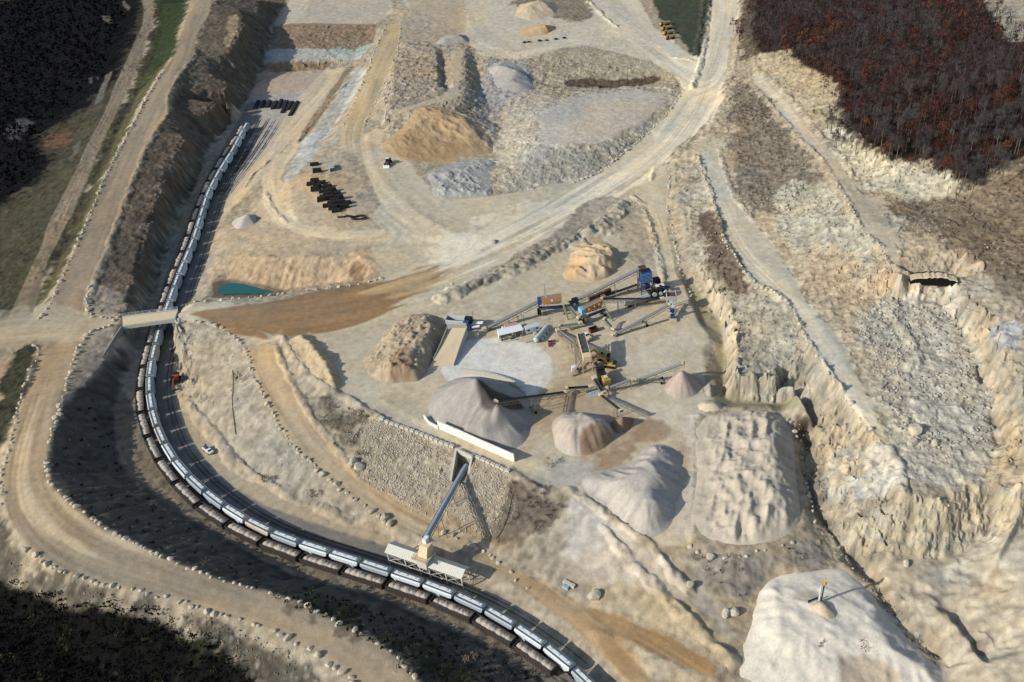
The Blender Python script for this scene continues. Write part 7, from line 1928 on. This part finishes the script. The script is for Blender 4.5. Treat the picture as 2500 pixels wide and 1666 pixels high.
for a, b in zip(FOREST_EDGE[1:-1], FOREST_EDGE[2:]):
    wa, wb = at(*a), at(*b)
    for _ in range(max(3, int(math.dist(wa[:2], wb[:2]) / 4))):
        u_ = re_.random()
        x, y = wa[0] + (wb[0] - wa[0]) * u_, wa[1] + (wb[1] - wa[1]) * u_
        dn_ = re_.random() ** 2 * 11
        L_ = math.dist(wa[:2], wb[:2]) + 1e-6
        tp_.append((x + (wb[1] - wa[1]) / L_ * dn_, y - (wb[0] - wa[0]) / L_ * dn_))
tp_.sort(key=lambda p: math.hypot(*p))
KW = {'rust': 'rust red leafy', 'maroon': 'dull maroon leafy', 'amber': 'amber orange leafy', 'twig': 'bare grey'}
rank = {}
rest = {k: MB() for k in ('rust', 'maroon', 'amber', 'twig')}
kinds = []
def clump_kind(x, y, r):
    v = float(vnoise(np.array([x]), np.array([y]), 26, 91)[0])
    w = float(vnoise(np.array([x]), np.array([y]), 60, 92)[0])
    q = r.random() + 0.35 * v
    if q > 0.95 and w > 0.0: return 5
    if q > 0.82: return r.choice((0, 6))
    if q > 0.5: return r.choice((1, 4))
    return r.choice((2, 3, 7))
rt = random.Random(3)
for n_, (x, y) in enumerate(tp_):
    ki = clump_kind(x, y, rt)
    kind, tm, cm = TREES[ki]
    z = float(zat(x, y))
    s = rt.uniform(.65, 1.15)
    a = rt.uniform(0, 6.28)
    if n_ < 290:
        zone = 'on the lower edge of the hillside wood' if n_ < 70 else 'in the lower half of the hillside wood' if n_ < 180 else 'in the middle of the hillside wood'
        o = thing('tree', '%s tree %s' % (KW[kind], zone), 'tree', (x, y, z), a, '%s trees %s' % (KW[kind], zone))
        o.scale = (s, s, s * rt.uniform(.9, 1.15))
        for nm, me in (('trunk', tm), ('crown', cm)):
            c_ = bpy.data.objects.new(nm, me)
            COL.objects.link(c_)
            c_.parent = o
    else:
        mb = rest[kind]
        T = Matrix.Translation((x, y, z)) @ Matrix.Rotation(a, 4, 'Z') @ Matrix.Scale(s, 4)
        rr2 = random.Random(n_)
        h, rad = 12, 3.2
        pts_ = crown_mb(rr2, h, rad, h * .32, 8, 9 if kind != 'twig' else 18, 0.55, kind == 'twig')
        pts_.cyl((0, 0, -0.5), (0, 0, 7), 0.16, 4, 0.08, False)
        mb.add([T @ Vector(v) for v in pts_.v], pts_.f)
fm = MB()
mi, ofs = [], 0
for k, kind in enumerate(rest):
    fm.add(rest[kind].v, rest[kind].f)
    mi += [k] * len(rest[kind].f)
me = bpy.data.meshes.new('wood')
me.from_pydata(fm.v, [], fm.f)
for kind in rest: me.materials.append(LM[kind])
me.polygons.foreach_set('material_index', mi)
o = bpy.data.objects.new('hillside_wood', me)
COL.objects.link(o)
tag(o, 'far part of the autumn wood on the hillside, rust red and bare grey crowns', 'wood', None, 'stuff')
def brush(name, label, P, dmin, n, h, rad, mats, seed, leaf=0.35, cat='brush', dens=None, nl=8, twig=False):
    ps = scatter(P, dmin, n, seed)
    fm_, mi_ = MB(), []
    r = random.Random(seed)
    for x, y in ps:
        if dens and r.random() > dens(x, y): continue
        s = r.uniform(.5, 1.2)
        cm_ = crown_mb(r, h * s, rad * s, 0.0, 4, nl, leaf, twig)
        z = float(zat(x, y))
        fm_.add([(v[0] + x, v[1] + y, v[2] + z) for v in cm_.v], cm_.f)
        mi_ += [r.randrange(len(mats))] * len(cm_.f)
    me_ = bpy.data.meshes.new(name)
    me_.from_pydata(fm_.v, [], fm_.f)
    for k_ in mats: me_.materials.append(LM[k_])
    me_.polygons.foreach_set('material_index', mi_)
    o_ = bpy.data.objects.new(name, me_)
    COL.objects.link(o_)
    return tag(o_, label, cat, None, 'stuff')
GP = lambda *pp: [G(*p) for p in pp]
brush('shade_painted_wood', 'wood with shade painted into near black crowns, filling the upper left valley', [at(*p) for p in ((-400,-130,2),(300,-130,20),(305,60,16),(270,150,14),(215,230,12),(140,290,9),(90,320,7),(110,400,8),(60,460,7),(-400,640,5))], 5.0, 16000, 9, 3.6, ['shade_wood'], 21, 0.7, 'wood')
brush('dark_brush', 'dark brush with shade painted into it on the lower left corner bank', [at(*p) for p in ((-260,1420,7),(0,1430,7),(90,1455,8),(200,1495,7),(270,1500,7),(330,1515,7),(400,1530,6.5),(470,1580,6),(560,1625,5.5),(640,1700,5),(400,1800,1),(-200,1800,1))], 2.6, 9000, 3.2, 2.2, ['dark', 'dark', 'shade_wood', 'dark', 'shade_wood', 'olive'], 22, 0.4)
brush('slope_brush', 'low dark brush on the shaded slope between the bottom road and the railway', GP((660,1462),(790,1512),(910,1570),(1000,1640),(1030,1660),(1330,1660),(1180,1600),(1020,1530),(880,1478),(760,1440)), 2.6, 6000, 1.6, 1.5, ['dark', 'olive', 'dark'], 23, 0.28)
brush('slope_brush', 'sparse dark brush on the shaded slope west of the railway bend', GP((130,1120),(150,1190),(215,1255),(320,1312),(410,1358),(540,1408),(640,1440),(620,1380),(500,1320),(400,1250),(320,1180),(285,1110),(270,1000),(200,960)), 4.2, 3000, 1.4, 1.3, ['dark', 'dry'], 24, 0.25)
for k, (P, lab) in enumerate([(((725,960),(800,975),(900,1015),(885,1060),(850,1095),(790,1040)), 'bare grey brush on the slope left of the gravel bank'), (((1250,1180),(1330,1185),(1385,1240),(1330,1290),(1255,1320),(1225,1260)), 'bare brown brush on the slope right of the tunnel'),
                             (((1790,200),(1830,210),(1900,310),(1960,400),(1960,480),(1850,500),(1795,400)), 'leafless brush on the slope under the upper right track'), (((1705,520),(1745,520),(1790,640),(1830,695),(1790,720),(1730,630)), 'dark brush patch on the cliff left of the ramp'),
                             (((2230,500),(2420,470),(2500,420),(2500,700),(2400,640),(2280,570)), 'brown brush at the foot of the hillside wood'), (((1690,1360),(1850,1355),(1960,1320),(2030,1370),(1880,1395),(1800,1460)), 'grey scrub between the rippled heap and the white mound')]):
    brush('dry_brush', lab, GP(*P), 2.4, 2500, 1.5, 1.2, ['dry', 'twig', 'olive'] if k in (0, 2, 5) else ['dry', 'maroon', 'twig'], 30 + k, 0.16, 'brush', (lambda x, y: 0.55 + 0.6 * float(vnoise(np.array([x]), np.array([y]), 12, 5)[0])), 10, k in (0, 1, 2))
for k, (x, y, s, km, lab) in enumerate([(587,928,2.0,'olive','green bush on the slope left of the descending road'), (2010,286,2.4,'olive','dark green shrub where the upper track meets the wood'), (1990,282,2.0,'olive','low green shrub left of the dark green shrub at the upper track'), (1112,1560,2.2,'olive','pale olive bush beside the open wagons'),
                                        (880,1110,1.8,'dry','brown bush above the pair of round boulders'), (1340,1135,1.6,'dry','brown bush beside the low end of the block row'), (1300,1240,2.2,'dry','tallest brown bush on the slope right of the tunnel'), (650,1175,1.6,'dry','brown bush below the boulders of the descending road'),
                                        (760,1215,1.9,'dry','brown bush near the foot of the descending road'), (2115,1585,1.8,'dry','dark dry bush on the white sand mound'), (2005,1580,1.3,'dry','small dry tuft on the left of the white sand mound'), (1880,250,1.6,'olive','green tuft beside the upper right track'), (1150,1620,2.0,'dry','dry bush on the dark bank near the wagons'), (545,1270,1.5,'dry','dry bush left of the open wagons')]):
    o = thing('bush', lab, 'bush', at(x, y, 9.0) if 'mound' in lab else G(x, y), k)
    r = random.Random(k + 300)
    crown_mb(r, 1.9 * s, 1.3 * s, 0.1, 9, 26, 0.2).build('foliage', LM[km], o)
    MB().cyl((0, 0, -0.3), (0.1, 0, 1.0 * s), 0.09, 6, 0.04).cyl((0, 0, 0), (0.5, 0.3, 0.9 * s), 0.06, 5, 0.02).build('stem', LM['bark'], o)
# water
def sheet(name, P, z, m_):
    o_ = MB().add([(p[0], p[1], z) for p in P], [tuple(range(len(P)))]).build(name, m_)
    o_['kind'] = 'structure'
    return o_
wm, N_, K_, b_ = node_mat('pond_water', 0.08)
b_.inputs['Base Color'].default_value = (0.012, 0.09, 0.078, 1)
b_.inputs['Specular IOR Level'].default_value = 0.5
tn = N_.new('ShaderNodeTexNoise')
tn.inputs['Scale'].default_value = 0.6
bp_ = N_.new('ShaderNodeBump')
bp_.inputs['Strength'].default_value = 0.05
K_.new(tn.outputs[0], bp_.inputs['Height'])
K_.new(bp_.outputs[0], b_.inputs['Normal'])
sheet('water', [at(*p, 2.1) for p in ((530,704),(560,690),(600,694),(630,702),(665,712),(660,722),(600,724),(530,724))], 2.1, wm)
for k, (pts, lab) in enumerate([([(1252,1208),(1246,1240),(1236,1275),(1222,1305),(1206,1322)], 'thin black hose running down the slope right of the tunnel'), ([(568,905),(570,940),(566,990),(572,1030),(576,1062)], 'thin dark hose crossing the slope left of the descending road')]):
    P2 = Path([G(*p) for p in pts])
    b_ = MB()
    prev = None
    for t in np.arange(0, P2.len, 1.5):
        x, y = P2.pt(t)
        v = Vector((x, y, float(zat(x, y)) + 0.25))
        if prev is not None: b_.cyl(prev, v, 0.11, 6, None, False)
        prev = v
    o = b_.build('hose', M['hose'])
    tag(o, lab, 'hose')

# ------------------------------------------------------------------ loose angular stones (uncountable) and the cave
def small_rock(seed):
    bm = bmesh.new()
    bmesh.ops.create_icosphere(bm, subdivisions=1, radius=1.0)
    r = random.Random(seed)
    for _ in range(6):
        n, d_ = Vector((r.gauss(0, 1), r.gauss(0, 1), r.gauss(0, 1))).normalized(), r.uniform(.45, .8)
        for v in bm.verts:
            e = v.co.dot(n) - d_
            if e > 0: v.co -= n * e
    V = np.array([tuple(v.co) for v in bm.verts], np.float32)
    F = np.array([[v.index for v in f.verts] for f in bm.faces], np.int64)
    bm.free()
    return V, F
SR = [small_rock(k) for k in range(8)]
SM_MATS = {'stone_pale': ground_material('stone_pale', 0.25, 0.4), }
def stones(name, label, P, n, s0, s1, col, seed, thr=-0.2, wl=14):
    r = np.random.RandomState(seed)
    Pn = np.array([p[:2] for p in P])
    x = r.uniform(Pn[:, 0].min(), Pn[:, 0].max(), n * 4)
    y = r.uniform(Pn[:, 1].min(), Pn[:, 1].max(), n * 4)
    m = np.zeros(len(x), bool)
    for k in range(len(Pn)):
        (ax_, ay_), (bx_, by_) = Pn[k], Pn[(k + 1) % len(Pn)]
        if ay_ == by_: continue
        m ^= ((ay_ > y) != (by_ > y)) & (x < (bx_ - ax_) * (y - ay_) / (by_ - ay_) + ax_)
    m &= fbm(x.astype(np.float32), y.astype(np.float32), wl, seed, 3) > thr
    x, y = x[m][:n], y[m][:n]
    z = zat(x, y)
    s = s0 + (s1 - s0) * r.rand(len(x)) ** 3
    VV, FF, CC, o_ = [], [], [], 0
    for i in range(len(x)):
        V, F = SR[r.randint(8)]
        a, b = r.uniform(0, 6.28), r.uniform(-.5, .5)
        ca, sa, cb, sb = math.cos(a), math.sin(a), math.cos(b), math.sin(b)
        Q = V * np.array([r.uniform(.8, 1.4), r.uniform(.6, 1.0), r.uniform(.45, .8)]) * s[i]
        Q = np.stack([Q[:, 0] * ca - Q[:, 1] * sa, Q[:, 0] * sa + Q[:, 1] * ca, Q[:, 2]], 1)
        Q = np.stack([Q[:, 0], Q[:, 1] * cb - Q[:, 2] * sb, Q[:, 1] * sb + Q[:, 2] * cb], 1)
        VV.append(Q + np.array([x[i], y[i], z[i] + 0.12 * s[i]]))
        FF.append(F + o_)
        o_ += len(V)
        CC.append(np.repeat((alb(*col) * r.uniform(.7, 1.2))[None], len(V), 0))
    VV, FF, CC = np.concatenate(VV).astype(np.float32), np.concatenate(FF), np.concatenate(CC)
    me_ = bpy.data.meshes.new(name)
    me_.vertices.add(len(VV))
    me_.vertices.foreach_set('co', VV.ravel())
    me_.loops.add(FF.size)
    me_.loops.foreach_set('vertex_index', FF.ravel().astype(np.int32))
    me_.polygons.add(len(FF))
    me_.polygons.foreach_set('loop_start', np.arange(0, FF.size, 3, dtype=np.int32))
    me_.update(calc_edges=True)
    c_ = me_.color_attributes.new('ground_colour', 'FLOAT_COLOR', 'POINT')
    c_.data.foreach_set('color', np.concatenate([CC, np.ones((len(CC), 1))], 1).astype(np.float32).ravel())
    me_.materials.append(SM_MATS['stone_pale'])
    ob = bpy.data.objects.new(name, me_)
    COL.objects.link(ob)
    return tag(ob, label, 'stones', None, 'stuff')
stones('riprap', 'dense pale riprap stones covering the slope left of the tunnel mouth', GP((905,1022),(1030,1064),(1098,1100),(1098,1170),(1065,1262),(985,1228),(880,1160),(885,1080)), 5200, .14, .48, (190,181,160), 1, -0.35)
stones('riprap', 'pale riprap stones on the slope right of the tunnel mouth', GP((1158,1120),(1240,1150),(1230,1250),(1195,1315),(1120,1295),(1140,1195)), 2400, .14, .48, (192,182,160), 2, -0.25)
stones('riprap', 'sparse pale stones around the margin of the gravel slope', GP((850,985),(930,1030),(1110,1100),(1250,1155),(1260,1260),(1200,1325),(1090,1290),(980,1235),(860,1160),(840,1080)), 1800, .12, .5, (184,174,154), 11, 0.0, 14)
stones('talus', 'grey broken talus blocks strewn over the quarry hollow floor', GP((2080,750),(2225,705),(2340,710),(2390,800),(2430,960),(2430,1100),(2300,1150),(2210,1080),(2140,930)), 1900, .15, 1.1, (172,166,150), 3, 0.0, 16)
stones('talus', 'pale talus blocks on the slope between the two right ramps', GP((1860,330),(1990,420),(2080,540),(2180,660),(2100,740),(2000,690),(1900,570),(1820,430)), 1100, .18, 1.0, (160,152,134), 4, 0.05, 20)
stones('talus', 'broken stones on the flanks of the grey mesa', GP((1215,240),(1310,220),(1320,350),(1480,360),(1600,300),(1650,250),(1640,270),(1520,378),(1457,428),(1390,445),(1265,468),(1215,460)), 1200, .2, .8, (160,155,142), 5, 0.0, 18)
stones('talus', 'pale rubble under the lower edge of the hillside wood', GP((1850,140),(1930,170),(2050,280),(2140,380),(2320,420),(2380,520),(2480,600),(2300,640),(2180,560),(2060,420),(1980,330)), 1100, .2, 1.0, (160,150,130), 6, 0.05, 18)
stones('talus', 'pale stones on the limestone block above the muddy ditch', GP((1690,420),(1760,560),(1850,690),(1960,780),(2010,920),(1990,1040),(1930,930),(1800,920),(1770,780),(1690,560)), 900, .18, .8, (164,156,138), 7, 0.05, 16)
stones('talus', 'loose stones below the lowest haul road', GP((0,1370),(110,1390),(250,1440),(420,1480),(600,1540),(760,1610),(700,1660),(520,1560),(370,1510),(220,1470),(0,1420)), 900, .15, .6, (134,124,106), 8, -0.1, 12)
stones('talus', 'stones scattered over the slope east of the railway', GP((440,790),(560,820),(620,930),(680,1050),(780,1170),(900,1255),(800,1235),(640,1150),(540,1050),(470,930)), 1000, .12, .45, (160,150,132), 9, 0.0, 12)
stones('talus', 'stones at the foot of the gully in the lower right', GP((1945,1010),(1975,1100),(2010,1230),(2080,1350),(2180,1470),(2300,1610),(2270,1600),(2140,1460),(2050,1360),(1985,1240),(1955,1120)), 900, .2, .9, (150,144,130), 10, -0.3, 8)
g0, g1 = Vector(G(2220,686)), Vector(G(2333,691))
cvp = (g0 + g1) / 2
cv_ = thing('cave_mouth', 'dark low cave slot under a rock overhang in the quarry hollow wall', 'cave', cvp[:])
n_ = 18
r = random.Random(9)
prof = []
for k in range(n_ + 1):
    t = k / n_
    c = g0.lerp(g1, t) - cvp
    prof.append((c + Vector((0, -1.6, 0.2)), (0.5 + 2.6 * math.sin(math.pi * (0.06 + 0.88 * t)) ** 0.7) * r.uniform(.85, 1.12), r.uniform(0, .7), r.uniform(0, .5)))
MB().loft([[tuple(c + Vector((0, 0, -1.2))), tuple(c + Vector((0, 0, hh))), tuple(c + Vector((0, 5, hh))), tuple(c + Vector((0, 5, -1.2)))] for c, hh, q, s_ in prof]).build('hollow_shade', mat('cave_shade', (10, 9, 9), 1.0, 0.1), cv_)  # solid block coloured near black for the shade inside the cave
MB().loft([[tuple(c + Vector((0, -0.3 - q, hh - .1 * s_))), tuple(c + Vector((0, 0.1 - q * .5, hh + 0.35 + .5 * s_))), tuple(c + Vector((0, 2.6, hh + 0.9))), tuple(c + Vector((0, 5, hh - 0.6)))] for c, hh, q, s_ in prof]).build('overhang', mat('cave_roof', (150, 140, 118), 0.95, 0.3, 1.5), cv_)
